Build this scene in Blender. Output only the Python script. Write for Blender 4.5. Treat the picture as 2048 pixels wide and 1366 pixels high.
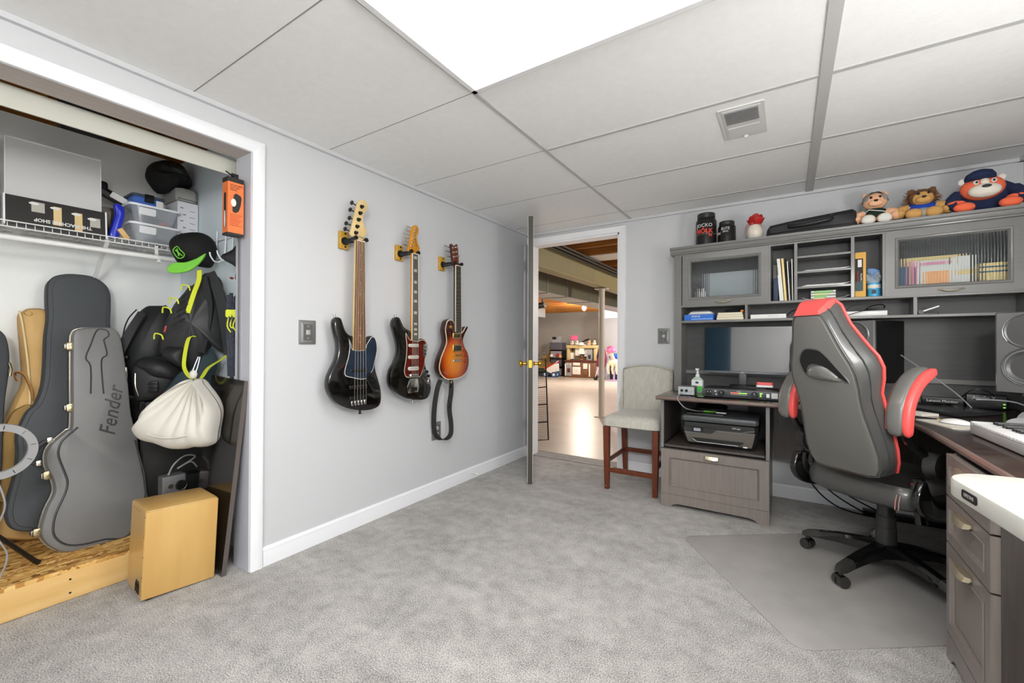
import bpy, bmesh, math, random
from math import sin, cos, pi, radians as rad
from mathutils import Vector as V, Matrix as M4
random.seed(7)
for o_ in list(bpy.data.objects): bpy.data.objects.remove(o_)
S = bpy.context.scene
COL = S.collection

# ---------------------------------------------------------------- camera
CX, CZ = 2.0756, 1.05
cam_d = bpy.data.cameras.new('camera'); cam_d.sensor_width = 36; cam_d.lens = 856.44/2048*36
cam_d.clip_start = .02
cam = bpy.data.objects.new('camera', cam_d); COL.objects.link(cam)
yaw, pit, rol = .5714, .0053, .0036
F_ = V((-sin(yaw)*cos(pit), cos(yaw)*cos(pit), sin(pit)))
R_ = V((cos(yaw), sin(yaw), 0)); U_ = R_.cross(F_)
R2_ = cos(rol)*R_ + sin(rol)*U_; U2_ = -sin(rol)*R_ + cos(rol)*U_
m_ = M4((R2_, U2_, -F_)).transposed().to_4x4(); m_.translation = V((CX, 0, CZ))
cam.matrix_world = m_
S.camera = cam
# ---------------------------------------------------------------- light and exposure
S.view_settings.view_transform = 'Standard'; S.view_settings.look = 'None'
S.view_settings.gamma = 1; S.view_settings.use_curve_mapping = False
S.view_settings.exposure = EXPOSURE = 0.53
W = bpy.data.worlds.new('sky'); S.world = W; W.use_nodes = True
W.node_tree.nodes['Background'].inputs[0].default_value = (.75, .85, 1, 1)
W.node_tree.nodes['Background'].inputs[1].default_value = 1.0
TROFFER = 10.0
def area(name, loc, sx, sy, power, color=(1, 1, 1), rot=(0, 0, 0)):
    d = bpy.data.lights.new(name, 'AREA'); d.shape = 'RECTANGLE'; d.size = sx; d.size_y = sy
    d.energy = power; d.color = color
    o = bpy.data.objects.new(name, d); o.location = loc; o.rotation_euler = rot; COL.objects.link(o); return o
def point(name, loc, power, color=(1, 1, 1), r=.04):
    d = bpy.data.lights.new(name, 'POINT'); d.energy = power; d.color = color; d.shadow_soft_size = r
    o = bpy.data.objects.new(name, d); o.location = loc; COL.objects.link(o); return o
# visible ceiling panel and basement bulb; the other lamps are unseen added fill
area('ceiling_area_light', (1.596, 1.079, 2.068), 1.12, .53, 9)
area('ceiling_area_light', (1.596, -.79, 2.068), 1.12, .53, 12)  # unseen second panel added as fill, no fixture built
point('added_rear_fill', (2.4, -.7, 1.82), 64, (1, .995, .985), .2)  # unseen fill added behind the camera, no lamp stands there
point('added_side_fill', (3.0, 1.35, 1.22), 16, (1, .99, .975), .14)  # unseen fill added at the right, no desk lamp stands there
point('basement_point_light', (-2.42, 10.42, 1.88), 120, (1, .88, .74), .06)
point('basement_point_light', (2.6, 6.6, 1.75), 110, (1, .95, .88), .2)  # added basement fill, hidden right of the doorway
point('basement_point_light', (-4.6, 7.2, 1.8), 165, (1, .93, .84), .2)  # added basement fill, hidden left of the doorway
point('basement_point_light', (-.9, 12.0, 1.6), 130, (.95, .97, 1), .2)  # added cool fill to lift the far basement wall

# ---------------------------------------------------------------- helpers
def lin(c):
    if max(c) > 1.001: c = [x/255 for x in c]
    return tuple((x/12.92 if x <= .04045 else ((x+.055)/1.055)**2.4) for x in c[:3]) + (1,)
MATS = {}
def mat(name, c, rough=.5, metal=0, var=0, vscale=8, bump=0, bscale=80, coat=0, spec=.5, trans=0, ior=1.45, emit=0, alpha=1,
        c2=None, stretch=(1, 1, 1), sheen=0, detail=3):
    if name in MATS: return MATS[name]
    m = bpy.data.materials.new(name); m.use_nodes = True; nt = m.node_tree; b = nt.nodes['Principled BSDF']
    b.inputs['Base Color'].default_value = lin(c); b.inputs['Roughness'].default_value = rough
    b.inputs['Metallic'].default_value = metal; b.inputs['Specular IOR Level'].default_value = spec
    b.inputs['Coat Weight'].default_value = coat; b.inputs['Coat Roughness'].default_value = .08
    b.inputs['Transmission Weight'].default_value = trans; b.inputs['IOR'].default_value = ior; b.inputs['Alpha'].default_value = alpha
    b.inputs['Sheen Weight'].default_value = sheen
    if emit: b.inputs['Emission Color'].default_value = lin(c); b.inputs['Emission Strength'].default_value = emit
    tc = nt.nodes.new('ShaderNodeTexCoord'); mp = nt.nodes.new('ShaderNodeMapping'); mp.inputs['Scale'].default_value = stretch
    nt.links.new(tc.outputs['Object'], mp.inputs[0])
    if var or c2:
        n = nt.nodes.new('ShaderNodeTexNoise'); n.inputs['Scale'].default_value = vscale; n.inputs['Detail'].default_value = detail
        nt.links.new(mp.outputs[0], n.inputs['Vector'])
        r = nt.nodes.new('ShaderNodeValToRGB'); L = lin(c)
        a_ = lin(c2) if c2 else tuple(x*(1-var) for x in L[:3])+(1,); b_ = L if c2 else tuple(min(1, x*(1+var)) for x in L[:3])+(1,)
        r.color_ramp.elements[0].position = .32; r.color_ramp.elements[1].position = .68
        r.color_ramp.elements[0].color = a_; r.color_ramp.elements[1].color = b_
        nt.links.new(n.outputs[0], r.inputs[0]); nt.links.new(r.outputs[0], b.inputs['Base Color'])
    if bump:
        n2 = nt.nodes.new('ShaderNodeTexNoise'); n2.inputs['Scale'].default_value = bscale; n2.inputs['Detail'].default_value = 2
        nt.links.new(mp.outputs[0], n2.inputs['Vector'])
        bp = nt.nodes.new('ShaderNodeBump'); bp.inputs['Strength'].default_value = bump; bp.inputs['Distance'].default_value = .002
        nt.links.new(n2.outputs[0], bp.inputs['Height']); nt.links.new(bp.outputs[0], b.inputs['Normal'])
    MATS[name] = m; return m

def area2(p): return sum(p[i][0]*p[(i+1) % len(p)][1]-p[(i+1) % len(p)][0]*p[i][1] for i in range(len(p)))
def ccw(p): p = list(p); return p if area2(p) > 0 else p[::-1]
def inset(p, d):
    p = [V((x, y)) for x, y in p]; n = len(p); o = []
    for i in range(n):
        a, b, c = p[i-1], p[i], p[(i+1) % n]
        e1 = (b-a); e2 = (c-b)
        if e1.length < 1e-7: e1 = e2
        if e2.length < 1e-7: e2 = e1
        n1 = V((-e1.y, e1.x)).normalized(); n2 = V((-e2.y, e2.x)).normalized()
        m = n1+n2
        if m.length < .3: m = n1
        m.normalize(); k = max(.5, m.dot(n1)); q = b+m*(d/k); o.append((q.x, q.y))
    return o
def spl(pts, n=4, closed=True):
    out = []; N = len(pts); pts = [V(p) for p in pts]
    for i in range(N if closed else N-1):
        if closed: a, b, c, d = pts[i-1], pts[i], pts[(i+1) % N], pts[(i+2) % N]
        else: a, b, c, d = pts[max(i-1, 0)], pts[i], pts[i+1], pts[min(i+2, N-1)]
        for k in range(n):
            t = k/n
            out.append(tuple(.5*((2*b)+(c-a)*t+(2*a-5*b+4*c-d)*t*t+(3*b-a-3*c+d)*t**3)))
    if not closed: out.append(tuple(pts[-1]))
    return out
def rrect(w, h, r, n=5, cx=0, cy=0):
    o = []
    for sx, sy, a0 in ((1, 1, 0), (-1, 1, 90), (-1, -1, 180), (1, -1, 270)):
        for k in range(n+1):
            a = rad(a0+90*k/n); o.append((cx+sx*(w/2-r)+r*cos(a), cy+sy*(h/2-r)+r*sin(a)))
    return o
def circ(r, n=24, cx=0, cy=0, ry=None): return [(cx+r*cos(2*pi*k/n), cy+(ry or r)*sin(2*pi*k/n)) for k in range(n)]
def frame(o, x, y, z=None):
    x = V(x).normalized(); y = V(y); y = (y-x*x.dot(y)).normalized(); z = x.cross(y)
    m = M4((x, y, z)).transposed().to_4x4(); m.translation = V(o); return m
I4 = M4.Identity(4)
class MB:
    def __init__(s): s.b = bmesh.new()
    def ring(s, pts): return [s.b.verts.new(p) for p in pts]
    def skin(s, rings, cap0=True, cap1=True, closed=True):
        rr = [s.ring(r) for r in rings]; n = len(rr[0])
        for a, b in zip(rr, rr[1:]):
            for i in range(n if closed else n-1):
                try: s.b.faces.new((a[i], a[(i+1) % n], b[(i+1) % n], b[i]))
                except ValueError: pass
        if cap0 and n > 2: s.b.faces.new(rr[0][::-1])
        if cap1 and n > 2: s.b.faces.new(rr[-1])
        return s
    def box(s, x0, x1, y0, y1, z0, z1, M=I4, bev=0):
        if x0 > x1: x0, x1 = x1, x0
        if y0 > y1: y0, y1 = y1, y0
        if z0 > z1: z0, z1 = z1, z0
        if bev:
            bev = min(bev, (x1-x0)*.49, (y1-y0)*.49, (z1-z0)*.49)
            r = lambda d: [(x0+d+bev, y0+d), (x1-d-bev, y0+d), (x1-d, y0+d+bev), (x1-d, y1-d-bev), (x1-d-bev, y1-d), (x0+d+bev, y1-d), (x0+d, y1-d-bev), (x0+d, y0+d+bev)]
            b = bev*.98
            L = [(r(b), z0), (r(b*.3), z0+bev*.3), (r(0), z0+bev), (r(0), z1-bev), (r(b*.3), z1-bev*.3), (r(b), z1)]
            return s.skin([[M @ V((x, y, z)) for x, y in p] for p, z in L])
        q = [(x0, y0), (x1, y0), (x1, y1), (x0, y1)]
        return s.skin([[M @ V((x, y, z)) for x, y in q] for z in (z0, z1)])
    def prism(s, out, d0, d1, M=I4, rb=0, rb0=0, hole=None):
        out = ccw(out)
        if hole:
            hole = ccw(hole)[::-1]
            from mathutils.geometry import tessellate_polygon
            allp = out+hole; tri = tessellate_polygon([[V((x, y, 0)) for x, y in out], [V((x, y, 0)) for x, y in hole]])
            vs = [[s.b.verts.new(M @ V((x, y, d))) for x, y in allp] for d in (d0, d1)]
            for t in tri:
                a, b, c = t
                A = allp; ar = (A[b][0]-A[a][0])*(A[c][1]-A[a][1])-(A[c][0]-A[a][0])*(A[b][1]-A[a][1])
                if ar < 0: b, c = c, b
                for q in ((vs[1][a], vs[1][b], vs[1][c]), (vs[0][a], vs[0][c], vs[0][b])):
                    try: s.b.faces.new(q)
                    except ValueError: pass
            k = 0
            for lp in (out, hole):
                n = len(lp)
                for i in range(n):
                    j = (i+1) % n
                    s.b.faces.new((vs[0][k+i], vs[0][k+j], vs[1][k+j], vs[1][k+i]))
                k += n
            return s
        L = []
        if rb0: L += [(inset(out, rb0), d0), (inset(out, rb0*.3), d0+rb0*.3), (out, d0+rb0)]
        else: L += [(out, d0)]
        if rb: L += [(out, d1-rb), (inset(out, rb*.3), d1-rb*.3), (inset(out, rb), d1)]
        else: L += [(out, d1)]
        return s.skin([[M @ V((x, y, z)) for x, y in p] for p, z in L])
    def cyl(s, p0, p1, r0, r1=None, seg=14, cap=True):
        p0, p1 = V(p0), V(p1); r1 = r0 if r1 is None else r1; d = (p1-p0).normalized()
        a = d.orthogonal().normalized(); b = d.cross(a)
        return s.skin([[p+(a*cos(2*pi*k/seg)+b*sin(2*pi*k/seg))*r for k in range(seg)] for p, r in ((p0, r0), (p1, r1))], cap, cap)
    def tube(s, pts, r, seg=8):
        pts = [V(p) for p in pts]; n = len(pts); rings = []; a = None
        for i, p in enumerate(pts):
            d = (pts[min(i+1, n-1)]-pts[max(i-1, 0)])
            d = d.normalized() if d.length > 1e-8 else V((0, 0, 1))
            if a is None: a = d.orthogonal().normalized()
            a = a-d*a.dot(d); a = a.normalized() if a.length > 1e-6 else d.orthogonal().normalized()
            b = d.cross(a); rr = r[i] if isinstance(r, (list, tuple)) else r
            rings.append([p+(a*cos(2*pi*k/seg)+b*sin(2*pi*k/seg))*rr for k in range(seg)])
        return s.skin(rings)
    def ribbon(s, pts, w, t, up=(0, 0, 1)):
        pts = [V(p) for p in pts]; n = len(pts); rings = []
        for i, p in enumerate(pts):
            d = (pts[min(i+1, n-1)]-pts[max(i-1, 0)]).normalized()
            wd = V(up[i]) if isinstance(up, list) else V(up)
            wd = wd-d*wd.dot(d); wd = wd.normalized() if wd.length > 1e-5 else d.orthogonal().normalized()
            nn = d.cross(wd); rings.append([p+wd*w/2+nn*t/2, p-wd*w/2+nn*t/2, p-wd*w/2-nn*t/2, p+wd*w/2-nn*t/2])
        return s.skin(rings)
    def lathe(s, prof, seg=24, M=I4):
        return s.skin([[M @ V((max(r, 1e-4)*cos(2*pi*k/seg), max(r, 1e-4)*sin(2*pi*k/seg), z)) for k in range(seg)] for r, z in prof])
    def ball(s, c, r, M=I4, seg=18, rings=10):
        r = (r, r, r) if not isinstance(r, (tuple, list)) else r
        return s.skin([[M @ V((c[0]+r[0]*sin(pi*j/rings)*cos(2*pi*k/seg), c[1]+r[1]*sin(pi*j/rings)*sin(2*pi*k/seg), c[2]-r[2]*cos(pi*j/rings))) for k in range(seg)] for j in [.08]+list(range(1, rings))+[rings-.08]])
    def puff(s, out, df, db, M=I4, n=5, c=None, p=.5, wr=0, wf=9):
        out = ccw(out)
        if c is None:
            A = area2(out)/2
            c = (sum((out[i][0]+out[(i+1) % len(out)][0])*(out[i][0]*out[(i+1) % len(out)][1]-out[(i+1) % len(out)][0]*out[i][1]) for i in range(len(out)))/6/A,
                 sum((out[i][1]+out[(i+1) % len(out)][1])*(out[i][0]*out[(i+1) % len(out)][1]-out[(i+1) % len(out)][0]*out[i][1]) for i in range(len(out)))/6/A)
        L = []; rm = min(math.hypot(x-c[0], y-c[1]) for x, y in out)*.5+.5*sum(math.hypot(x-c[0], y-c[1]) for x, y in out)/len(out)
        ks = [1-(k/n)**1.6 for k in range(n)]+[.03]
        for side, dd in ((-1, db), (1, df)):
            q = []
            for k in ks:
                z = dd*(1-k**2)**p
                rr = []
                for i, (x, y) in enumerate(out):
                    w = wr*sin(wf*2*pi*i/len(out)+3*k)*(1-k*k)*k*4 if wr else 0
                    g_ = math.hypot(x-c[0], y-c[1]); f_ = (g_*k**.8+rm*(1-k**.8))/max(g_, 1e-5)*k; rr.append(M @ V((c[0]+(x-c[0])*f_, c[1]+(y-c[1])*f_, side*(z+w))))
                q.append(rr)
            L += q[::-1] if side < 0 else q[1:]
        return s.skin(L)
    def done(s): bmesh.ops.recalc_face_normals(s.b, faces=s.b.faces); return s
def pm(o): return o.matrix_local if o else I4
def obj(name, mb, m=None, parent=None, w=False, smooth=35, label=None, sub=0):
    if isinstance(mb, MB):
        mb.done(); me = bpy.data.meshes.new(name); mb.b.to_mesh(me); mb.b.free()
    else: me = mb
    if w and parent:
        k = I4.copy(); p = parent
        while p: k = p.matrix_basis @ k; p = p.parent
        me.transform(k.inverted())
    o = bpy.data.objects.new(name, me); COL.objects.link(o)
    if m: me.materials.append(m if not isinstance(m, str) else MATS[m])
    if parent: o.parent = parent
    if smooth:
        for p in me.polygons: p.use_smooth = True
        me.set_sharp_from_angle(angle=rad(smooth))
    if sub:
        md = o.modifiers.new('sub', 'SUBSURF'); md.levels = sub; md.render_levels = sub
    if label: o['label'] = label
    return o
def thing(name, label, cat, loc=(0, 0, 0), rotz=0, group=None, M=None):
    o = bpy.data.objects.new(name, None); COL.objects.link(o); o.empty_display_size = .05
    if M is not None: o.matrix_world = M; o.matrix_basis = M
    else: o.location = loc; o.rotation_euler = (0, 0, rotz); o.matrix_basis = M4.Translation(V(loc)) @ M4.Rotation(rotz, 4, 'Z')
    o['label'] = label; o['category'] = cat
    if group: o['group'] = group
    return o
def tag(o, label, cat, group=None, kind=None):
    o['label'] = label; o['category'] = cat
    if group: o['group'] = group
    if kind: o['kind'] = kind
    return o
def struct(name, mb, m, label=None, **k):
    o = obj(name, mb, m, **k); o['kind'] = 'structure'
    if label: o['label'] = label
    return o
def dup(root, M=None, label=None, group=None):
    r = root.copy(); COL.objects.link(r)
    if M is not None: r.matrix_basis = M
    if label: r['label'] = label
    if group: r['group'] = group
    for ch in list(root.children):
        c = ch.copy(); COL.objects.link(c); c.parent = r
        for g in list(ch.children):
            d = g.copy(); COL.objects.link(d); d.parent = c
    return r
def text(name, s, size, M, m, parent=None, align='CENTER', ext=.0004, sx=1, wrap=0, bold=0, w=False, xo=0):
    cu = bpy.data.curves.new(name, 'FONT'); cu.body = s; cu.size = size; cu.align_x = align; cu.align_y = 'CENTER'
    cu.extrude = ext; cu.offset = bold; cu.resolution_u = 2
    t = bpy.data.objects.new(name, cu)
    me = bpy.data.meshes.new_from_object(t); bpy.data.objects.remove(t)
    for v in me.vertices:
        x = v.co.x*sx+xo
        if wrap:
            a = x/wrap; rr = wrap+v.co.z; v.co = V((sin(a)*rr, v.co.y, cos(a)*rr-wrap))
        else: v.co.x = x
    me.transform(M); me.materials.clear()
    o = obj(name, me, m, parent, smooth=0, w=w); return o
def T(*p): return M4.Translation(V(p))
D_ = {
'b1_body':[(-0.094,1.187),(-0.077,1.179),(-0.066,1.152),(-0.053,1.12),(-0.035,1.1),(-0.016,1.091),(0.029,1.086),(0.066,1.077),(0.082,1.064),(0.093,1.076),(0.106,1.089),(0.128,1.092),(0.147,1.078),(0.157,1.046),(0.157,1.005),(0.15,0.963),(0.144,0.927),(0.15,0.89),(0.166,0.847),(0.183,0.799),(0.19,0.752),(0.186,0.706),(0.165,0.683),(0.118,0.673),(0.058,0.676),(-0.005,0.689),(-0.06,0.71),(-0.108,0.74),(-0.141,0.781),(-0.155,0.827),(-0.151,0.872),(-0.133,0.913),(-0.108,0.958),(-0.096,1.004),(-0.098,1.05),(-0.111,1.1),(-0.12,1.142),(-0.118,1.171),(-0.106,1.184)],
'b1_guard':[(-0.035,1.074),(-0.028,1.033),(-0.038,0.973),(-0.052,0.93),(-0.06,0.896),(-0.051,0.874),(-0.011,0.863),(0.041,0.851),(0.078,0.853),(0.094,0.874),(0.122,0.893),(0.134,0.932),(0.144,0.968),(0.153,1.005),(0.152,1.046),(0.143,1.072),(0.13,1.087),(0.113,1.085),(0.096,1.064),(0.079,1.041),(0.067,1.013),(-0.009,1.014),(-0.017,1.041)],
'b1_plate':[(0.078,0.871),(0.103,0.889),(0.122,0.87),(0.15,0.839),(0.173,0.791),(0.17,0.759),(0.151,0.754),(0.128,0.779),(0.104,0.815),(0.084,0.845)],
'b1_board':[(0.002,1.608),(0.057,1.619),(0.064,1.013),(-0.009,1.014)],
'b1_head':[(0.001,1.607),(-0.009,1.624),(-0.028,1.639),(-0.021,1.67),(-0.002,1.749),(0.017,1.814),(0.034,1.836),(0.055,1.845),(0.077,1.837),(0.084,1.812),(0.075,1.787),(0.059,1.769),(0.054,1.737),(0.059,1.711),(0.073,1.692),(0.079,1.667),(0.071,1.649),(0.057,1.634),(0.058,1.619)],
'b1_pts':[(-0.007,1.814),(-0.017,1.773),(-0.022,1.727),(-0.042,1.694),(-0.048,1.662),(0.042,1.802),(0.032,1.764),(0.022,1.726),(0.013,1.686),(0.005,1.65)],
'b1_pts2':[(-0.027,0.913),(0.078,0.891),(-0.031,0.824),(0.081,0.799),(-0.026,0.76),(0.077,0.705),(0.103,0.865),(0.117,0.837),(0.137,0.805),(0.158,0.777),(-0.01,0.728),(0.068,0.72)],
'b2_body':[(-0.111,1.21),(-0.093,1.205),(-0.078,1.183),(-0.062,1.158),(-0.039,1.141),(-0.015,1.133),(0.024,1.102),(0.057,1.077),(0.079,1.082),(0.107,1.08),(0.129,1.069),(0.145,1.038),(0.141,0.994),(0.127,0.954),(0.127,0.91),(0.146,0.865),(0.169,0.824),(0.182,0.783),(0.176,0.73),(0.153,0.696),(0.116,0.685),(0.05,0.69),(-0.025,0.705),(-0.081,0.729),(-0.135,0.763),(-0.161,0.801),(-0.166,0.85),(-0.154,0.897),(-0.125,0.936),(-0.106,0.977),(-0.101,1.018),(-0.11,1.067),(-0.128,1.115),(-0.142,1.155),(-0.139,1.184),(-0.127,1.203)],
'b2_guard':[(-0.047,1.116),(-0.03,1.092),(-0.01,1.072),(0.057,1.065),(0.079,1.073),(0.105,1.072),(0.125,1.062),(0.133,1.033),(0.13,0.985),(0.118,0.946),(0.112,0.902),(0.096,0.872),(0.081,0.843),(0.055,0.836),(-0.026,0.838),(-0.05,0.851),(-0.059,0.884),(-0.049,0.934),(-0.041,0.984),(-0.039,1.042),(-0.046,1.084)],
'b2_plate':[(0.086,0.851),(0.115,0.884),(0.14,0.858),(0.171,0.812),(0.177,0.779),(0.159,0.769),(0.134,0.791),(0.106,0.822)],
'b2_board':[(-0.005,1.611),(0.041,1.619),(0.051,1.072),(-0.005,1.072)],
'b2_head':[(-0.006,1.61),(-0.013,1.619),(-0.031,1.625),(-0.023,1.665),(-0.009,1.718),(-0.002,1.762),(0.01,1.786),(0.031,1.797),(0.052,1.792),(0.06,1.768),(0.052,1.744),(0.043,1.729),(0.049,1.696),(0.063,1.669),(0.068,1.652),(0.054,1.633),(0.042,1.619)],
'b2_pts':[(-0.021,1.779),(-0.028,1.755),(-0.038,1.729),(-0.043,1.706),(-0.05,1.685),(-0.054,1.664),(0.027,1.773),(0.02,1.752),(0.014,1.73),(0.007,1.706),(0.0,1.682),(-0.007,1.658)],
'b2_pts2':[(-0.028,1.047),(0.057,1.027),(-0.029,0.975),(0.057,0.954),(-0.03,0.905),(0.058,0.881),(-0.024,0.862),(0.061,0.837),(0.107,1.047),(0.126,0.963),(0.127,0.866),(0.14,0.839),(0.155,0.803)],
'b2_tail':[(-0.009,0.831),(0.052,0.827),(0.067,0.779),(0.059,0.741),(-0.026,0.74),(-0.034,0.779)],
'g3_body':[(-0.09,1.184),(-0.075,1.21),(-0.039,1.222),(-0.004,1.204),(0.037,1.157),(0.059,1.128),(0.079,1.135),(0.099,1.148),(0.116,1.169),(0.142,1.175),(0.134,1.149),(0.112,1.105),(0.1,1.07),(0.117,1.029),(0.149,0.993),(0.167,0.94),(0.162,0.885),(0.133,0.837),(0.081,0.807),(0.015,0.796),(-0.057,0.795),(-0.108,0.812),(-0.144,0.844),(-0.159,0.883),(-0.152,0.928),(-0.132,0.974),(-0.102,1.024),(-0.087,1.06),(-0.091,1.102),(-0.099,1.143)],
'g3_board':[(-0.002,1.601),(0.054,1.609),(0.062,1.134),(-0.0,1.133)],
'g3_head':[(-0.003,1.6),(-0.023,1.619),(-0.034,1.674),(-0.044,1.739),(-0.027,1.746),(-0.007,1.737),(0.025,1.757),(0.035,1.724),(0.044,1.631),(0.054,1.609)],
'g3_pts':[(-0.023,1.722),(-0.018,1.691),(-0.012,1.66),(0.012,1.731),(0.02,1.7),(0.029,1.672),(-0.083,1.725),(-0.077,1.693),(-0.067,1.658)],
'g3_pts2':[(-0.024,1.124),(0.063,1.083),(-0.024,1.043),(0.072,0.991),(-0.018,0.98),(0.069,0.956),(-0.026,0.945),(0.069,0.916),(0.111,0.999),(0.126,0.963),(0.123,0.925),(-0.047,1.165)],
'hardcase':[(-0.04,0.985),(0.022,0.994),(0.07,0.993),(0.095,0.978),(0.109,0.941),(0.119,0.858),(0.132,0.71),(0.14,0.563),(0.159,0.463),(0.174,0.294),(0.193,0.173),(0.2,0.064),(0.175,-0.012),(0.099,-0.019),(0.031,-0.019),(-0.036,-0.014),(-0.093,-0.003),(-0.129,0.023),(-0.158,0.064),(-0.17,0.104),(-0.164,0.154),(-0.15,0.207),(-0.132,0.249),(-0.126,0.286),(-0.135,0.336),(-0.15,0.382),(-0.151,0.432),(-0.139,0.467),(-0.115,0.496),(-0.082,0.528),(-0.069,0.547),(-0.066,0.733),(-0.063,0.913),(-0.059,0.96)],
'hc_neck':[(-0.007,0.681),(-0.005,0.807),(-0.021,0.847),(-0.003,0.908),(0.011,0.956),(0.022,0.978),(0.038,0.983),(0.058,0.973),(0.061,0.951),(0.044,0.934),(0.046,0.913),(0.053,0.862),(0.037,0.846),(0.032,0.816),(0.035,0.725),(0.038,0.677)],
'hc_inner':[(0.148,0.586),(-0.047,0.611),(-0.052,0.535),(-0.099,0.488),(-0.113,0.453),(-0.114,0.413),(-0.093,0.328),(-0.089,0.293),(-0.098,0.25),(-0.127,0.174),(-0.135,0.116),(-0.128,0.075),(-0.097,0.035),(-0.048,0.016),(0.031,0.01),(0.115,0.0),(0.183,0.178),(0.147,0.44)],
'hc_pts':[(-0.074,0.903),(-0.078,0.625),(-0.152,0.343),(-0.184,0.112),(-0.135,0.491),(-0.169,0.398),(0.061,0.539),(0.089,0.666)],
'greybag':[(-0.033,1.114),(-0.022,1.146),(0.0,1.168),(0.043,1.183),(0.101,1.185),(0.143,1.175),(0.18,1.141),(0.195,1.094),(0.194,1.018),(0.19,0.894),(0.216,0.634),(0.266,0.368),(0.277,0.11),(0.249,-0.08),(0.083,-0.064),(-0.067,-0.017),(-0.136,0.009),(-0.164,0.036),(-0.176,0.089),(-0.168,0.161),(-0.148,0.256),(-0.139,0.351),(-0.14,0.429),(-0.11,0.521),(-0.082,0.557),(-0.059,0.636),(-0.05,0.739),(-0.044,0.873),(-0.036,0.954),(-0.036,1.053)],
'tanbag':[(-0.014,1.049),(-0.001,1.078),(0.018,1.093),(0.071,1.09),(0.105,1.036),(0.115,0.74),(0.125,0.52),(0.131,0.277),(0.095,0.027),(-0.046,0.044),(-0.096,0.117),(-0.088,0.332),(-0.065,0.527),(-0.03,0.659),(-0.004,0.749),(-0.007,0.889)],
'leftbag':[(-0.074,1.195),(-0.019,1.22),(0.017,1.193),(0.031,1.151),(0.036,1.084),(0.033,1.004),(0.022,0.892),(0.015,0.738),(0.009,0.564),(-0.024,0.252),(-0.115,0.279),(-0.14,0.587),(-0.127,0.894),(-0.12,1.104)],
'ring':[(-0.031,0.65),(0.068,0.634),(0.045,0.639),(-0.031,0.753),(-0.031,0.72),(0.051,0.217),(-0.023,0.34),(-0.025,0.603)],
'pack':[(0.041,1.351),(0.014,1.331),(-0.001,1.307),(-0.028,1.269),(-0.047,1.236),(-0.063,1.194),(-0.078,1.157),(-0.092,1.102),(-0.103,1.056),(-0.109,1.014),(-0.088,0.982),(-0.046,0.95),(0.001,0.917),(0.036,0.905),(0.056,0.916),(0.087,0.977),(0.115,1.024),(0.125,1.071),(0.14,1.024),(0.168,0.995),(0.197,0.988),(0.198,1.014),(0.192,1.067),(0.182,1.143),(0.171,1.262),(0.164,1.357),(0.137,1.399),(0.093,1.41),(0.069,1.39)],
'pack_pts':[(0.077,1.398),(0.087,1.363),(0.07,1.291),(0.048,1.197),(0.042,1.197),(0.067,1.376),(0.022,1.322),(-0.024,1.255),(-0.055,1.208),(-0.088,1.079),(0.039,1.047),(0.055,1.075),(0.044,0.953),(0.08,0.869),(0.12,0.905),(0.197,0.985),(-0.08,1.024),(0.079,1.057),(0.032,0.907)],
'pack_flap':[(-0.069,1.028),(-0.023,1.033),(0.032,1.031),(0.028,0.954),(0.036,0.909),(0.001,0.921),(-0.046,0.954),(-0.082,0.987)],
'blackpack':[(0.016,1.24),(-0.008,1.244),(-0.04,1.243),(-0.072,1.24),(-0.099,1.218),(-0.13,1.179),(-0.149,1.131),(-0.16,1.065),(-0.171,0.999),(-0.182,0.928),(-0.188,0.891),(-0.178,0.834),(-0.151,0.778),(-0.077,0.776),(-0.006,0.853),(0.033,0.998),(0.057,1.144)],
'messenger':[(-0.115,0.963),(-0.062,0.977),(-0.004,0.981),(0.043,0.952),(0.06,0.905),(0.036,0.835),(0.005,0.781),(-0.049,0.758),(-0.106,0.751),(-0.121,0.786),(-0.127,0.862),(-0.129,0.917)],
'msg_flap':[(-0.124,0.943),(-0.1,0.972),(-0.054,0.977),(0.036,0.957),(0.071,0.905),(0.064,0.862),(0.013,0.859),(-0.034,0.874),(-0.08,0.912),(-0.107,0.926)],
'sack':[(0.055,0.917),(0.041,0.902),(0.017,0.878),(-0.026,0.841),(-0.068,0.808),(-0.106,0.777),(-0.143,0.738),(-0.159,0.715),(-0.166,0.681),(-0.188,0.664),(-0.18,0.638),(-0.152,0.608),(-0.104,0.594),(-0.071,0.581),(-0.033,0.566),(0.019,0.563),(0.058,0.571),(0.106,0.57),(0.146,0.589),(0.152,0.631),(0.164,0.716),(0.149,0.77),(0.114,0.824),(0.085,0.867),(0.077,0.901)],
'teal':[(0.063,1.033),(0.028,0.986),(-0.012,0.926),(-0.066,0.899),(-0.105,0.839),(-0.123,0.787),(0.061,0.78),(0.081,0.858),(0.1,0.953)],
'hat':[(-0.092,1.545),(-0.084,1.577),(-0.056,1.603),(0.002,1.621),(0.046,1.624),(0.084,1.607),(0.109,1.574),(0.119,1.527),(0.11,1.487),(0.092,1.446),(0.048,1.444),(-0.019,1.458),(-0.051,1.458),(-0.068,1.48),(-0.084,1.513)],
'hat_brim':[(-0.031,1.474),(0.001,1.458),(0.056,1.48),(0.082,1.5),(0.067,1.455),(0.034,1.427),(-0.009,1.401),(-0.052,1.393),(-0.071,1.41),(-0.061,1.442)],
'hat_brim2':[(-0.039,1.45),(-0.064,1.435),(-0.073,1.415),(-0.066,1.4),(-0.031,1.397),(0.019,1.412),(0.06,1.449),(0.089,1.504),(0.047,1.475),(0.002,1.454)],
'hat_logo':[(-0.049,1.512),(-0.032,1.531),(-0.019,1.514),(-0.001,1.494),(-0.008,1.476),(-0.027,1.472),(-0.042,1.492)],
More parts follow.
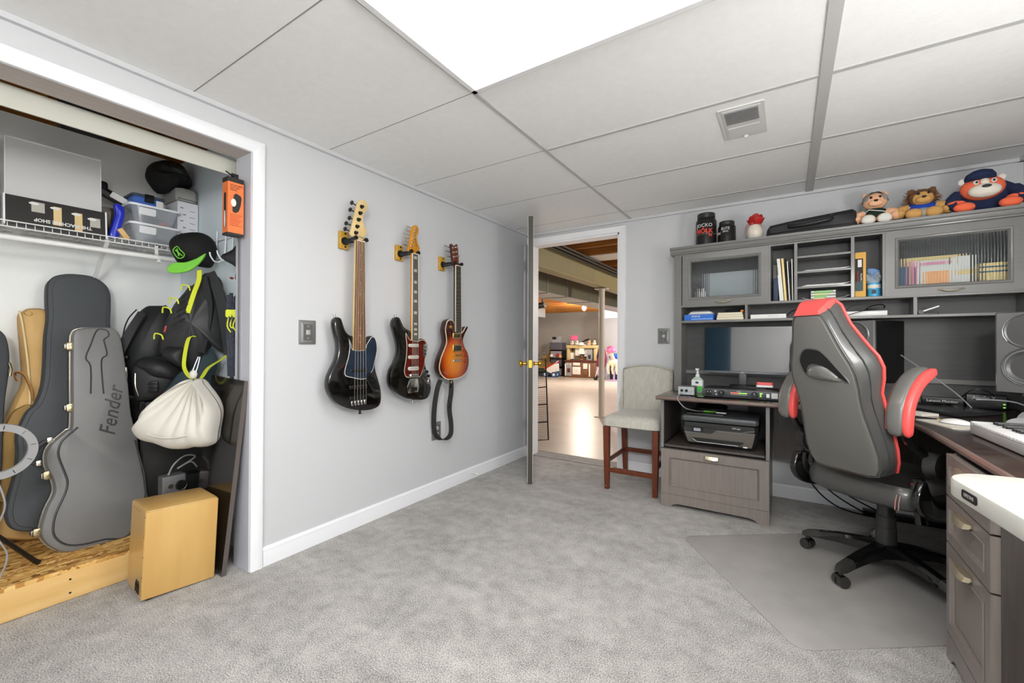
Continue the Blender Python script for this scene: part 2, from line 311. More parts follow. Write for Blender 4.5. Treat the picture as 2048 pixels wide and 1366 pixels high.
'ch_panel':[(-0.171,0.821),(-0.147,0.835),(-0.093,0.841),(-0.033,0.831),(-0.006,0.772),(0.018,0.715),(0.049,0.678),(0.074,0.648),(0.1,0.607),(0.117,0.566),(0.124,0.519),(0.124,0.471),(0.139,0.431),(0.155,0.386),(0.163,0.335),(0.164,0.264),(0.165,0.205),(0.159,0.17),(0.14,0.155),(0.087,0.149),(0.02,0.145),(-0.058,0.145),(-0.107,0.159),(-0.14,0.192),(-0.146,0.236),(-0.136,0.328),(-0.133,0.41),(-0.144,0.471),(-0.156,0.511),(-0.175,0.565),(-0.187,0.612),(-0.187,0.703),(-0.18,0.772)],
'ch_hole':[(-0.139,0.697),(-0.082,0.702),(-0.065,0.683),(-0.027,0.626),(0.01,0.583),(0.036,0.551),(0.003,0.564),(-0.03,0.594),(-0.057,0.638),(-0.081,0.653),(-0.128,0.645),(-0.144,0.621),(-0.161,0.566),(-0.165,0.579),(-0.158,0.634),(-0.148,0.682)],
'ch_front':[(-0.171,0.821),(-0.147,0.841),(-0.041,0.851),(0.043,0.855),(0.056,0.844),(0.062,0.813),(0.082,0.739),(0.121,0.694),(0.158,0.654),(0.175,0.623),(0.186,0.589),(0.18,0.53),(0.165,0.5),(0.159,0.434),(0.189,0.387),(0.197,0.301),(0.189,0.212),(0.162,0.171)],
}
# ---------------------------------------------------------------- room shell
H = 2.0834; D = 3.5024; RX = 3.17; RY = -1.8
mat('wall_paint', (204, 205, 207), .55, bump=.05, bscale=220)
mat('closet_paint', (238, 240, 238), .6, bump=.05, bscale=200)
mat('blue_paint', (60, 100, 125), .6)
mat('trim_white', (236, 237, 240), .32)
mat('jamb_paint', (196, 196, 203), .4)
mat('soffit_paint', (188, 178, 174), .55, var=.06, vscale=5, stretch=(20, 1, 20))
mat('tile', (240, 240, 239), .85, bump=.35, bscale=260, var=.015, vscale=30)
mat('tbar', (186, 186, 185), .6)
mat('concrete', (200, 194, 184), .36, var=.05, vscale=2.5, bump=.06, bscale=14)
mat('basement_wall', (172, 166, 158), .7, var=.03, vscale=3)
mat('basement_wall2', (186, 186, 188), .7)
mat('joist_wood', (176, 118, 52), .7, c2=(150, 94, 38), vscale=4, stretch=(.6, 6, 6))
mat('brown_wood', (150, 100, 40), .7, c2=(128, 82, 30), vscale=5, stretch=(6, .5, 6))
mat('rough_wall', (232, 232, 232), .8, bump=1, bscale=90, var=.05, vscale=60)

# carpet: speckled pile over soft brushed patches
m = bpy.data.materials.new('carpet'); MATS['carpet'] = m; m.use_nodes = True; nt = m.node_tree; b = nt.nodes['Principled BSDF']
b.inputs['Roughness'].default_value = 1; b.inputs['Specular IOR Level'].default_value = .1; b.inputs['Sheen Weight'].default_value = .15
tc = nt.nodes.new('ShaderNodeTexCoord')
def nz(sc, det, dist=0, st=None):
    n = nt.nodes.new('ShaderNodeTexNoise'); n.inputs['Scale'].default_value = sc; n.inputs['Detail'].default_value = det; n.inputs['Distortion'].default_value = dist
    if st:
        mp = nt.nodes.new('ShaderNodeMapping'); mp.inputs['Scale'].default_value = st; mp.inputs['Rotation'].default_value = (0, 0, .5)
        nt.links.new(tc.outputs['Object'], mp.inputs[0]); nt.links.new(mp.outputs[0], n.inputs[0])
    else: nt.links.new(tc.outputs['Object'], n.inputs[0])
    return n
def mth(op, a, bb):
    n = nt.nodes.new('ShaderNodeMath'); n.operation = op
    for i, q in enumerate((a, bb)):
        if isinstance(q, (int, float)): n.inputs[i].default_value = q
        else: nt.links.new(q, n.inputs[i])
    return n.outputs[0]
n1 = nz(230, 2); n2 = nz(2.6, 4, .6, (1, 2.2, 1)); n3 = nz(16, 3, .3)
fac = mth('ADD', mth('ADD', mth('MULTIPLY', mth('SUBTRACT', n1.outputs[0], .5), 2.4), mth('MULTIPLY', mth('SUBTRACT', n2.outputs[0], .5), .5)), mth('ADD', mth('MULTIPLY', mth('SUBTRACT', n3.outputs[0], .5), .55), .5))
cr_ = nt.nodes.new('ShaderNodeValToRGB'); cr_.color_ramp.elements[0].position = 0; cr_.color_ramp.elements[1].position = 1
cr_.color_ramp.elements[0].color = lin((104, 101, 98)); cr_.color_ramp.elements[1].color = lin((205, 202, 197))
nt.links.new(fac, cr_.inputs[0]); nt.links.new(cr_.outputs[0], b.inputs['Base Color'])
bp = nt.nodes.new('ShaderNodeBump'); bp.inputs['Strength'].default_value = .3; bp.inputs['Distance'].default_value = .003
nt.links.new(n1.outputs[0], bp.inputs['Height']); nt.links.new(bp.outputs[0], b.inputs['Normal'])

struct('floor', MB().box(-1.06, RX+.1, RY-.1, D+.02, -.05, 0).box(-.1, .93, D+.01, 3.713, -.05, 0), 'carpet', 'grey cut pile carpet')
struct('ceiling', MB().box(0, RX, RY, D, H, H+.02), 'tile', 'white lay-in ceiling tiles')
# T-bars
sm_ = MB(); tb = MB(); g = [2.6360-.62275*k for k in range(-1, 8)]
for y in g:
    if RY < y < D:
        sm_.box(0, .984, y-.0022, y+.0022, H-.0006, H+.001); tb.box(1.0, 2.18, y-.009, y+.009, H-.004, H+.001).box(2.22, RX, y-.011, y+.011, H-.004, H+.001)
struct('trim_16', sm_, mat('seam_shadow_grey', (150, 150, 149), .8), 'painted shadow lines at the seams between the ceiling tiles'); struct('trim_1', tb, 'tbar', 'cross tees of the ceiling grid')  # grey strips paint the shadow that shows in the tile seams
struct('trim_2', MB().box(.992-.008, .992+.008, RY, D, H-.005, H+.001).box(2.2-.02, 2.2+.02, RY, D, H-.006, H+.001), 'tbar', 'main tees of the ceiling grid')
struct('trim_3', MB().box(0, .02, RY, D, H-.02, H).box(0, RX, D-.02, D, H-.02, H).box(RX-.02, RX, RY, D, H-.02, H), 'wall_paint', 'wall angle around the ceiling')

wl = MB().box(-.11, 0, 1.004, D+.12, 0, 2.5).box(-.11, 0, -.9, 1.004, 1.944, 2.5).box(-.11, 0, RY-.1, -.9, 0, 2.5)
struct('wall_left', wl, 'wall_paint', 'pale grey wall with the guitars')
struct('wall_back', MB().box(.889, RX+.1, D, D+.12, 0, 2.5).box(-.11, .889, D, D+.12, 1.987, 2.5).box(-.11, .03, D, D+.12, 0, 1.987), 'wall_paint', 'pale grey wall behind the desk')
struct('wall_right', MB().box(RX, RX+.1, RY-.1, D, 0, 2.5), 'rough_wall', 'rough white wall at the right')
struct('wall_rear', MB().box(1.25, RX, RY-.1, RY, 0, 2.5), mat('rear_bounce_white', (236, 236, 236), .6), 'whitened wall behind the camera')  # unseen wall, its grey raised to white to bounce light
struct('wall_rear', MB().box(0, 1.25, RY-.1, RY, 0, 2.5), 'blue_paint', 'blue wall behind the camera')
# closet shell
struct('wall_closet_back', MB().box(-1.06, -1.0, -.95, 1.14, 0, 2.127), 'closet_paint', 'closet back wall')
struct('wall_closet_right', MB().box(-1.0, -.11, 1.087, 1.14, 0, 2.127), mat('closet_blue', (220, 232, 238), .6), 'closet right wall')
struct('wall_closet_left', MB().box(-1.0, -.11, -.95, -.9, 0, 2.127), 'closet_paint', 'closet left wall')
struct('wall_closet_behind', MB().box(-1.4, -1.36, -1.2, 1.8, 1.6, 2.6).box(-1.36, -.12, 1.5, 1.54, 1.6, 2.5).box(-1.36, -.12, -1.2, -1.16, 1.6, 2.5), 'brown_wood', 'dark space above the closet')
struct('ceiling', MB().box(-1.4, 0, -1.2, 1.54, 2.5, 2.55), 'brown_wood', 'subfloor above the closet')
jt = MB()
for y in (-.7, -.3, .1, .5): jt.box(-1.36, -.11, y, y+.04, 2.28, 2.5)
jt.box(-1.12, -1.08, -1.16, .58, 2.0, 2.5)
struct('trim_4', jt, 'joist_wood', 'floor joists above the closet')
mat('duct_grey', (98, 100, 100), .5, .3)
t = struct('trim_5', MB().box(-1.3, -1.1, .6, .78, 2.05, 2.4, bev=.02), 'duct_grey', 'grey pipe above the closet')
struct('trim_6', MB().box(-1.3, -1.08, .84, .95, 2.1, 2.3).box(-1.3, -1.08, 1.03, 1.2, 2.1, 2.3), 'brown_wood', 'wood blocks above the closet')
# closet head jamb, side jamb, casing, header board
struct('trim_7', MB().box(-.130, 0, -.9, 1.004, 1.926, 1.945), 'soffit_paint', 'head jamb of the closet opening')
struct('trim_8', MB().box(-.135, .001, 1.002, 1.02, 0, 1.95), 'jamb_paint', 'side jamb of the closet opening')
cs = MB()
prof = [(0, 0), (.013, .001), (.017, .008), (.016, .03), (.019, .045), (.015, .055), (.006, .058), (0, .058)]
cs.skin([[V((x, 1.004+w, z)) for x, w in prof] for z in (0, 1.926)], cap1=False)
cs.skin([[V((x, yy+(w if yy > 0 else 0), 1.926+w)) for x, w in prof] for yy in (-.95, 1.004)], cap1=False)
cs.skin([[V((x, 1.004+w, 1.926)) for x, w in prof], [V((x, 1.004+w, 1.926+w)) for x, w in prof]], False, False)
struct('trim_9', cs, 'trim_white', 'white casing around the closet')
mat('header_board', (198, 198, 186), .5)
struct('trim_10', MB().box(-.187, -.18, -.9, 1.087, 1.858, 1.936), 'header_board', 'cream header board of the closet door track')
struct('trim_11', MB().box(-.10, -.084, .996, 1.003, .80, 1.60), 'metal_grey' if 'metal_grey' in MATS else mat('metal_grey', (150, 150, 156), .35, .6), 'grey metal strip on the closet jamb')
# baseboards
def baseboard(name, p0, p1, nrm, label):
    p0, p1, nrm = V(p0), V(p1), V(nrm)
    pr_ = [(0, 0), (.013, 0), (.013, .062), (.011, .070), (.012, .076), (.006, .088), (0, .089)]
    return struct(name, MB().skin([[p+nrm*a+V((0, 0, z)) for a, z in pr_] for p in (p0, p1)]), 'trim_white', label)
baseboard('baseboard_left', (0, 1.062, 0), (0, D, 0), (1, 0, 0), 'white baseboard under the guitars')
baseboard('baseboard_back', (.948, D, 0), (RX, D, 0), (0, -1, 0), 'white baseboard behind the desk')
# door casing on back wall and jamb
dc = MB(); q = [(0, 0), (.012, .002), (.016, .01), (.014, .04), (.017, .05), (.008, .058), (0, .059)]
dc.skin([[V((.889+w, D-a, z)) for a, w in q] for z in (0, 1.987)], cap1=False)
dc.skin([[V((.889+w, D-a, 1.987)) for a, w in q], [V((.889+w, D-a, 1.987+w)) for a, w in q]], False, False)
dc.skin([[V((x+(w if x > .5 else 0), D-a, 1.987+w)) for a, w in q] for x in (0.0, .889)], cap1=False)
struct('trim_12', dc, 'trim_white', 'white casing around the doorway')
struct('trim_13', MB().box(.03, .045, D, D+.125, 0, 1.987).box(.875, .889, D, D+.125, 0, 1.987).box(.03, .889, D, D+.125, 1.973, 1.987), 'trim_white', 'white doorway jamb')

# ceiling light
mat('frame_white', (226, 226, 226), .4)
def diffuser_mat():
    m = bpy.data.materials.new('light_diffuser'); m.use_nodes = True; nt = m.node_tree; b = nt.nodes['Principled BSDF']
    b.inputs['Base Color'].default_value = (.9, .9, .9, 1); b.inputs['Roughness'].default_value = .4
    b.inputs['Emission Color'].default_value = (1, 1, 1, 1)
    v = nt.nodes.new('ShaderNodeTexVoronoi'); v.inputs['Scale'].default_value = 190; tc = nt.nodes.new('ShaderNodeTexCoord'); nt.links.new(tc.outputs['Object'], v.inputs[0])
    mr = nt.nodes.new('ShaderNodeMapRange'); mr.inputs[1].default_value = 0; mr.inputs[2].default_value = .6; mr.inputs[3].default_value = .93; mr.inputs[4].default_value = .82
    nt.links.new(v.outputs[0], mr.inputs[0]); nt.links.new(mr.outputs[0], b.inputs['Emission Strength'])
    MATS['diffuser'] = m
diffuser_mat()
for y0, y1, lb in ((.768, 1.390, 'bright white fluorescent panel light set in the ceiling at the top of the photo'),):
    t = thing('ceiling_light', lb, 'ceiling light', (1.596, (y0+y1)/2, H-.012), group=None)
    x0, x1, hy = -.596, .596, (y1-y0)/2-.008
    obj('frame', MB().box(x0, x0+.02, -hy, hy, -.004, .011).box(x1-.02, x1, -hy, hy, -.004, .011).box(x0, x1, -hy, -hy+.02, -.004, .011).box(x0, x1, hy-.02, hy, -.004, .011), 'frame_white', t)
    obj('diffuser', MB().box(x0+.02, x1-.02, -hy+.02, hy-.02, .003, .006), 'diffuser', t)
# ceiling vent
mat('vent_white', (214, 214, 213), .4); mat('vent_dark', (112, 112, 112), .5)
t = thing('ceiling_vent', 'white metal air vent in the ceiling above the desk', 'vent', (1.903, 2.24, H))
obj('flange', MB().prism(rrect(.182, .318, .006), -.005, 0).prism(rrect(.15, .285, .004), -.007, -.003).box(-.066, .066, .03, .12, -.009, -.006), 'vent_white', t)
obj('grille_opening', MB().box(-.066, .066, -.128, -.01, -.0075, -.006), 'vent_dark', t)
lv = MB()
for k in range(11): lv.box(-.066, .066, -.126+k*.011, -.1235+k*.011, -.0095, -.0066)
obj('louvers', lv, mat('vent_mid', (140, 140, 140), .5), t)
obj('lever', MB().box(-.004, .012, .135, .142, -.018, -.006), 'vent_white', t)

# switch plates and outlets
mat('pewter', (138, 138, 137), .45, .5); mat('pewter_dark', (105, 105, 103), .5, .4); mat('pewter_light', (190, 190, 188), .4, .4); mat('ivory', (205, 203, 196), .4)
def plate(name, label, cat, M, kind):
    t = thing(name, label, cat, M=M)
    obj('cover', MB().prism(rrect(.092, .124, .004), 0, .005, rb=.002).prism(rrect(.078, .108, .003), .004, .009, rb=.003), 'pewter', t)
    obj('inset', MB().prism(rrect(.05, .082, .002), .008, .0095), 'pewter_dark', t)
    if kind == 'switch':
        obj('toggle', MB().box(-.011, .011, -.012, .012, .009, .012).prism([(-.006, -.009), (.006, -.009), (.005, .009), (-.005, .009)], .011, .02), 'pewter_light', t)
        for z in (.03, -.03): obj('screw', MB().cyl((0, z, .009), (0, z, .0112), .0035), 'pewter_light', t)
    else:
        for z in (.02, -.02):
            o = obj('socket', MB().prism(circ(.0165, 20, 0, z, .014), .009, .011), 'ivory', t)
            obj('slot', MB().box(-.007, -.005, z-.004, z+.005, .0108, .0114).box(.005, .007, z-.004, z+.005, .0108, .0114).cyl((0, z-.008, .0108), (0, z-.008, .0114), .0022), 'pewter_dark', o)
    return t
plate('light_switch', 'pewter light switch plate left of the black five-string bass', 'light switch', frame((0, 1.281, 1.105), (0, 1, 0), (0, 0, 1)), 'switch')
plate('power_outlet', 'pewter power outlet low on the wall behind the hanging guitar strap', 'outlet', frame((0, 2.245, .437), (0, 1, 0), (0, 0, 1)), 'outlet')
plate('light_switch', 'pewter switch plate on the wall above the grey upholstered stool', 'light switch', frame((1.253, D, 1.115), (1, 0, 0), (0, 0, 1)), 'switch')
# spring doorstop
t = thing('door_stop', 'white spring door stop on the baseboard by the open door', 'door stop', (.013, 2.63, .05))
obj('spring', MB().tube([(x/1000, .004*sin(x*1.5), .004*cos(x*1.5)) for x in range(0, 56)], .0016, 6), 'trim_white', t)
obj('tip', MB().cyl((.055, 0, 0), (.07, 0, 0), .007), 'trim_white', t)
# door leaf, opened into the room
mat('door_edge', (70, 66, 58), .45); mat('door_face', (226, 226, 224), .4); mat('brass', (214, 172, 70), .18, 1); mat('hinge_steel', (196, 194, 186), .35, .8)
hx, hy = .046, 3.478; lx, ly = .466, 2.758; L_ = math.hypot(lx-hx, ly-hy)
dM = frame((hx, hy, 0), (lx-hx, ly-hy, 0), (-(ly-hy)*-1, (lx-hx)*-1, 0) if 0 else (.0, .0, 1))
# local: x along the leaf, y up, z towards the left wall side
t = bpy.data.objects.new('door_1', None); COL.objects.link(t); t.matrix_world = dM; t.matrix_basis = dM; t['kind'] = 'structure'; t['label'] = 'dark painted door standing open, seen edge on'
obj('leaf', MB().box(0, L_, .012, 2.004, -.018, .018, bev=.001), 'door_edge', t)
s_ = 1
for z_ in (-.0195, .0195):
    o = obj('face', MB().box(.002, L_-.002, .014, 2.002, z_-.0012, z_+.0012), 'door_face', t, label='white painted door face')
for h_ in (.3, 1.05, 1.78):
    obj('hinge', MB().cyl((-.004, h_-.045, .02), (-.004, h_+.045, .02), .006).box(-.002, .03, h_-.045, h_+.045, .0205, .0225).box(-.03, -.004, h_-.045, h_+.045, .018, .02), 'hinge_steel', t)
kb = MB()
for sg in (-1, 1):
    kb.lathe([(.03, .0), (.032, .004), (.018, .009), (.011, .016), (.010, .034), (.017, .042), (.026, .05), (.027, .058), (.022, .066), (.0, .069)], 20, T(L_-.065, .9, 0) @ (M4.Rotation(pi if sg < 0 else 0, 4, 'X')) @ T(0, 0, .019))
obj('knob', kb, 'brass', t)
obj('latch_plate', MB().box(L_-.0005, L_+.0015, .872, .928, -.012, .012).cyl((L_, .9, 0), (L_+.008, .9, 0), .008), 'brass', t)
# ---------------------------------------------------------------- unfinished basement beyond the doorway
struct('floor', MB().box(-9, 4.5, 3.713, 14.2, -.06, -.006), 'concrete', 'smooth beige concrete basement floor')
struct('wall_far', MB().box(-9, 4.5, 13.9, 14.0, 0, 2.45), 'basement_wall', 'far basement wall behind the toys')
struct('wall_far_right', MB().box(-3.02, 4.5, 13.3, 13.4, 0, 1.88).box(-3.02, 4.5, 13.3, 13.4, 2.18, 2.44).box(-1.98, 4.5, 13.3, 13.4, 1.88, 2.18).box(-3.02, -2.95, 13.4, 13.9, 0, 2.44), 'basement_wall2', 'grey basement wall below the window')
struct('wall_basement_left', MB().box(-9.1, -9, 3.6, 14, 0, 2.4), 'basement_wall', 'basement side wall')
struct('wall_basement_right', MB().box(4.4, 4.5, 3.6, 14, 0, 2.4), 'basement_wall2', 'basement side wall')
struct('wall_basement_near', MB().box(-9, -.11, 3.55, 3.62, 0, 2.4), 'basement_wall', 'basement side of the partition')
struct('ceiling', MB().box(-9, 4.5, D+.13, 14.2, 2.42, 2.46), 'joist_wood', 'basement subfloor')
jb = MB(); jb.box(-9, 4.5, 3.66, 3.72, 2.1, 2.42)
y = 4.09
while y < 13.8: jb.box(-9, 4.5, y, y+.04, 2.135, 2.42); y += .406
struct('trim_14', jb, 'joist_wood', 'open wooden floor joists of the basement')
mat('white_board', (222, 216, 206), .7)
struct('trim_15', MB().box(-.05, 2, 4.93, 5.28, 2.128, 2.134), 'white_board', 'white board between two joists')
# window
mat('sky_glow', (235, 244, 255), .5, emit=1.6); mat('window_frame', (235, 235, 235), .4)
t = bpy.data.objects.new('window_1', None); COL.objects.link(t); t['kind'] = 'structure'; t['label'] = 'bright high basement window'; t.location = (-2.55, 13.38, 2.0); t.matrix_basis = T(-2.55, 13.38, 2.0)
obj('pane', MB().box(-.42, .5, .0, .01, -.1, .16), 'sky_glow', t)
obj('frame', MB().box(-.45, .53, -.02, .02, -.13, -.1).box(-.45, .53, -.02, .02, .16, .2).box(-.45, -.42, -.02, .02, -.1, .16).box(.02, .05, -.02, .02, -.1, .16), 'window_frame', t)
# steel I-beam, post
mat('beam_beige', (156, 145, 106), .5, var=.05, vscale=3); mat('post_cream', (206, 198, 182), .4)
t = thing('steel_beam', 'long beige painted steel beam under the basement joists', 'beam', (-.19, 8, 2.0))
obj('beam', MB().prism([(-.075, -.135), (.075, -.135), (.075, -.118), (.008, -.118), (.008, .108), (.075, .108), (.075, .125), (-.075, .125), (-.075, .108), (-.008, .108), (-.008, -.118), (-.075, -.118)], -4.3, 5.9, frame((0, 0, 0), (1, 0, 0), (0, 0, 1))), 'beam_beige', t)
t = thing('steel_post', 'cream round steel post under the beige basement beam', 'post', (-.19, 5.93, -.006))
obj('column', MB().cyl((0, 0, .01), (0, 0, 1.85), .043, seg=24), 'post_cream', t)
obj('cap_plate', MB().box(-.09, .09, -.06, .06, 1.85, 1.862), 'post_cream', t)
obj('base_plate', MB().box(-.08, .08, -.08, .08, 0, .012), 'post_cream', t)
# ducts, pipes
mat('duct_metal', (168, 168, 164), .42, .75, var=.08, vscale=3); mat('duct_side', (120, 116, 96), .5, .3); mat('pipe_dark', (72, 68, 60), .5, .3)
t = thing('air_duct', 'wide sheet metal air duct running beside the beige beam', 'duct', (-.85, 8, 1.9))
obj('body', MB().box(-.2, .2, -3.7, 4.6, -.16, .15, bev=.004), 'duct_metal', t)
obj('side_panel', MB().box(.2, .206, -3.7, 1.0, -.15, .15), 'duct_side', t, label='painted side of the duct'); obj('hanger_strap', MB().box(-.21, .212, 1.5, 1.54, .15, .235), 'duct_metal', t)
for y in (-2.9, -2.3, -1.4): obj('seam', MB().box(-.21, .212, y, y+.025, -.168, .155), 'duct_metal', t)
t = thing('air_duct', 'short square duct branch with a flat bottom, right of the steel post', 'duct', (-.46, 9.6, 1.82))
obj('body', MB().box(-.18, .15, -1.6, 2.6, -.05, .1, bev=.004), 'duct_metal', t)
t = thing('air_duct', 'low grey duct end at the far left of the basement ceiling', 'duct', (-4.6, 10.2, 1.92))
obj('body', MB().box(-1.5, 1.0, -.25, .35, -.14, .12, bev=.01), 'duct_grey', t); obj('strap', MB().box(.7, .74, -.26, .36, .1, .216), 'duct_grey', t)
for dx, r, lb in ((-.02, .022, 'dark pipe nearest the beige beam'), (.06, .017, 'thin dark pipe running second from the beige beam'), (.13, .012, 'thin conduit farthest from the beige beam')):
    tag(obj('pipe', MB().tube([(-.09+dx, 3.75, 2.112), (-.09+dx, 6, 2.10), (-.09+dx, 13, 2.112)], r, 8), 'pipe_dark'), lb, 'pipe')
t = thing('pipe_hanger', 'black strap hanger hung with dark gear under the far joists', 'hanger', (-2.95, 9.0, 1.95))
obj('strap', MB().box(-.1, -.06, 0, .03, -.1, .19).box(.08, .12, 0, .03, -.02, .19), mat('black_metal', (28, 28, 28), .5, .4), t)
obj('roll', MB().cyl((-.16, .05, .0), (.14, .05, .04), .07), 'black_metal', t)
# bulb
t = thing('light_bulb', 'bare lit light bulb on a porcelain socket under the basement joists', 'light bulb', (-2.42, 10.5, 2.0))
obj('socket', MB().cyl((0, 0, .06), (0, 0, .13), .05), 'trim_white', t)
obj('bulb', MB().ball((0, 0, 0), (.055, .055, .07)), mat('bulb_glow', (255, 236, 200), .3, emit=25), t)
# ---- toys along the far wall
def C3(n, c, r=.45, **k): return mat(n, c, r, **k)
C3('toy_brown', (122, 82, 50)); C3('toy_dkbrown', (92, 38, 30)); C3('toy_tan', (196, 176, 122)); C3('toy_white', (236, 234, 226)); C3('toy_grey', (150, 152, 152)); C3('toy_olive', (116, 106, 70))
C3('toy_red', (176, 44, 40)); C3('toy_blue', (44, 92, 150)); C3('toy_pink', (238, 96, 140)); C3('toy_dkgreen', (42, 48, 34)); C3('toy_yellow', (206, 160, 50)); C3('toy_black', (24, 22, 22)); C3('toy_gold', (140, 108, 40))
C3('toy_orange', (226, 168, 118), .8); C3('toy_cream', (226, 212, 190), .8); C3('toy_plum', (128, 40, 70)); C3('toy_navy', (40, 40, 66)); C3('toy_teal', (60, 120, 150)); C3('toy_lilac', (190, 160, 196)); C3('cardboard', (178, 138, 88), .8)
C3('clear_plastic', (190, 190, 196), .25, alpha=.55); C3('smoke_plastic', (98, 98, 108), .3, alpha=.8)
K = thing('play_kitchen', 'brown and tan toy play kitchen against the far basement wall', 'toy kitchen', (-3.38, 12.4, -.006))
def kb(n, m, *a, bev=.008, p=None, **k): return obj(n, MB().box(*a, bev=bev), m, p or K, **k)
kb('base_cabinet', 'toy_brown', -.5, .5, 0, .4, 0, .5, bev=.02)
kb('counter', 'toy_dkbrown', -.52, .53, -.03, .42, .5, .55)
kb('back_panel', 'toy_olive', -.47, .47, .28, .38, .54, .98)
kb('top_shelf', 'toy_tan', -.5, .52, .05, .4, .92, 1.02, bev=.02)
for x in (-.49, .42): kb('upright', 'toy_tan', x, x+.09, .1, .38, .54, .94)
o = kb('oven', 'toy_grey', -.46, -.27, -.025, .02, .05, .46); kb('oven_window', 'toy_dkbrown', -.42, -.31, -.03, -.02, .16, .29, p=o)
for x in (-.42, -.33): kb('oven_knob', 'toy_white', x, x+.04, -.035, -.02, .40, .43, p=o)
kb('cabinet_drawer', 'toy_white', -.22, .01, -.025, .02, .38, .47)
o = kb('cabinet_door', 'toy_white', -.24, .03, -.025, .02, .1, .34); kb('door_handle', 'toy_tan', -.11, -.09, -.04, -.02, .2, .26, p=o)
o = kb('phone_panel', 'toy_white', .12, .26, -.025, .02, .28, .45); kb('bin', 'toy_brown', .12, .28, -.03, .02, .08, .25)
for x in (-.5, .31): kb('leg_strip', 'toy_white', x, x+.035, -.03, .01, .05, .44)
kb('side_cabinet', 'toy_grey', .17, .37, .12, .36, .55, .9); kb('dispenser', 'toy_navy', .23, .32, .11, .13, .6, .72)
kb('wall_cabinet', 'toy_white', -.25, -.07, .2, .3, .68, .92); kb('wall_cabinet', 'toy_white', .06, .14, .2, .3, .66, .9); kb('small_cabinet', 'toy_white', -.44, -.3, .18, .3, .57, .78); kb('clock', 'toy_dkbrown', -.42, -.34, .27, .29, .82, .9)
o = kb('range_hood', 'toy_white', -.05, .1, .1, .3, .84, 1.02); obj('hood_skirt', MB().prism([(-.1, -.13), (.1, -.13), (.05, .12), (-.05, .12)], 0, .16, frame((.02, .24, .87), (1, 0, 0), (0, 0, 1))), 'toy_white', o); kb('hood_vent', 'toy_navy', -.02, .07, .09, .11, .88, .98, p=o)
def plush(name, label, cat, loc, c1, c2, s, rz=0, grp=None):
    t = thing(name, label, cat, loc, rz, grp)
    obj('body', MB().ball((0, 0, .45*s), (.4*s, .36*s, .45*s), seg=12, rings=8), c1, t)
    h = obj('head', MB().ball((0, -.05*s, 1.05*s), (.34*s, .32*s, .32*s), seg=12, rings=8), c1, t)
    obj('muzzle', MB().ball((0, -.33*s, .98*s), (.16*s, .13*s, .12*s), seg=10, rings=6), c2, h)
    for sx in (-1, 1):
        obj('ear', MB().ball((sx*.26*s, 0, 1.32*s), .11*s, seg=8, rings=6), c1, h)
        obj('arm', MB().ball((sx*.42*s, -.12*s, .5*s), (.15*s, .15*s, .28*s), seg=8, rings=6), c1, t)
        obj('leg', MB().ball((sx*.24*s, -.34*s, .14*s), (.16*s, .26*s, .14*s), seg=8, rings=6), c2, t)
    return t
plush('teddy_bear', 'small brown teddy bear on the play kitchen counter', 'stuffed animal', (-3.35, 12.52, .55), 'toy_dkbrown', 'toy_orange', .11)
plush('plush_toy', 'cream plush lying at the left of the play kitchen shelf', 'stuffed animal', (-3.72, 12.6, 1.015), 'toy_cream', 'toy_orange', .10)
plush('plush_toy', 'white plush beside the hood on the play kitchen shelf', 'stuffed animal', (-3.56, 12.62, 1.015), 'toy_white', 'toy_cream', .10)
plush('plush_toy', 'orange plush on the right half of the play kitchen shelf', 'stuffed animal', (-3.14, 12.6, 1.015), 'toy_orange', 'toy_cream', .11)
plush('plush_toy', 'pale yellow plush at the right end of the play kitchen shelf', 'stuffed animal', (-2.97, 12.6, 1.015), 'toy_cream', 'toy_tan', .11)
t = thing('toy_hat', 'white round toy hat on the play kitchen hood', 'hat', (-3.37, 12.5, 1.015)); obj('brim', MB().lathe([(.0, 0), (.15, 0), (.15, .012), (.08, .03), (.07, .08), (0, .095)], 20), 'toy_white', t)
tag(obj('toy_bat', MB().tube([(-3.42, 12.7, 1.12), (-3.3, 12.68, 1.17), (-3.18, 12.66, 1.20)], [.016, .024, .03]), 'toy_black'), 'black stick lying over the white hat on the play kitchen', 'toy bat')
t = thing('grey_tray', 'small dark tray under the pink box', 'tray', (-3.71, 12.72, 1.02)); obj('tray', MB().box(-.13, .13, -.08, .08, 0, .15, bev=.02), 'toy_grey', t)
t = thing('toy_box', 'bright pink box on top of the play kitchen', 'box', (-3.71, 12.72, 1.17)); obj('box', MB().box(-.1, .1, -.07, .07, 0, .13, bev=.02), 'toy_pink', t); obj('lid', MB().box(-.105, .105, -.075, .075, .12, .15, bev=.01), 'toy_pink', t)
# drawer tower
t = thing('drawer_tower', 'translucent plastic drawer tower filled with toys left of the play kitchen', 'drawer unit', (-4.36, 12.7, -.006))
obj('frame', MB().box(-.23, -.21, 0, .3, .0, .86).box(.21, .23, 0, .3, 0, .86).box(-.23, .23, 0, .3, .55, .58).box(-.23, .23, 0, .3, .28, .31).box(-.23, .23, .28, .3, 0, .86), 'toy_black', t)
for z, mm in ((.03, 'clear_plastic'), (.32, 'smoke_plastic'), (.6, 'clear_plastic')): obj('drawer', MB().box(-.2, .2, -.01, .27, z, z+.22, bev=.01), mm, t)
t = thing('storage_tote', 'grey smoky storage tote on top of the plastic drawer tower', 'storage bin', (-4.36, 12.85, .86)); obj('tote', MB().prism(rrect(.46, .34, .03), 0, .2), 'smoke_plastic', t); obj('lid', MB().prism(rrect(.5, .36, .03), .2, .235), 'smoke_plastic', t)
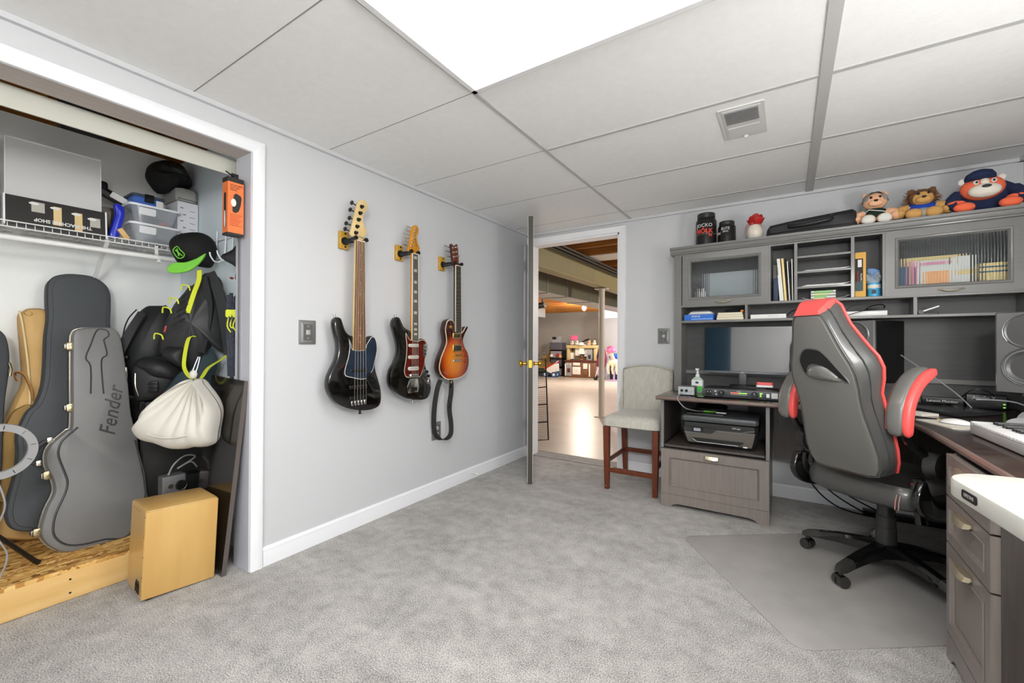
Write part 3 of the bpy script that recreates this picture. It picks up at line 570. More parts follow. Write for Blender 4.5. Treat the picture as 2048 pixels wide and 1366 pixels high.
t = thing('clear_box', 'small clear box with white and black contents on the grey tote', 'box', (-4.38, 12.85, 1.096)); obj('box', MB().box(-.16, .16, -.1, .1, 0, .2, bev=.01), 'clear_plastic', t); obj('contents', MB().box(-.14, .0, -.102, .08, .1, .19), 'toy_black', t)
for (x, z, c, lb) in ((-4.5, .66, 'toy_white', 'white toy in the front of the drawer tower'), (-4.28, .68, 'toy_red', 'red toy in the drawer tower'), (-4.18, .64, 'toy_orange', 'orange toy at the right of the drawer tower')):
    tag(obj('small_toy', MB().ball((x, 12.66, z), (.06, .05, .06), seg=10, rings=6), c), lb, 'toy')
# bin, bench, cart
t = thing('storage_bin', 'dark green storage bin on the basement floor', 'storage bin', (-4.66, 12.48, -.006)); obj('bin', MB().prism(rrect(.42, .34, .02), 0, .29), 'toy_dkgreen', t); obj('rim', MB().prism(rrect(.46, .38, .02), .28, .3), 'toy_yellow', t)
t = thing('toy_bench', 'brown toy with an arched top on the green bin', 'toy', (-4.66, 12.48, .294)); obj('arch', MB().prism([(-.19, 0), (.19, 0), (.19, .1), (.13, .18), (0, .21), (-.13, .18), (-.19, .1)], -.1, .1, frame((0, 0, 0), (1, 0, 0), (0, 0, 1))), 'toy_gold', t); obj('trim', MB().tube([(-.2, -.1, .1), (-.13, -.1, .19), (0, -.1, .215), (.13, -.1, .19), (.2, -.1, .1)], .012), 'toy_dkbrown', t)
t = thing('cardboard_box', 'brown cardboard box behind the arched toy', 'box', (-4.84, 13.1, -.006)); obj('box', MB().box(-.2, .2, -.1, .1, 0, .66), 'cardboard', t)
t = thing('white_box', 'low white box on the basement floor left of the green bin', 'box', (-5.1, 12.7, -.006)); obj('box', MB().box(-.16, .16, -.15, .15, 0, .29, bev=.01), 'toy_white', t)
t = thing('framed_board', 'gold board in a black frame leaning behind the toys', 'picture frame', M=T(-4.95, 13.4, 0) @ M4.Rotation(rad(-8), 4, 'X') @ M4.Rotation(rad(8), 4, 'Y')); obj('frame', MB().box(-.2, -.14, -.02, .02, 0, 1.1).box(-.2, .22, -.02, .02, 1.06, 1.1).box(.19, .22, -.02, .02, 0, 1.1), 'toy_black', t); obj('board', MB().box(-.14, .19, -.01, .01, .03, 1.06), 'toy_gold', t)
t = thing('toy_digger', 'yellow plastic toy standing in front of the framed board', 'toy', (-4.78, 13.1, .654)); obj('arm', MB().tube([(.06, 0, 0), (-.04, 0, .1), (-.05, 0, .2), (.06, 0, .24)], .03), 'toy_yellow', t); obj('base', MB().box(-.08, .1, -.06, .06, 0, .04, bev=.01), 'toy_yellow', t)
tag(obj('toy_rail', MB().tube([(-5.16, 12.9, 0), (-5.1, 12.9, .5), (-5.02, 12.9, .72), (-4.86, 12.9, .76)], .018), 'toy_grey'), 'grey curved toy rail at the far left of the toys', 'toy')
t = thing('toy_cart', 'red and white toy push cart with blue wheels', 'toy cart', (-4.27, 12.2, -.006))
Mx = frame((0, 0, 0), (1, 0, 0), (0, 0, 1))
obj('hood', MB().prism([(-.2, .28), (.18, .48), (.24, .5), (.2, .44), (-.17, .24)], -.14, .14, Mx), 'toy_red', t); obj('body', MB().prism([(-.17, .24), (.2, .44), (.22, .2), (.1, .12), (-.05, .16)], -.13, .13, Mx), 'toy_white', t)
obj('handle', MB().tube([(.2, -.1, .46), (.3, -.1, .52)], .015), 'toy_white', t); obj('undercarriage', MB().box(-.16, .16, -.1, .1, .08, .14), 'toy_navy', t)
for x in (-.15, .15):
    for yy in (-.13, .1):
        o = obj('wheel', MB().cyl((x, yy, .085), (x, yy+.04, .085), .085, seg=18), 'toy_blue', t); obj('hub', MB().cyl((x, yy-.006, .085), (x, yy, .085), .045), 'toy_white', o)
# stroller, helmet, pony, basket on the right
t = thing('doll_stroller', 'plum and grey doll stroller behind the steel post', 'toy stroller', (-2.5, 12.0, -.006))
obj('seat', MB().puff([(-.14, .4), (.1, .35), (.16, .6), (.08, .95), (-.1, .98), (-.16, .7)], .12, .12, Mx), 'toy_plum', t)
obj('bag', MB().puff([(-.2, .1), (.1, .08), (.12, .36), (-.16, .4)], .14, .14, Mx), 'toy_lilac', t); obj('canopy', MB().puff([(-.16, .62), (.12, .6), (.1, .85), (-.1, .9)], .15, .02, Mx), 'toy_navy', t)
for x in (-.15, .08): obj('wheel', MB().cyl((x, -.14, .06), (x, -.10, .06), .06), 'toy_black', t)
obj('frame', MB().tube([(-.16, -.13, .08), (.0, -.13, .5), (.12, -.13, 1.0)], .012), 'toy_white', t)
t = thing('toy_bucket', 'blue toy bucket beside the white toy pony', 'toy', (-2.3, 12.5, -.006)); obj('bucket', MB().lathe([(0, .5), (.1, .5), (.13, .78), (.12, .78), (0, .7)], 16), 'toy_teal', t); obj('cloth', MB().ball((0, -.05, .68), (.14, .1, .1)), mat('toy_royal', (28, 70, 170), .7), t); obj('stand', MB().box(-.1, .1, -.1, .1, 0, .5), 'toy_navy', t)
t = thing('toy_pony', 'white plush rocking pony wearing the pink helmet', 'toy horse', (-2.1, 11.9, -.006))
bd = MB(); bd.ball((0, 0, .52), (.17, .12, .12)).done(); obj('body', bd, 'toy_cream', t)
for x in (-.13, .0, .12): obj('leg', MB().tube([(x, -.06, .5), (x-.02, -.08, .34), (x+.0, -.07, .2)], [.05, .04, .035]), 'toy_cream', t)
obj('neck', MB().tube([(-.02, 0, .58), (-.05, -.02, .7), (-.08, -.05, .8)], [.08, .06, .07]), 'toy_cream', t); obj('head', MB().ball((-.1, -.1, .8), (.08, .12, .08)), 'toy_cream', t)
obj('stand', MB().box(-.2, .18, -.12, .12, 0, .03).tube([(0, 0, .03), (0, 0, .42)], .03), 'toy_lilac', t)
t = thing('helmet', 'bright pink child helmet on the white toy pony', 'helmet', M=T(-2.14, 11.78, .86) @ M4.Rotation(rad(-18), 4, 'Y')); obj('shell', MB().lathe([(.13, -.05), (.135, 0), (.115, .07), (.06, .115), (0, .125)], 18), 'toy_pink', t); obj('visor', MB().box(-.1, .06, -.18, -.1, -.06, -.04, bev=.01), 'toy_pink', t)
for k in range(3): obj('vent', MB().box(-.06+k*.05, -.04+k*.05, -.1, .06, .1, .128), mat('pink_dark', (180, 60, 100), .5), t)
t = thing('toy_basket', 'dark woven basket on the floor right of the toy pony', 'basket', (-1.98, 12.3, -.006)); obj('basket', MB().lathe([(0, 0), (.15, 0), (.18, .3), (.165, .3), (.14, .03), (0, .03)], 18), mat('basket_brown', (84, 74, 60), .8), t)
# wire panel gate leaning outside the doorway, bottom of it showing beside the door edge
t = thing('folding_rack', 'black wire mesh rack leaning behind the open door', 'rack', M=T(-.12, 3.84, .035) @ M4.Rotation(rad(-9), 4, 'Y') @ M4.Rotation(rad(-12), 4, 'X'))
fm = MB().tube([(-.22, 0, .02), (.17, 0, .02), (.17, 0, .86), (-.22, 0, .86), (-.22, 0, .02)], .008)
for z in (.2, .38, .56, .72): fm.tube([(-.22, 0, z), (.17, 0, z)], .006)
obj('frame', fm, 'black_metal', t)
ms = MB()
for k in range(18): ms.tube([(-.21+k*.022, .004, .02), (-.21+k*.022, .004, .86)], .0014, 5)
for k in range(36): ms.tube([(-.22, .004, .03+k*.023), (.17, .004, .03+k*.023)], .0014, 5)
obj('mesh', ms, mat('mesh_grey', (120, 116, 106), .5), t)
# ---------------------------------------------------------------- wall hangers and three guitars
mat('gloss_black', (10, 10, 9), .08, coat=.6); mat('gloss_black2', (16, 15, 10), .1, coat=.6); mat('rosewood', (134, 96, 62), .5, c2=(98, 66, 40), vscale=6, stretch=(1, 30, 2))
mat('dark_board', (46, 40, 36), .5); mat('maple', (226, 200, 146), .35, c2=(214, 186, 128), vscale=5, stretch=(8, 1, 1)); mat('amber_maple', (206, 140, 38), .25, c2=(188, 120, 26), vscale=5)
mat('chrome', (210, 210, 208), .14, 1); mat('steel_string', (150, 144, 134), .35, 1); mat('gunmetal', (52, 52, 52), .3, .7); mat('black_plastic', (20, 20, 21), .35); mat('cream_binding', (222, 214, 190), .35)
mat('pearl', (186, 184, 174), .25); mat('gold_metal', (214, 178, 90), .25, 1); mat('hanger_wood', (200, 160, 62), .45, c2=(184, 140, 46), vscale=6, stretch=(1, 1, 5))
mat('guard_blue', (20, 26, 36), .12, c2=(40, 53, 70), vscale=5, coat=.5); mat('guard_tort', (104, 26, 16), .12, c2=(66, 14, 10), vscale=30, coat=.5); mat('pickup_white', (206, 202, 192), .35)
mat('mahog_back', (52, 24, 14), .15, coat=.5)
def sunburst():
    m = bpy.data.materials.new('sunburst'); m.use_nodes = True; nt = m.node_tree; b = nt.nodes['Principled BSDF']; MATS['sunburst'] = m
    b.inputs['Roughness'].default_value = .12; b.inputs['Coat Weight'].default_value = .6
    tc = nt.nodes.new('ShaderNodeTexCoord'); mp = nt.nodes.new('ShaderNodeMapping'); mp.vector_type = 'POINT'
    mp.inputs['Location'].default_value = (0, 0, -.93/.20); mp.inputs['Scale'].default_value = (0, 1/.165, 1/.20)
    ln = nt.nodes.new('ShaderNodeVectorMath'); ln.operation = 'LENGTH'; r = nt.nodes.new('ShaderNodeValToRGB')
    e = r.color_ramp.elements; e[0].position = 0; e[0].color = lin((224, 150, 44)); e[1].position = 1; e[1].color = lin((56, 16, 6))
    for p, c in ((.4, (214, 116, 26)), (.72, (164, 62, 14)), (.9, (92, 26, 8))):
        q = e.new(p); q.color = lin(c)
    n = nt.nodes.new('ShaderNodeTexNoise'); n.inputs['Scale'].default_value = 40
    nt.links.new(tc.outputs['Object'], mp.inputs[0]); nt.links.new(mp.outputs[0], ln.inputs[0]); nt.links.new(ln.outputs['Value'], r.inputs[0]); nt.links.new(r.outputs[0], b.inputs['Base Color'])
sunburst()
def GX(y, x=.10): return frame((x, y, 0), (0, 1, 0), (0, 0, 1))   # local (along wall, up, out of wall)
def hanger(y, z, label, rng):
    t = thing('guitar_hanger', label, 'guitar hanger', (0, y, z), group=None)
    obj('wood_block', MB().box(0, .022, -.028, .028, -.048, .048, bev=.003), 'hanger_wood', t)
    for zz in (-.036, .036): obj('screw', MB().cyl((.0215, .004, zz), (.0235, .004, zz), .006), 'black_plastic', t)
    obj('arm', MB().cyl((.022, .0, -.006), (.028, .0, -.006), .022).tube([(.025, 0, -.008), (.055, .01, -.006), (.075, .03, 0)], [.016, .015, .013]), 'black_plastic', t)
    for dy in (rng[0]-y, rng[1]-y): obj('prong', MB().tube([(.07, .03, 0), (.085, dy, 0), (.118, dy, .004)], [.012, .011, .012]), 'black_plastic', t)
    obj('yoke', MB().tube([(.07, rng[0]-y, -.002), (.07, rng[1]-y, -.002)], .01), 'black_plastic', t)
    return t
hanger(1.484, 1.618, 'wooden wall block with black yoke holding the five-string bass', (1.488, 1.556))
hanger(1.886, 1.62, 'wooden wall block with black yoke holding the tortoiseshell-guard guitar', (1.896, 1.956))
hanger(2.283, 1.615, 'wooden wall block with black yoke holding the sunburst guitar', (2.318, 2.385))
def strings(t, n, top, bot, ztop, zbot, d0, d1, r=.0007):
    for k in range(n):
        f = k/(n-1)
        obj('string', MB().cyl((d0, top[0]+(top[1]-top[0])*f, ztop), (d1, bot[0]+(bot[1]-bot[0])*f, zbot), r, seg=5), 'steel_string', t)
def tuner(t, p, q, m, big):
    o = obj('tuner', MB().cyl((.101, p[0], p[1]), (.116, p[0], p[1]), .007 if big else .0045).cyl((.10, p[0], p[1]), (.103, p[0], p[1]), .011 if big else .007), m, t)
    k = MB().tube([(.083, p[0], p[1]), (.083, q[0], q[1])], .0034).cyl((.08, p[0], p[1]), (.09, p[0], p[1]), .010 if big else .007)
    k.ball((.083, q[0], q[1]), (.016, .006, .012) if big else (.01, .007, .007), seg=8, rings=6)
    obj('tuner_key', k, m, o)
def build_guitar(y, name, label, pre, body_m, board_m, head_m, th):
    # thing origin on the wall; parts use local x = out of wall, y = along wall, z = up
    t = thing(name, label, 'guitar', (0, y, 0))
    P = frame((0, 0, 0), (0, 1, 0), (0, 0, 1))
    bo = spl(D_[pre+'_body'], 3)
    obj('body', MB().prism(bo, .10-th, .10, P, rb=.010, rb0=.012), body_m, t)
    bd = D_[pre+'_board']
    obj('neck', MB().prism([(a*1, b) for a, b in bd], .088, .108, P, rb0=.008), head_m, t)
    obj('fingerboard', MB().prism(bd, .108, .114, P, rb=.001), board_m, t)
    obj('headstock', MB().prism(spl(D_[pre+'_head'], 3), .088, .101, P, rb=.002, rb0=.003), head_m, t)
    return t, P
# -- five-string bass
t, P = build_guitar(1.49, 'bass_guitar', 'black five-string bass with dark blue pickguard, nearest the closet', 'b1', 'gloss_black', 'rosewood', 'maple', .042)
gd = spl(D_['b1_guard'], 2)
obj('pickguard_edge', MB().prism([(a, b) for a, b in gd], .0995, .1015, P), 'pickup_white', t); obj('pickguard', MB().prism(inset(ccw(gd), .0035), .1015, .1025, P), 'guard_blue', t)
obj('control_plate_edge', MB().prism(spl(D_['b1_plate'], 3), .0995, .1018, P), 'chrome', t); obj('control_plate', MB().prism(inset(ccw(spl(D_['b1_plate'], 3)), .003), .1018, .1026, P), 'black_plastic', t)
q = D_['b1_pts2']
for a, b in ((0, 1), (2, 3)):
    o = obj('pickup', MB().box(.1, .110, q[a][0], q[b][0], q[b][1]+.002, q[a][1]-.002, bev=.003), 'black_plastic', t)
    for k in range(5):
        yy = q[a][0]+.012+(q[b][0]-q[a][0]-.024)*k/4; obj('pole_piece', MB().cyl((.11, yy, q[a][1]-.008), (.1108, yy, q[a][1]-.008), .003, seg=8), 'steel_string', o)
br = obj('bridge', MB().box(.1, .104, q[4][0], q[5][0], q[5][1], q[4][1]+.004, bev=.001), 'gunmetal', t)
for k in range(5):
    yy = q[4][0]+.01+(q[5][0]-q[4][0]-.02)*k/4; obj('saddle', MB().box(.104, .113, yy-.007, yy+.007, q[5][1]+.008, q[5][1]+.034, bev=.002), 'chrome', br)
for i in (6, 7, 8, 9): obj('knob', MB().cyl((.102, *q[i]), (.117, *q[i]), .010 if i < 9 else .007, .009 if i < 9 else .006, seg=16), 'gunmetal' if i < 9 else 'chrome', t)
bd = D_['b1_board']; strings(t, 5, (bd[0][0]+.006, bd[1][0]-.006), (q[10][0], q[11][0]), bd[0][1], q[10][1], .116, .118, .0010)
obj('nut', MB().box(.108, .117, bd[0][0], bd[1][0], bd[0][1]-.002, bd[0][1]+.003), 'cream_binding', t)
pp = D_['b1_pts']
for k in range(5): tuner(t, pp[5+k], pp[k], 'gunmetal', 1)
for f, dx in ((.13, 0), (.26, 0), (.385, 0), (.49, 0), (.66, -.012), (.66, .016), (.80, 0), (.87, 0), (.93, 0)):
    zz = bd[0][1]+(bd[3][1]-bd[0][1])*f; yc = (bd[0][0]+bd[1][0])/2*(1-f)+(bd[2][0]+bd[3][0])/2*f
    obj('fret_dot', MB().cyl((.114, yc+dx, zz), (.1145, yc+dx, zz), .0026, seg=8), 'pearl', t)
obj('strap_button', MB().cyl((.08, -.106, 1.186), (.08, -.110, 1.200), .006).cyl((.08, -.110, 1.199), (.08, -.111, 1.203), .009), 'chrome', t)
obj('strap_button', MB().cyl((.08, .055, .676), (.08, .055, .662), .006).cyl((.08, .055, .662), (.08, .055, .658), .009), 'gunmetal', t)
text('headstock_text', 'FENDER', .012, frame((.1012, .048, 1.632), (0, -1, .12), (0, -.12, -1)), 'black_plastic', t, sx=1.1)
for s_ in gd[::6]: obj('guard_screw', MB().cyl((.1025, s_[0]*.96, s_[1]*1.0), (.1032, s_[0]*.96, s_[1]), .0022, seg=6), 'chrome', t)
# -- offset baritone with tortoiseshell guard
t, P = build_guitar(1.91, 'electric_guitar', 'black electric guitar with red tortoiseshell pickguard and block inlays, middle of the three', 'b2', 'gloss_black2', 'dark_board', 'amber_maple', .042)
gd = spl(D_['b2_guard'], 2)
obj('pickguard_edge', MB().prism(gd, .0995, .1015, P), 'cream_binding', t); obj('pickguard', MB().prism(inset(ccw(gd), .003), .1015, .1025, P), 'guard_tort', t)
obj('control_plate', MB().prism(spl(D_['b2_plate'], 3), .0995, .1022, P, rb=.001), 'chrome', t)
q = D_['b2_pts2']
for a, b in ((0, 1), (2, 3), (4, 5)):
    h_ = (q[a][1]-q[b][1])
    o = obj('pickup', MB().prism(rrect(q[b][0]-q[a][0], h_, h_*.48, 5, (q[a][0]+q[b][0])/2, (q[a][1]+q[b][1])/2), .1, .110, P, rb=.003), 'pickup_white', t)
    for k in range(6):
        yy = q[a][0]+.012+(q[b][0]-q[a][0]-.024)*k/5; obj('pole_piece', MB().cyl((.11, yy, (q[a][1]+q[b][1])/2), (.1108, yy, (q[a][1]+q[b][1])/2), .0025, seg=8), 'gunmetal', o)
obj('bridge', MB().box(.1, .113, q[6][0]+.006, q[7][0]-.006, q[7][1], q[6][1]-.002, bev=.004), 'chrome', t)
tp = D_['b2_tail']; o = obj('tailpiece', MB().prism(tp, .0995, .1035, P, rb=.002), 'chrome', t); obj('tail_slot', MB().box(.1035, .1045, tp[0][0]+.006, tp[1][0]-.004, tp[3][1]+.012, tp[3][1]+.034), 'gunmetal', o)
o = obj('switch_plate', MB().prism(rrect(q[9][0]-q[8][0]+.006, q[8][1]-q[9][1], .009, 5, (q[8][0]+q[9][0])/2, (q[8][1]+q[9][1])/2), .102, .104, P, rb=.001), 'chrome', t)
for k in (-.022, 0, .022): obj('slide_switch', MB().box(.104, .108, (q[8][0]+q[9][0])/2-.004, (q[8][0]+q[9][0])/2+.004, (q[8][1]+q[9][1])/2+k-.006, (q[8][1]+q[9][1])/2+k+.006), 'gunmetal', o)
for i in (10, 11): obj('knob', MB().cyl((.102, *q[i]), (.117, *q[i]), .011, .010, seg=16), 'black_plastic', t)
obj('jack', MB().cyl((.102, *q[12]), (.108, *q[12]), .008), 'chrome', t)
bd = D_['b2_board']; strings(t, 6, (bd[0][0]+.005, bd[1][0]-.005), (q[6][0]+.014, q[7][0]-.014), bd[0][1], q[7][1]-.05, .116, .116, .0007)
obj('nut', MB().box(.108, .117, bd[0][0], bd[1][0], bd[0][1]-.002, bd[0][1]+.003), 'cream_binding', t)
for sd in (0, 1): obj('neck_binding', MB().prism([(bd[0+sd][0]-.0018, bd[0][1]), (bd[0+sd][0]+.0018, bd[0][1]), (bd[3-sd][0]+.0018, bd[3][1]), (bd[3-sd][0]-.0018, bd[3][1])], .1075, .1146, P), 'cream_binding', t)
for f in (.04, .19, .325, .438, .545, .68, .81, .875, .93):
    zz = bd[0][1]+(bd[3][1]-bd[0][1])*f; yc = (bd[0][0]+bd[1][0])/2*(1-f)+(bd[2][0]+bd[3][0])/2*f; hh = .011 if f < .7 else .008
    obj('block_inlay', MB().box(.114, .1146, yc-.013, yc+.013, zz-hh, zz+hh*.6), 'pearl', t)
pp = D_['b2_pts']
for k in range(6): tuner(t, pp[6+k], pp[k], 'chrome', 0)
hp_ = max(D_['b2_body'], key=lambda p: p[1] if p[0] < -.05 else 0); obj('strap_button', MB().cyl((.08, hp_[0], hp_[1]-.002), (.08, hp_[0]-.003, hp_[1]+.012), .006).cyl((.08, hp_[0]-.003, hp_[1]+.011), (.08, hp_[0]-.004, hp_[1]+.015), .009), 'chrome', t)
obj('strap_button', MB().cyl((.08, .035, .69), (.08, .035, .676), .007), 'chrome', t)
text('headstock_text', 'FENDER', .016, frame((.1012, .034, 1.69), (0, -.25, 1), (0, -1, -.25)), 'dark_board', t)
# -- sunburst single cut
t, P = build_guitar(2.32, 'electric_guitar', 'sunburst single-cut electric guitar with gold pickups, nearest the door', 'g3', 'mahog_back', 'dark_board', 'mahog_back', .05)
bo = ccw(spl(D_['g3_body'], 3))
obj('body_binding', MB().prism(inset(bo, .003), .0985, .1012, P), 'cream_binding', t); obj('maple_top', MB().prism(inset(bo, .009), .1012, .1065, P, rb=.004), 'sunburst', t)
q = D_['g3_pts2']; 
for a, b in ((0, 1), (2, 3)):
    o = obj('pickup_ring', MB().box(.1, .111, q[a][0], q[b][0], q[b][1], q[a][1], bev=.002), 'gold_metal', t); obj('pickup', MB().box(.109, .1135, q[a][0]+.011, q[b][0]-.011, q[b][1]+.009, q[a][1]-.007, bev=.001), 'black_plastic', o)
for a, b in ((4, 5), (6, 7)): obj('bridge' if a == 4 else 'stop_tailpiece', MB().tube([(.114, q[a][0]+.004, (q[a][1]+q[b][1])/2), (.114, q[b][0]-.004, (q[a][1]+q[b][1])/2)], .007).cyl((.105, q[a][0]+.008, (q[a][1]+q[b][1])/2), (.114, q[a][0]+.008, (q[a][1]+q[b][1])/2), .008).cyl((.105, q[b][0]-.008, (q[a][1]+q[b][1])/2), (.114, q[b][0]-.008, (q[a][1]+q[b][1])/2), .008), 'gold_metal' if a == 4 else 'chrome', t)
mat('amber_knob', (150, 60, 24), .2)
for i in (8, 9, 10): obj('knob', MB().cyl((.104, q[i][0]-.012, q[i][1]), (.12, q[i][0]-.012, q[i][1]), .012, .010, seg=16), 'amber_knob', t)
obj('toggle', MB().cyl((.105, *q[11]), (.109, *q[11]), .013).cyl((.108, *q[11]), (.122, q[11][0], q[11][1]+.004), .003), 'gold_metal', t)
bd = D_['g3_board']; strings(t, 6, (bd[0][0]+.006, bd[1][0]-.006), (q[6][0]+.012, q[7][0]-.012), bd[0][1], q[7][1]+.01, .116, .119, .0006)
obj('nut', MB().box(.108, .117, bd[0][0], bd[1][0], bd[0][1]-.002, bd[0][1]+.003), 'cream_binding', t)
for sd in (0, 1): obj('neck_binding', MB().prism([(bd[0+sd][0]-.0016, bd[0][1]), (bd[0+sd][0]+.0016, bd[0][1]), (bd[3-sd][0]+.0016, bd[3][1]), (bd[3-sd][0]-.0016, bd[3][1])], .1075, .1146, P), 'cream_binding', t)
for k in range(1, 20):
    f = 1-2**(-k/12*1.0); f = f/(1-2**(-20/12))
    zz = bd[0][1]+(bd[3][1]-bd[0][1])*f; obj('fret', MB().box(.114, .1148, bd[0][0]+.003, bd[1][0]-.001, zz-.0008, zz+.0008), 'steel_string', t)
hd = ccw(D_['g3_head']); obj('headstock_face', MB().prism(inset(hd, .002), .101, .1025, P), mat('head_brown', (104, 44, 20), .2, coat=.4), t)
pp = D_['g3_pts']
for k in range(3): tuner(t, pp[k], pp[6+k], 'chrome', 0); tuner(t, pp[3+k], (pp[3+k][0]+.03, pp[3+k][1]+.003), 'chrome', 0)
obj('strap_button', MB().cyl((.07, .005, .785), (.07, .005, .77), .007), 'gold_metal', t)
# strap hanging below, attached to the sunburst guitar: a thing of its own
mat('strap_black', (34, 33, 31), .75)
st = MB()
def uy(px): return px
st.ribbon(spl([(.075, 2.205, .80), (.07, 2.18, .74), (.05, 2.175, .62), (.035, 2.185, .50), (.035, 2.20, .43), (.05, 2.235, .385), (.062, 2.285, .38), (.066, 2.325, .41), (.06, 2.335, .48), (.055, 2.325, .56), (.06, 2.318, .62), (.07, 2.322, .70), (.07, 2.325, .775)], 5, False), .034, .003, up=(1, .5, 0))
t = thing('guitar_strap', 'black guitar strap hanging in a loop below the sunburst guitar', 'guitar strap', (.06, 2.26, .6))
obj('webbing', st, 'strap_black', t, w=True)
obj('buckle', MB().box(.05, .062, 2.302, 2.342, .60, .625, bev=.004), 'black_plastic', t, w=True); obj('leather_end', MB().box(.062, .072, 2.305, 2.345, .735, .79, bev=.004), 'black_plastic', t, w=True)
# ---------------------------------------------------------------- closet: platform and contents
mat('pine', (226, 190, 128), .5, c2=(212, 170, 104), vscale=3, stretch=(8, .7, 8)); mat('birch', (208, 170, 104), .3, c2=(196, 154, 88), vscale=3, stretch=(3, 3, .5), coat=.25)
def osb_mat():
    m = bpy.data.materials.new('osb'); m.use_nodes = True; nt = m.node_tree; b = nt.nodes['Principled BSDF']; MATS['osb'] = m; b.inputs['Roughness'].default_value = .65
    tc = nt.nodes.new('ShaderNodeTexCoord'); cols = []
    for rz_, sc_ in ((.5, (70, 16, 20)), (-.7, (60, 14, 20)), (1.9, (80, 20, 20))):
        mp = nt.nodes.new('ShaderNodeMapping'); mp.inputs['Rotation'].default_value = (0, 0, rz_); mp.inputs['Scale'].default_value = sc_; nt.links.new(tc.outputs['Object'], mp.inputs[0])
        v = nt.nodes.new('ShaderNodeTexVoronoi'); v.inputs['Scale'].default_value = 1; nt.links.new(mp.outputs[0], v.inputs[0])
        sp = nt.nodes.new('ShaderNodeSeparateColor'); nt.links.new(v.outputs['Color'], sp.inputs[0]); cols.append(sp.outputs[0])
    n = nt.nodes.new('ShaderNodeTexNoise'); n.inputs['Scale'].default_value = 30; nt.links.new(tc.outputs['Object'], n.inputs[0])
    def mx(f, a_, b_):
        q = nt.nodes.new('ShaderNodeMix'); nt.links.new(f, q.inputs[0]); nt.links.new(a_, q.inputs[2]); nt.links.new(b_, q.inputs[3]); return q.outputs[0]
    st_ = nt.nodes.new('ShaderNodeMath'); st_.operation = 'GREATER_THAN'; st_.inputs[1].default_value = .5; nt.links.new(n.outputs[0], st_.inputs[0])
    q = mx(st_.outputs[0], cols[0], cols[1]); r = nt.nodes.new('ShaderNodeValToRGB'); e = r.color_ramp.elements
    e[0].color = lin((120, 76, 30)); e[1].color = lin((236, 200, 130)); z_ = e.new(.25); z_.color = lin((186, 132, 62)); z_ = e.new(.7); z_.color = lin((214, 168, 92))
    nt.links.new(q, r.inputs[0]); nt.links.new(r.outputs[0], b.inputs['Base Color'])
osb_mat()
t = thing('storage_platform', 'raised pine and chipboard platform filling the closet floor', 'platform', (-.38, 0, 0))
obj('front_board', MB().box(-.038, 0, -.895, 1.085, .002, .115, bev=.002), 'pine', t)
obj('deck', MB().box(-.62, .0, -.895, 1.085, .115, .131), 'osb', t)
for y, z in ((.50, .085), (.50, .03), (.27, .06)): obj('screw', MB().cyl((-.0005, y, z), (.001, y, z), .004, seg=8), 'black_plastic', t)
PZ = .131
# cajon
t = thing('cajon_drum', 'honey coloured birch box drum standing in front of the closet', 'drum', M=T(-.102, .645, 0) @ M4.Rotation(rad(-4.5), 4, 'Z') @ M4.Rotation(rad(-2.4), 4, 'X') @ T(0, 0, .0))
obj('shell', MB().box(-.222, -.006, 0, .254, .013, .366, bev=.006), 'birch', t)
obj('front_plate', MB().box(-.006, 0, .0, .254, .013, .362, bev=.002), 'birch', t)
for x in (-.2, -.03):
    for y in (.03, .22): obj('foot', MB().cyl((x, y, 0 if y > .1 else .0), (x, y, .016), .014), 'black_plastic', t)
for z in (.03, .1, .18, .26, .34): obj('screw', MB().cyl((-.012, -.0006, z), (-.012, .0005, z), .0025, seg=8), 'black_plastic', t)
for x in (-.18, -.14, -.1): obj('screw', MB().cyl((x, -.0006, .345), (x, .0005, .345), .0025, seg=8), 'black_plastic', t)
Lg = frame((-.062, -.0006, .05), (1, 0, 0), (0, 0, 1)); lm = MB()
for dx in (-.013, .011):
    lm.tube([Lg @ V((dx-.011, -.024, 0)), Lg @ V((dx-.009, .012, 0)), Lg @ V((dx, .024, 0)), Lg @ V((dx+.009, .012, 0)), Lg @ V((dx+.011, -.024, 0))], .003, 6).tube([Lg @ V((dx-.01, -.004, 0)), Lg @ V((dx+.01, -.004, 0))], .0025, 6)
obj('emblem', lm, 'black_plastic', t)
# dark shelf board leaning on the jamb
mat('board_black', (26, 22, 20), .12, coat=.4); mat('board_edge', (92, 84, 80), .4)
t = thing('shelf_board', 'dark glossy shelf board leaning upright against the closet jamb', 'board', M=T(-.052, .914, .003) @ M4.Rotation(rad(-4.8), 4, 'X') @ M4.Rotation(rad(2.6), 4, 'Y'))
obj('panel', MB().box(-.33, -.002, 0, .019, 0, .875, bev=.001), 'board_black', t); obj('edge_band', MB().box(-.002, 0, 0, .019, 0, .875), 'board_edge', t)
# guitar hard case
mat('case_abs', (112, 112, 111), .36, var=.06, vscale=6, bump=.25, bscale=500); mat('case_abs_dark', (58, 58, 58), .4); mat('alu', (206, 200, 184), .25, 1); mat('brass_latch', (176, 164, 132), .25, 1)
lean = lambda a: V((-sin(rad(a)), 0, cos(rad(a))))
Mh = frame((-.56, .62, .135), (0, 1, 0), lean(6))
t = thing('guitar_case', 'large grey hard shell guitar case with moulded neck outline', 'guitar case', M=Mh)
hc = spl(D_['hardcase'], 3); hc = ccw(hc)
obj('lid', MB().prism(hc, -.045, 0, rb=.017), 'case_abs', t); obj('base', MB().prism(hc, -.105, -.047, rb0=.02), 'case_abs_dark', t)
vb = MB().prism(inset(hc, -.003), -.0495, -.0425); obj('valance', vb, 'alu', t)
obj('neck_moulding', MB().tube([(x, y, .0005) for x, y in spl(D_['hc_neck'], 3, False)], .0032, 6), 'case_abs_dark', t)
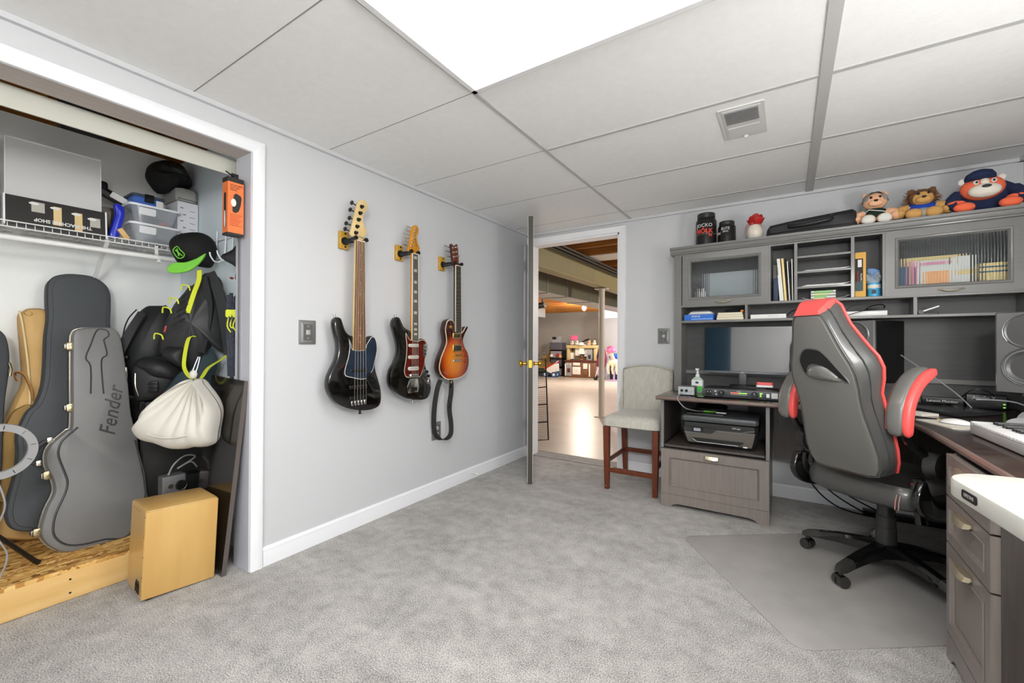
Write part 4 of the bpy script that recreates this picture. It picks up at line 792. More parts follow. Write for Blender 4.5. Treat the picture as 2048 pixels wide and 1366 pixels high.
obj('body_moulding', MB().tube([(x, y, .0005) for x, y in spl(D_['hc_inner'][2:], 3, False)], .0042, 6), 'case_abs_dark', t)
q = D_['hc_pts']
for k in range(4):
    o = obj('latch', MB().box(q[k][0]-.006, q[k][0]+.018, q[k][1]-.018, q[k][1]+.018, -.052, -.012, bev=.004), 'brass_latch', t)
    obj('lever', MB().box(q[k][0]-.012, q[k][0]-.004, q[k][1]-.012, q[k][1]+.012, -.046, -.014, bev=.003), 'alu', o); obj('keyhole', MB().cyl((q[k][0]-.013, q[k][1], -.03), (q[k][0]-.011, q[k][1], -.03), .006), 'gunmetal', o)
obj('handle', MB().tube(spl([(q[4][0]+.005, q[4][1]+.0, -.05), (q[4][0]-.028, q[4][1]-.02, -.05), (q[5][0]-.018, q[5][1]+.015, -.05), (q[5][0]+.008, q[5][1]-.005, -.05)], 4, False), .010), 'case_abs_dark', t)
for k in (4, 5): obj('handle_mount', MB().box(q[k][0]-.006, q[k][0]+.012, q[k][1]-.012, q[k][1]+.012, -.062, -.038, bev=.003), 'alu', t)
ft = text('script_lettering', 'Fender', .085, frame((.066, .60, .0015), (.16, 1, 0), (-1, .16, 0)) @ M4(((1, .35, 0, 0), (0, 1, 0, 0), (0, 0, 1, 0), (0, 0, 0, 1))), 'case_abs_dark', t, ext=.002, sx=.95)
obj('side_clip', MB().box(.122, .13, .74, .80, -.04, -.01, bev=.003), 'alu', t)
# soft gig bags
mat('gig_grey', (74, 77, 80), .75, bump=.2, bscale=300); mat('gig_char', (66, 68, 72), .75, bump=.2, bscale=300); mat('gig_tan', (206, 170, 112), .75, c2=(190, 152, 92), vscale=5, bump=.15, bscale=200); mat('gig_tan_dark', (146, 116, 64), .8); mat('nylon', (30, 31, 33), .55, bump=.25, bscale=90); mat('nylon2', (44, 45, 47), .5, bump=.3, bscale=60, var=.1, vscale=14)
mat('lime', (212, 220, 56), .6); mat('seam', (52, 53, 56), .7)
t = thing('gig_bag', 'tall dark grey padded gig bag behind the hard guitar case', 'gig bag', M=frame((-.70, .55, .131), (0, 1, 0), lean(9)))
gb = ccw(spl(D_['greybag'], 3)); lo = min(y for x, y in gb); gb = [(x, y-lo) for x, y in gb]
obj('bag', MB().prism(gb, -.075, .0, rb=.02, rb0=.02).prism(inset(gb, .018), -.001, .006, rb=.005), 'gig_grey', t)
obj('piping', MB().tube([(x, y, -.012) for x, y in inset(gb, .004)]+[(*inset(gb, .004)[0], -.012)], .004, 6), 'seam', t)
obj('zip_pull', MB().tube([(.155, 1.065, -.03), (.18, 1.055, -.02), (.186, 1.04, -.02)], .0035), 'gunmetal', t)
obj('side_pocket', MB().prism(spl([(-.04, .46), (.05, .50), (.09, .44), (.04, .36), (-.05, .38)], 3), .0, .02, rb=.01), 'gig_char', t)
t = thing('gig_bag', 'tan brown padded gig bag with cream piping in the closet', 'gig bag', M=frame((-.85, .45, .131), (0, 1, 0), lean(5)))
tbg = ccw(spl(D_['tanbag'], 3)); lo = min(y for x, y in tbg); tbg = [(x, y-lo) for x, y in tbg]
obj('bag', MB().prism(tbg, -.07, .03, rb=.03, rb0=.02), 'gig_tan', t)
obj('piping', MB().tube(spl([(-.018, 1.065, .03), (-.008, 1.0, .034), (.008, .8, .034), (.012, .62, .034), (.0, .45, .034)], 4, False), .004), mat('cream_piping', (222, 200, 150), .6), t)
o = obj('accessory_pocket', MB().prism(spl([(-.12, .30), (-.06, .56), (-.02, .62), (.02, .6), (.03, .3), (-.05, .2)], 3), .03, .065, rb=.008), 'gig_tan_dark', t)
obj('pocket_zip', MB().tube([(.012, .59, .07), (-.01, .45, .08), (-.02, .3, .08)], .003), 'cream_piping', o)
obj('strap', MB().ribbon(spl([(-.025, .74, .028), (-.035, .775, .045), (-.012, .77, .06), (.012, .70, .05), (.018, .65, .034)], 4, False), .022, .004, up=(0, .3, 1)), mat('strap_tan', (170, 120, 62), .7), t)
t = thing('gig_bag', 'charcoal gig bag cut off by the left edge of the photo', 'gig bag', M=frame((-.75, .36, .131), (0, 1, 0), lean(6)))
lbg = ccw(spl(D_['leftbag'], 3)); lo = min(y for x, y in lbg); lbg = [(x, y-lo) for x, y in lbg]
obj('bag', MB().prism(lbg, -.07, .0, rb=.015, rb0=.02), 'gig_char', t); obj('zip_pull', MB().tube([(.034, .83, .0), (.038, .80, .01), (.034, .77, .01)], .005), 'brass_latch', t)
# ring light on a tripod
mat('ring_grey', (150, 150, 150), .5)
t = thing('ring_light', 'grey ring light on a black tripod at the left edge of the closet', 'ring light', (-.42, .31, PZ))
rg = MB(); n = 40
sec = [(.078, .008), (.104, .008), (.106, .0), (.104, -.014), (.078, -.014)]
rr = [[V((x, r*cos(2*pi*k/n), .505+r*sin(2*pi*k/n))) for r, x in sec] for k in range(n)]; rr.append(rr[0]); rg.skin(rr, False, False); bmesh.ops.remove_doubles(rg.b, verts=rg.b.verts, dist=1e-5)
obj('ring', rg, 'ring_grey', t)
for k in range(10):
    a = 2*pi*k/10+.15; obj('tick', MB().tube([(.0085, .084*cos(a), .505+.084*sin(a)), (.0085, .098*cos(a), .505+.098*sin(a))], .0013, 5), 'gunmetal', t)
obj('pole', MB().tube([(-.02, -.02, .41), (-.02, -.02, .05)], .009), 'black_plastic', t); obj('phone_clamp', MB().box(-.02, .0, -.035, -.005, .46, .56, bev=.006).tube([(-.01, -.02, .46), (-.02, -.02, .4)], .007), 'black_plastic', t)
for p_ in ((-.105, .125), (-.1, -.13), (.035, -.16)): obj('leg', MB().tube([(-.02, -.02, .22), (p_[0]*.9, p_[1]*.9, .025), (p_[0], p_[1], .010)], [.007, .009, .010]), 'black_plastic', t)
obj('cable', MB().tube(spl([(0, .0, .40), (.005, .02, .3), (-.01, .0, .2), (-.02, .03, .1), (-.03, .01, .01)], 5, False), .003), 'ring_grey', t)
# black amplifier cabinet behind the white sack, small radio in front of it
mat('amp_black', (40, 40, 38), .5, bump=.3, bscale=160)
t = thing('speaker_cabinet', 'black vinyl amplifier cabinet behind the hanging white sack', 'amplifier', (-.72, .945, PZ))
obj('box', MB().box(-.2, .10, -.15, .14, .0, .62, bev=.008), 'amp_black', t)
for y in (-.145, .135): obj('corner', MB().box(.07, .104, y-.012, y+.012, .58, .625, bev=.006), 'gunmetal', t)
mat('silver_plastic', (120, 120, 120), .35, .3)
t = thing('parts_bin', 'low dark box under the small silver radio', 'box', (-.5, .92, PZ)); obj('box', MB().box(-.09, .08, -.1, .13, 0, .155, bev=.004), 'amp_black', t)
t = thing('radio', 'small silver and black radio with a round dial behind the birch drum', 'radio', (-.5, .845, .287))
obj('front', MB().box(-.07, .0, .0, .10, 0, .10, bev=.008), 'silver_plastic', t); obj('side', MB().box(-.10, -.01, .10, .175, 0, .085, bev=.006), 'black_plastic', t)
obj('dial', MB().cyl((0, .075, .045), (.008, .075, .045), .025, seg=20).cyl((.008, .075, .045), (.012, .075, .045), .012), 'black_plastic', t); obj('knob', MB().cyl((0, .03, .05), (.008, .03, .05), .011), 'alu', t)
obj('dial_ring', MB().tube([(.008, .075+.022*cos(a*pi/8), .045+.022*sin(a*pi/8)) for a in range(17)], .0016, 5), 'alu', t)
tag(obj('cable', MB().tube(spl([(-.48, .86, .40), (-.47, .88, .45), (-.48, .93, .48), (-.5, .98, .46), (-.49, .9, .42), (-.5, .96, .44), (-.53, 1.0, .40)], 5, False), .004), 'ring_grey'), 'grey looped cable on the small silver radio', 'cable')
# bags hung on the right closet wall
Uv = V((.62, .78, 0)); UV = Uv.normalized()
def PB(x, y): return frame((x, y, 0), Uv, (0, 0, 1))
def bag3(name, label, cat, key, P, df, db, m, **k):
    t = thing(name, label, cat, M=P); o = obj('bag', MB().puff(spl(D_[key], 3), df, db, **k), m, t, smooth=50); return t
t = bag3('backpack', 'black backpack leaning at the back corner of the closet', 'backpack', 'blackpack', PB(-.70, .91), .09, .08, 'nylon', p=.6)
bp_ = D_['blackpack']
obj('zip', MB().tube([(x*.96, y, .055) for x, y in spl(bp_[4:10], 3, False)], .003), 'gunmetal', t); obj('strap', MB().ribbon(spl([(-.06, 1.2, .08), (-.1, 1.1, .105), (-.16, .95, .10), (-.19, .82, .06)], 4, False), .04, .012, up=(1, .5, 0)), 'nylon2', t)
obj('buckle', MB().box(-.16, -.11, .965, .985, .09, .105, bev=.004), 'black_plastic', t)
t = bag3('messenger_bag', 'black messenger bag with buckled flap below the black backpack', 'bag', 'messenger', PB(-.60, .885), .07, .06, 'nylon2', p=.35)
obj('flap', MB().puff(spl(D_['msg_flap'], 3), .095, .02, p=.4), 'nylon', t, smooth=50)
mf = D_['msg_flap']; cx_ = sum(p[0] for p in mf)/len(mf); cy_ = sum(p[1] for p in mf)/len(mf)
obj('buckle', MB().box(cx_-.005, cx_+.03, cy_-.115, cy_-.06, .072, .084, frame((0, 0, 0), (1, .35, 0), (-.35, 1, 0)) if 0 else I4, bev=.004), 'black_plastic', t)
for k in range(3): obj('buckle_bar', MB().box(cx_-.01, cx_+.032, cy_-.075-k*.017, cy_-.068-k*.017, .083, .089, bev=.002), 'gunmetal', t)
obj('zip', MB().tube(spl([(cx_-.065, cy_-.02, .07), (cx_-.06, cy_-.08, .08), (cx_-.05, cy_-.13, .072)], 4, False), .0035), 'alu', t)
t = bag3('tote_bag', 'dark teal cloth bag hanging behind the white sack', 'bag', 'teal', PB(-.47, .965), .03, .02, mat('teal_cloth', (44, 60, 66), .8, bump=.2, bscale=40), p=.5)
t = bag3('backpack', 'black hanging backpack with lime green trim below the cap', 'backpack', 'pack', PB(-.50, .93), .085, .05, 'nylon2', p=.55, wr=.004, wf=7)
q = D_['pack_pts']
obj('top_strap', MB().ribbon(spl([(.085, 1.41, .075), (q[1][0], q[1][1], .085), (q[2][0], q[2][1], .098), (q[3][0]-.006, q[3][1], .088)], 4, False), .022, .004, up=(1, .2, .3)), 'lime', t, label='lime green strap')
obj('front_panel', MB().puff(spl(D_['pack_flap'], 3), .10, .0, p=.35), 'nylon', t, smooth=50)
obj('side_panel', MB().ribbon(spl([(.10, 1.38, .06), (.125, 1.25, .06), (.115, 1.12, .055), (.09, 1.0, .05)], 4, False), .035, .02, up=(1, 0, .2)), 'nylon', t)
obj('shoulder_strap', MB().ribbon(spl([(.12, 1.405, .04), (.165, 1.3, .055), (.19, 1.15, .05), (.205, 1.02, .04), (.205, .985, .04)], 4, False), .045, .014, up=(1, 0, .1)), 'nylon', t)
for k, (a, b_) in enumerate(((6, .05), (7, .055), (8, .05), (9, .05))): obj('loop', MB().tube(spl([(q[a][0]-.02, q[a][1]-.012, b_), (q[a][0]-.012, q[a][1]+.014, b_+.012), (q[a][0]+.015, q[a][1]+.008, b_+.015), (q[a][0]+.02, q[a][1]-.014, b_+.01)], 4, False), .0035), 'lime', t)
obj('webbing_loop', MB().ribbon(spl([(q[11][0]+.015, q[11][1]-.0, .06), (q[11][0]-.008, q[11][1]-.005, .09), (q[12][0]-.012, q[12][1], .10), (q[12][0], .90, .10), (q[13][0]-.005, q[13][1]+.002, .10), (q[14][0]-.02, q[14][1]-.03, .09), (q[14][0]+.01, q[14][1]+.02, .085), (q[15][0]-.02, q[15][1]-.02, .06), (q[15][0], q[15][1], .05)], 5, False), .02, .003, up=(1, .3, .5)), 'lime', t, label='lime green webbing strap')
cdn = MB()
for k in range(5):
    a = 1.13+k*.035; cdn.tube([(-.03+k*.012, a, .085), (.03+k*.008, a+.04, .092)], .0022, 5)
obj('bungee_cord', cdn, 'nylon', t); obj('zip_pull', MB().tube([(-.045, 1.13, .09), (-.05, 1.10, .095)], .005), mat('dull_red', (150, 50, 50), .5), t)
# white drawstring sack
mat('muslin', (206, 202, 192), .85, bump=.25, bscale=60)
t = thing('drawstring_sack', 'white cotton drawstring sack hanging from the lime strap', 'sack', M=frame((-.262, .838, 0), (.75, .66, 0), (0, 0, 1)))
so = ccw(spl(D_['sack'], 4)); c_ = (.02, .70); L = []
ap_ = (.058, .884); N_ = 120
def hit(th):
    dx, dy = sin(th), -cos(th); best = 0
    for i in range(len(so)):
        x1, y1 = so[i]; x2, y2 = so[(i+1) % len(so)]; ex, ey = x2-x1, y2-y1; den = dx*ey-dy*ex
        if abs(den) < 1e-9: continue
        tt = ((x1-ap_[0])*ey-(y1-ap_[1])*ex)/den; uu = ((x1-ap_[0])*dy-(y1-ap_[1])*dx)/den
        if 0 <= uu <= 1 and tt > best: best = tt
    return max(best, .012)
ths = [-1.5+3.0*k/N_ for k in range(N_+1)]; hs = [hit(a) for a in ths]
ts = [.04, .1, .18, .28, .4, .52, .64, .74, .83, .9, .95, .98, 1]
def sgrid(sg, bulge):
    R = []
    for t_ in ts:
        row = []
        for a_, h_ in zip(ths, hs):
            ed = (1-(abs(a_)/1.5)**2)**.5 if abs(a_) < 1.5 else 0
            dome = (min(1, t_/.72)**1.1)*(1 if t_ < .72 else max(0, 1-((t_-.72)/.28)**2)**.5)
            pl = (abs(sin(a_*13+.6*sin(a_*5)))-.5)*.017*min(1, t_*4)*max(0, 1-t_/.86)**.6
            row.append((ap_[0]+sin(a_)*h_*t_, ap_[1]-cos(a_)*h_*t_, sg*(bulge*dome*ed+(.012+pl)*(1 if t_ < .97 else .3)*max(ed, .15))))
        R.append(row)
    return R
sk = MB(); sk.skin(sgrid(1, .085), False, False, closed=False); sk.skin(sgrid(-1, .045), False, False, closed=False)
bmesh.ops.remove_doubles(sk.b, verts=sk.b.verts, dist=.0004)
obj('sack', sk, 'muslin', t, smooth=75)
obj('hem_fold', MB().tube(spl([(-.142, .70, .045), (-.10, .655, .082), (-.02, .635, .102), (.06, .64, .10), (.12, .66, .06)], 5, False), .003), 'muslin', t)
obj('drawstring', MB().tube(spl([(.05, .89, .03), (.055, .93, .02), (.075, .985, .02)], 4, False), .0022).tube(spl([(.058, .89, .03), (.07, .93, .02), (.082, .985, .02)], 4, False), .0022), 'trim_white', t)
obj('neck_knot', MB().ball((.055, .905, .02), (.016, .02, .016), seg=10, rings=8), 'muslin', t)
# cap on the hook rack
mat('cap_black', (18, 18, 18), .8, bump=.2, bscale=300); mat('cap_green', (118, 200, 60), .6)
t = thing('baseball_cap', 'black baseball cap with a bright green brim hung on hooks', 'cap', M=PB(-.53, .965))
obj('crown', MB().puff(spl(D_['hat'], 3), .085, .06, p=.5), 'cap_black', t, smooth=60)
obj('brim', MB().prism(spl(D_['hat_brim2'], 4), .066, .078, rb=.003), 'cap_green', t, smooth=60, label='bright green brim')
lg = D_['hat_logo']; obj('front_emblem', MB().tube([(x, y, .078) for x, y in spl(lg, 2)]+[(*lg[0], .078)], .0025, 5).tube([(lg[0][0]+.01, lg[0][1], .08), (lg[3][0]-.008, lg[3][1]-.01, .08)], .003, 5).tube([(lg[1][0], lg[1][1]-.012, .08), (lg[5][0]+.004, lg[5][1]+.01, .08)], .003, 5), 'cap_green', t)
hx_ = max(p[0] for p in D_['hat']); obj('side_emblem', MB().tube([(.052, 1.552, .072), (.064, 1.556, .066), (.060, 1.54, .068), (.052, 1.552, .072)], .002, 5), 'cap_green', t)
# wire hook rack on the right wall
t = thing('hook_rack', 'white wire hook rack on the right closet wall holding cap and bags', 'hook rack', (-.43, 1.087, 1.55))
wr = MB(); wr.tube([(-.14, -.008, -.05), (.2, -.008, -.05)], .004).tube([(-.14, -.008, .05), (.2, -.008, .05)], .004)
obj('rails', wr, 'trim_white', t)
for x in (-.08, .02, .10): obj('hook', MB().tube(spl([(x, -.008, .10), (x, -.012, .0), (x, -.02, -.06), (x+.01, -.06, -.085), (x+.015, -.085, -.06), (x+.016, -.09, -.04)], 3, False), .0035), 'trim_white', t)
# black bag and straps by the jamb
t = thing('camera_bag', 'black cloth bag hanging by the closet jamb under the orange box', 'bag', M=PB(-.16, 1.02))
obj('cloth', MB().puff(spl([(-.07, 1.46), (-.02, 1.50), (.02, 1.57), (.055, 1.57), (.06, 1.28), (.03, 1.30), (-.01, 1.36), (.0, 1.41)], 3), .02, .015, p=.5), 'nylon', t, smooth=50)
obj('red_tag', MB().ball((-.02, 1.36, .012), (.008, .006, .017), seg=8, rings=6), 'dull_red', t)
t = thing('rope_bundle', 'bundle of dark and yellow straps hanging on the jamb side of the closet', 'straps', M=PB(-.165, 1.022))
rb_ = MB(); 
for k in range(7): rb_.tube(spl([(-.035+k*.011, 1.28+.01*sin(k*2), .0), (-.04+k*.012, 1.15, .012*sin(k)), (-.03+k*.01, 1.0, .01), (-.03+k*.011, .88+.01*cos(k*3), .0)], 3, False), .008, 6)
obj('dark_straps', rb_, mat('navy_cord', (52, 54, 66), .8, var=.3, vscale=60), t)
yb = MB().box(-.045, .045, 1.17, 1.21, -.012, .016, bev=.006)
for k in range(4): yb.tube(spl([(-.03+k*.015, 1.17, .014), (-.035+k*.012, 1.13, .018), (-.02+k*.013, 1.10+.02*(k % 2), .018)], 3, False), .003, 5)
obj('yellow_band', yb, 'lime', t)
# boxed pedal hung on the jamb
mat('box_orange', (232, 120, 62), .45); mat('box_dark', (36, 34, 32), .4); mat('box_side', (196, 92, 40), .45); mat('white_print', (226, 226, 222), .6)
t = thing('boxed_pedal', 'orange retail box with a pedal picture hung on the closet jamb', 'box', (-.03, .92, 1.538))
obj('carton', MB().box(-.05, 0, 0, .066, 0, .258), 'box_orange', t)
obj('top_band', MB().box(-.0505, .0006, -.0006, .0666, .238, .259), 'box_dark', t); obj('bottom_band', MB().box(-.0505, .0006, -.0006, .0666, -.001, .009), 'box_dark', t)
obj('hang_tab', MB().box(-.04, -.035, .03, .06, .258, .29).tube([(-.037, .04, .275), (-.02, .0, .285)], .003), 'black_plastic', t)
Mf = frame((.0006, .033, 0), (0, 1, 0), (0, 0, 1))
obj('pedal_picture', MB().prism(spl([(-.014, .105), (.012, .11), (.024, .17), (.012, .185), (-.008, .182)], 2), 0, .0006, Mf), 'box_dark', t); obj('pedal_picture', MB().prism(circ(.011, 16, -.010, .145, .018), .0006, .0012, Mf), 'white_print', t)
for k, s_ in enumerate(('KEYBOARD', 'SUSTAIN', 'PEDAL')): text('box_text', s_, .0105, frame((.0008, .008, .224-k*.0105), (0, 1, 0), (0, 0, 1)), 'box_dark', t, align='LEFT', ext=.0002)
for k in range(7): obj('text_line', MB().box(.0005, .0009, .008, .058-.006*(k % 3), .09-k*.008, .0925-k*.008), mat('box_red_print', (180, 60, 30), .5), t)
obj('side_picture', MB().prism(rrect(.018, .16, .008), 0, .0006, frame((-.025, -.0006, .11), (1, 0, 0), (0, 0, 1))), 'box_dark', t); obj('side_picture', MB().prism(circ(.006, 14, 0, -.04, .04), .0006, .0012, frame((-.025, -.0006, .11), (1, 0, 0), (0, 0, 1))), 'white_print', t)
# wire shelf
mat('wire_white', (232, 232, 230), .35)
t = thing('wire_shelf', 'white wire closet shelf with hang rod across the closet back wall', 'shelf', (-1, .0, 1.565))
w1 = MB()
for x, z in ((.30, .0), (.30, -.025), (.2, -.006), (.1, -.006), (.006, -.006)): w1.tube([(x, -.9, z), (x, 1.085, z)], .0032, 6)
obj('long_wires', w1, 'wire_white', t)
w2 = MB(); y = -.88
while y < 1.08: w2.tube([(.005, y, 0), (.30, y, .0), (.3035, y, -.025)], .0016, 5); y += .0265
obj('cross_wires', w2, 'wire_white', t)
obj('hang_rod', MB().tube([(.315, -.9, -.073), (.315, 1.085, -.073)], .0125, 12), 'wire_white', t)
for y in (-.1, .685): obj('bracket', MB().ribbon([(.295, y, -.02), (.005, y+.005, -.25)], .016, .008, up=(0, 1, 0)).box(0, .006, y-.008, y+.018, -.275, -.235), 'wire_white', t)
for y in (.14, .875): obj('rod_hook', MB().ribbon(spl([(.30, y, -.01), (.302, y, -.05), (.335, y, -.09), (.318, y, -.1), (.298, y, -.085)], 4, False), .014, .004, up=(0, 1, 0)), 'wire_white', t)
SZ = 1.569
# shelf contents
t = thing('whiteboard', 'blank white panel standing on the wire shelf', 'panel', M=T(-.745, .366, SZ+.003) @ M4.Rotation(rad(-3), 4, 'Y'))
obj('panel', MB().box(-.012, 0, 0, .304, 0, .37, bev=.001), mat('panel_white', (206, 206, 204), .3), t); obj('edge', MB().box(-.013, .001, -.003, 0, 0, .371).box(-.013, .001, .304, .307, 0, .371).box(-.013, .001, -.003, .307, .368, .373), 'trim_white', t)
t = thing('boxed_poster', 'black box printed THE MACHINE SHOP upside down at the shelf front', 'box', M=T(-.70, .36, SZ+.003) @ M4.Rotation(rad(-6), 4, 'Y'))
Mx = frame((0, .158, .05), (0, 1, 0), (0, 0, 1))
obj('carton', MB().box(-.03, 0, 0, .316, -.022, .108), 'box_dark', t)
obj('white_edge', MB().box(-.031, .001, -.006, 0, -.02, .11).box(-.031, .001, .316, .322, -.02, .11), 'trim_white', t)
text('lettering', 'THE MACHINE SHOP', .021, frame((.0008, .175, .016), (0, -1, 0), (0, 0, -1)), 'white_print', t, sx=.95, ext=.0003, bold=.0006)
for k, (y0, w_, z0, h_, c_m) in enumerate(((.075, .04, .05, .045, 'pearl'), (.142, .026, .005, .085, 'maple'), (.21, .026, -.005, .085, 'maple'), (.262, .036, .025, .045, 'pearl'))):
    obj('printed_picture', MB().box(.0003, .0009, y0, y0+w_, z0+.0, z0+h_), c_m, t)
    obj('printed_badge', MB().prism(circ(.016, 14, y0-.158+w_*.2, z0+h_-.058, .006), .0008, .0013, Mx), 'white_print', t)
t = thing('paperback', 'cream and black book standing left of the black printed box', 'book', M=T(-.715, .335, SZ+.003) @ M4.Rotation(rad(20), 4, 'X')); obj('cover', MB().box(-.12, 0, -.03, 0, -.0, .10), 'trim_white', t); obj('spine', MB().box(-.121, .001, -.002, .002, 0, .10), 'box_dark', t)
t = thing('red_folder', 'red folder behind the blank white panel on the shelf', 'folder', (-.80, .335, SZ+.003)); obj('cover', MB().box(-.14, 0, 0, .012, 0, .16), mat('folder_red', (160, 34, 34), .5), t)
t = thing('black_case', 'black boxy case with silver rim at the left end of the shelf', 'case', (-.80, .25, SZ+.003)); obj('body', MB().box(-.14, .02, -.2, .07, 0, .27, bev=.008), 'black_plastic', t); obj('rim', MB().box(-.142, .022, -.2, .072, .20, .212), 'alu', t)
t = thing('tripod', 'folded black tripod lying behind the bins on the wire shelf', 'tripod', (-.86, .8, 1.76)); obj('tube', MB().tube([(0, -.2, .11), (-.01, .14, -.05)], .026), 'black_plastic', t); obj('label', MB().prism(rrect(.07, .03, .005), 0, .002, frame((.025, -.04, .035), (0, .9, -.42), (0, .42, .9))), 'white_print', t)
obj('clamp', MB().box(-.02, .02, -.14, -.08, .05, .11, bev=.01), 'black_plastic', t); obj('leg', MB().tube([(0, .1, -.03), (0, .14, -.19)], .012), 'black_plastic', t)
t = thing('photo_print', 'dark photo print standing next to the blue plastic bracket', 'print', (-.77, .705, SZ+.003)); obj('sheet', MB().box(-.004, 0, -.03, .035, 0, .15), mat('photo_dark', (52, 46, 30), .25), t); obj('figure', MB().box(0, .0006, .002, .006, .02, .13), mat('photo_mid', (120, 104, 70), .3), t)
t = thing('blue_bracket', 'shiny blue plastic bracket on the wire shelf', 'bracket', (-.735, .728, SZ+.003)); obj('clip', MB().prism(spl([(-.03, .0), (.0, -.002), (.012, .05), (.024, .11), (.02, .155), (-.012, .165), (-.008, .12), (-.02, .06)], 3), -.018, .018, frame((0, 0, 0), (0, 1, 0), (0, 0, 1)), rb=.006), mat('royal_blue', (34, 50, 190), .2), t)
t = thing('wood_block', 'small light wooden block at the front of the wire shelf', 'block', M=T(-.715, .757, SZ+.003) @ M4.Rotation(rad(35), 4, 'X')); obj('block', MB().box(-.02, .012, -.01, .012, -.006, .05, bev=.001), 'pine', t)
mat('bin_clear', (206, 212, 220), .12, alpha=.38); mat('bin_rim', (236, 238, 240), .25, alpha=.9)
def bin_(label, x, y, z, red):
    t = thing('plastic_bin', label, 'storage bin', (x, y, z), group=None)
    b0, b1 = rrect(.19, .16, .02), rrect(.22, .205, .022)
    w = MB(); w.skin([[V((a, b, 0)) for a, b in b0], [V((a, b, .088)) for a, b in b1]], True, False)
    obj('tub', w, 'bin_clear', t)
    r = MB(); r.skin([[V((a, b, h)) for a, b in rrect(.22+e, .205+e, .024)] for e, h in ((0, .084), (.016, .082), (.018, .092), (.004, .094))], False, False); obj('rim', r, 'bin_rim', t)
    o = MB(); o.skin([[V((a, b, .086)) for a, b in rrect(.21, .195, .022)]]*1, True, False); o.b.free(); 
    obj('label_panel', MB().prism(rrect(.07, .036, .006), 0, .003, frame((.105, -.035, .06), (0, 1, 0), (.14, 0, 1))), 'bin_rim', t)
    return t
bin_('lower translucent storage bin on the wire shelf', -.82, .878, SZ+.003, 0); bin_('upper translucent storage bin stacked on the lower one', -.82, .876, SZ+.098, 1)
tag(obj('container_cover', MB().prism(rrect(.05, .03, .008), 0, .02, T(-.77, .92, SZ+.103)), mat('lid_red', (196, 60, 66), .4)), 'small red plastic lid inside the upper translucent bin', 'lid')
tag(obj('bagged_cord', MB().tube(spl([(-.77, .84, SZ+.014), (-.78, .9, SZ+.03), (-.76, .94, SZ+.012), (-.82, .92, SZ+.02), (-.83, .86, SZ+.014)], 4, False), .009), 'nylon'), 'dark coiled cord inside the lower translucent bin', 'cord')
t = thing('latch_box', 'blue clip-lock food box on top of the two bins', 'box', (-.82, .858, SZ+.194)); obj('tub', MB().prism(rrect(.14, .13, .02), 0, .045, rb=.003), mat('tub_blue', (70, 110, 190), .25), t); obj('lid', MB().prism(rrect(.15, .14, .022), .045, .06, rb=.004), mat('lid_slate', (70, 80, 96), .35), t)
obj('clip', MB().box(.07, .082, -.02, .02, .02, .062, bev=.003), 'black_plastic', t); obj('label', MB().box(.0705, .0715, .03, .06, .005, .04), 'white_print', t)
t = thing('carton', 'white carton printed with small icons standing beside the bins', 'box', (-.755, .978+.052, SZ+.003)); obj('box', MB().box(-.17, 0, -.045, .052, 0, .262), mat('carton_white', (222, 222, 226), .5), t)
for k in range(6):
    obj('printed_icon', MB().box(.0, .0006, -.032+.012*(k % 2), -.018+.012*(k % 2), .225-k*.036, .23-k*.036).box(0, .0006, .012, .038, .215-k*.034, .2175-k*.034), 'pewter_dark', t)
t = thing('fabric_case', 'light grey padded fabric case lying on the white carton', 'case', (-.755, 1.026, SZ+.265)); obj('case', MB().box(-.19, .012, -.05, .055, 0, .078, bev=.018), mat('grey_fabric', (160, 160, 156), .9, bump=.4, bscale=60), t); obj('zip', MB().tube([(.013, -.045, .012), (.013, .05, .012)], .002, 5), 'pewter_dark', t)
t = thing('black_pouch', 'black soft bag heaped on top of the grey fabric case', 'bag', (-.85, .99, SZ+.343)); obj('bag', MB().puff(spl([(-.11, .0), (-.06, -.06), (.0, -.03), (.08, .01), (.085, .05), (.04, .12), (-.02, .135), (-.08, .11), (-.115, .06)], 3), .12, .08, frame((0, 0, .02), (0, 1, 0), (0, 0, 1)), p=.45, wr=.008, wf=5), 'cap_black', t, smooth=60); obj('flap', MB().puff(spl([(-.09, .05), (.05, .02), (.06, .08), (.0, .11), (-.07, .1)], 3), .13, .0, frame((0, 0, .02), (0, 1, 0), (0, 0, 1)), p=.4), 'nylon', t, smooth=60)
# ---------------------------------------------------------------- stool
mat('linen', (196, 193, 182), .85, c2=(182, 179, 168), vscale=60, stretch=(1, 1, .25), bump=.3, bscale=260, sheen=.2); mat('cherry', (112, 56, 32), .35, c2=(92, 42, 24), vscale=6, stretch=(6, 6, .8)); mat('nail', (150, 144, 128), .35, .7)
t = thing('counter_stool', 'grey upholstered counter stool with cherry legs and nailhead trim beside the desk', 'stool', (1.143, 3.2, 0))
B = MB(); sec = []
for z, e in ((.452, .02), (.46, .002), (.50, 0), (.523, .012), (.532, .04), (.535, .10)):
    sec.append([V((x, y-.005, z+(.006 if z > .53 else 0))) for x, y in rrect(.405-2*e, .43-2*e, max(.01, .035-e*.3), 4)])
B.skin(sec); obj('seat', B, 'linen', t)
bk = [(-.185, .50), (.20, .50), (.20, .72), (.198, .845), (.16, .865), (.08, .886), (.0, .892), (-.08, .886), (-.16, .868), (-.19, .85), (-.19, .72)]
Mb = frame((0, .155, 0), (1, 0, 0), (0, .09, 1))
obj('backrest', MB().prism(spl(bk, 3), -.03, .03, Mb, rb=.014, rb0=.014), 'linen', t)
nl = spl(bk[1:]+[bk[0]], 6, False)
acc = 0; last = V(nl[0])
o_ = [V(p) for p in nl]; pts = []
for a, b in zip(o_, o_[1:]):
    n = max(1, int((b-a).length/.0145+.5))
    for k in range(n): pts.append(a+(b-a)*k/n)
nb = MB()
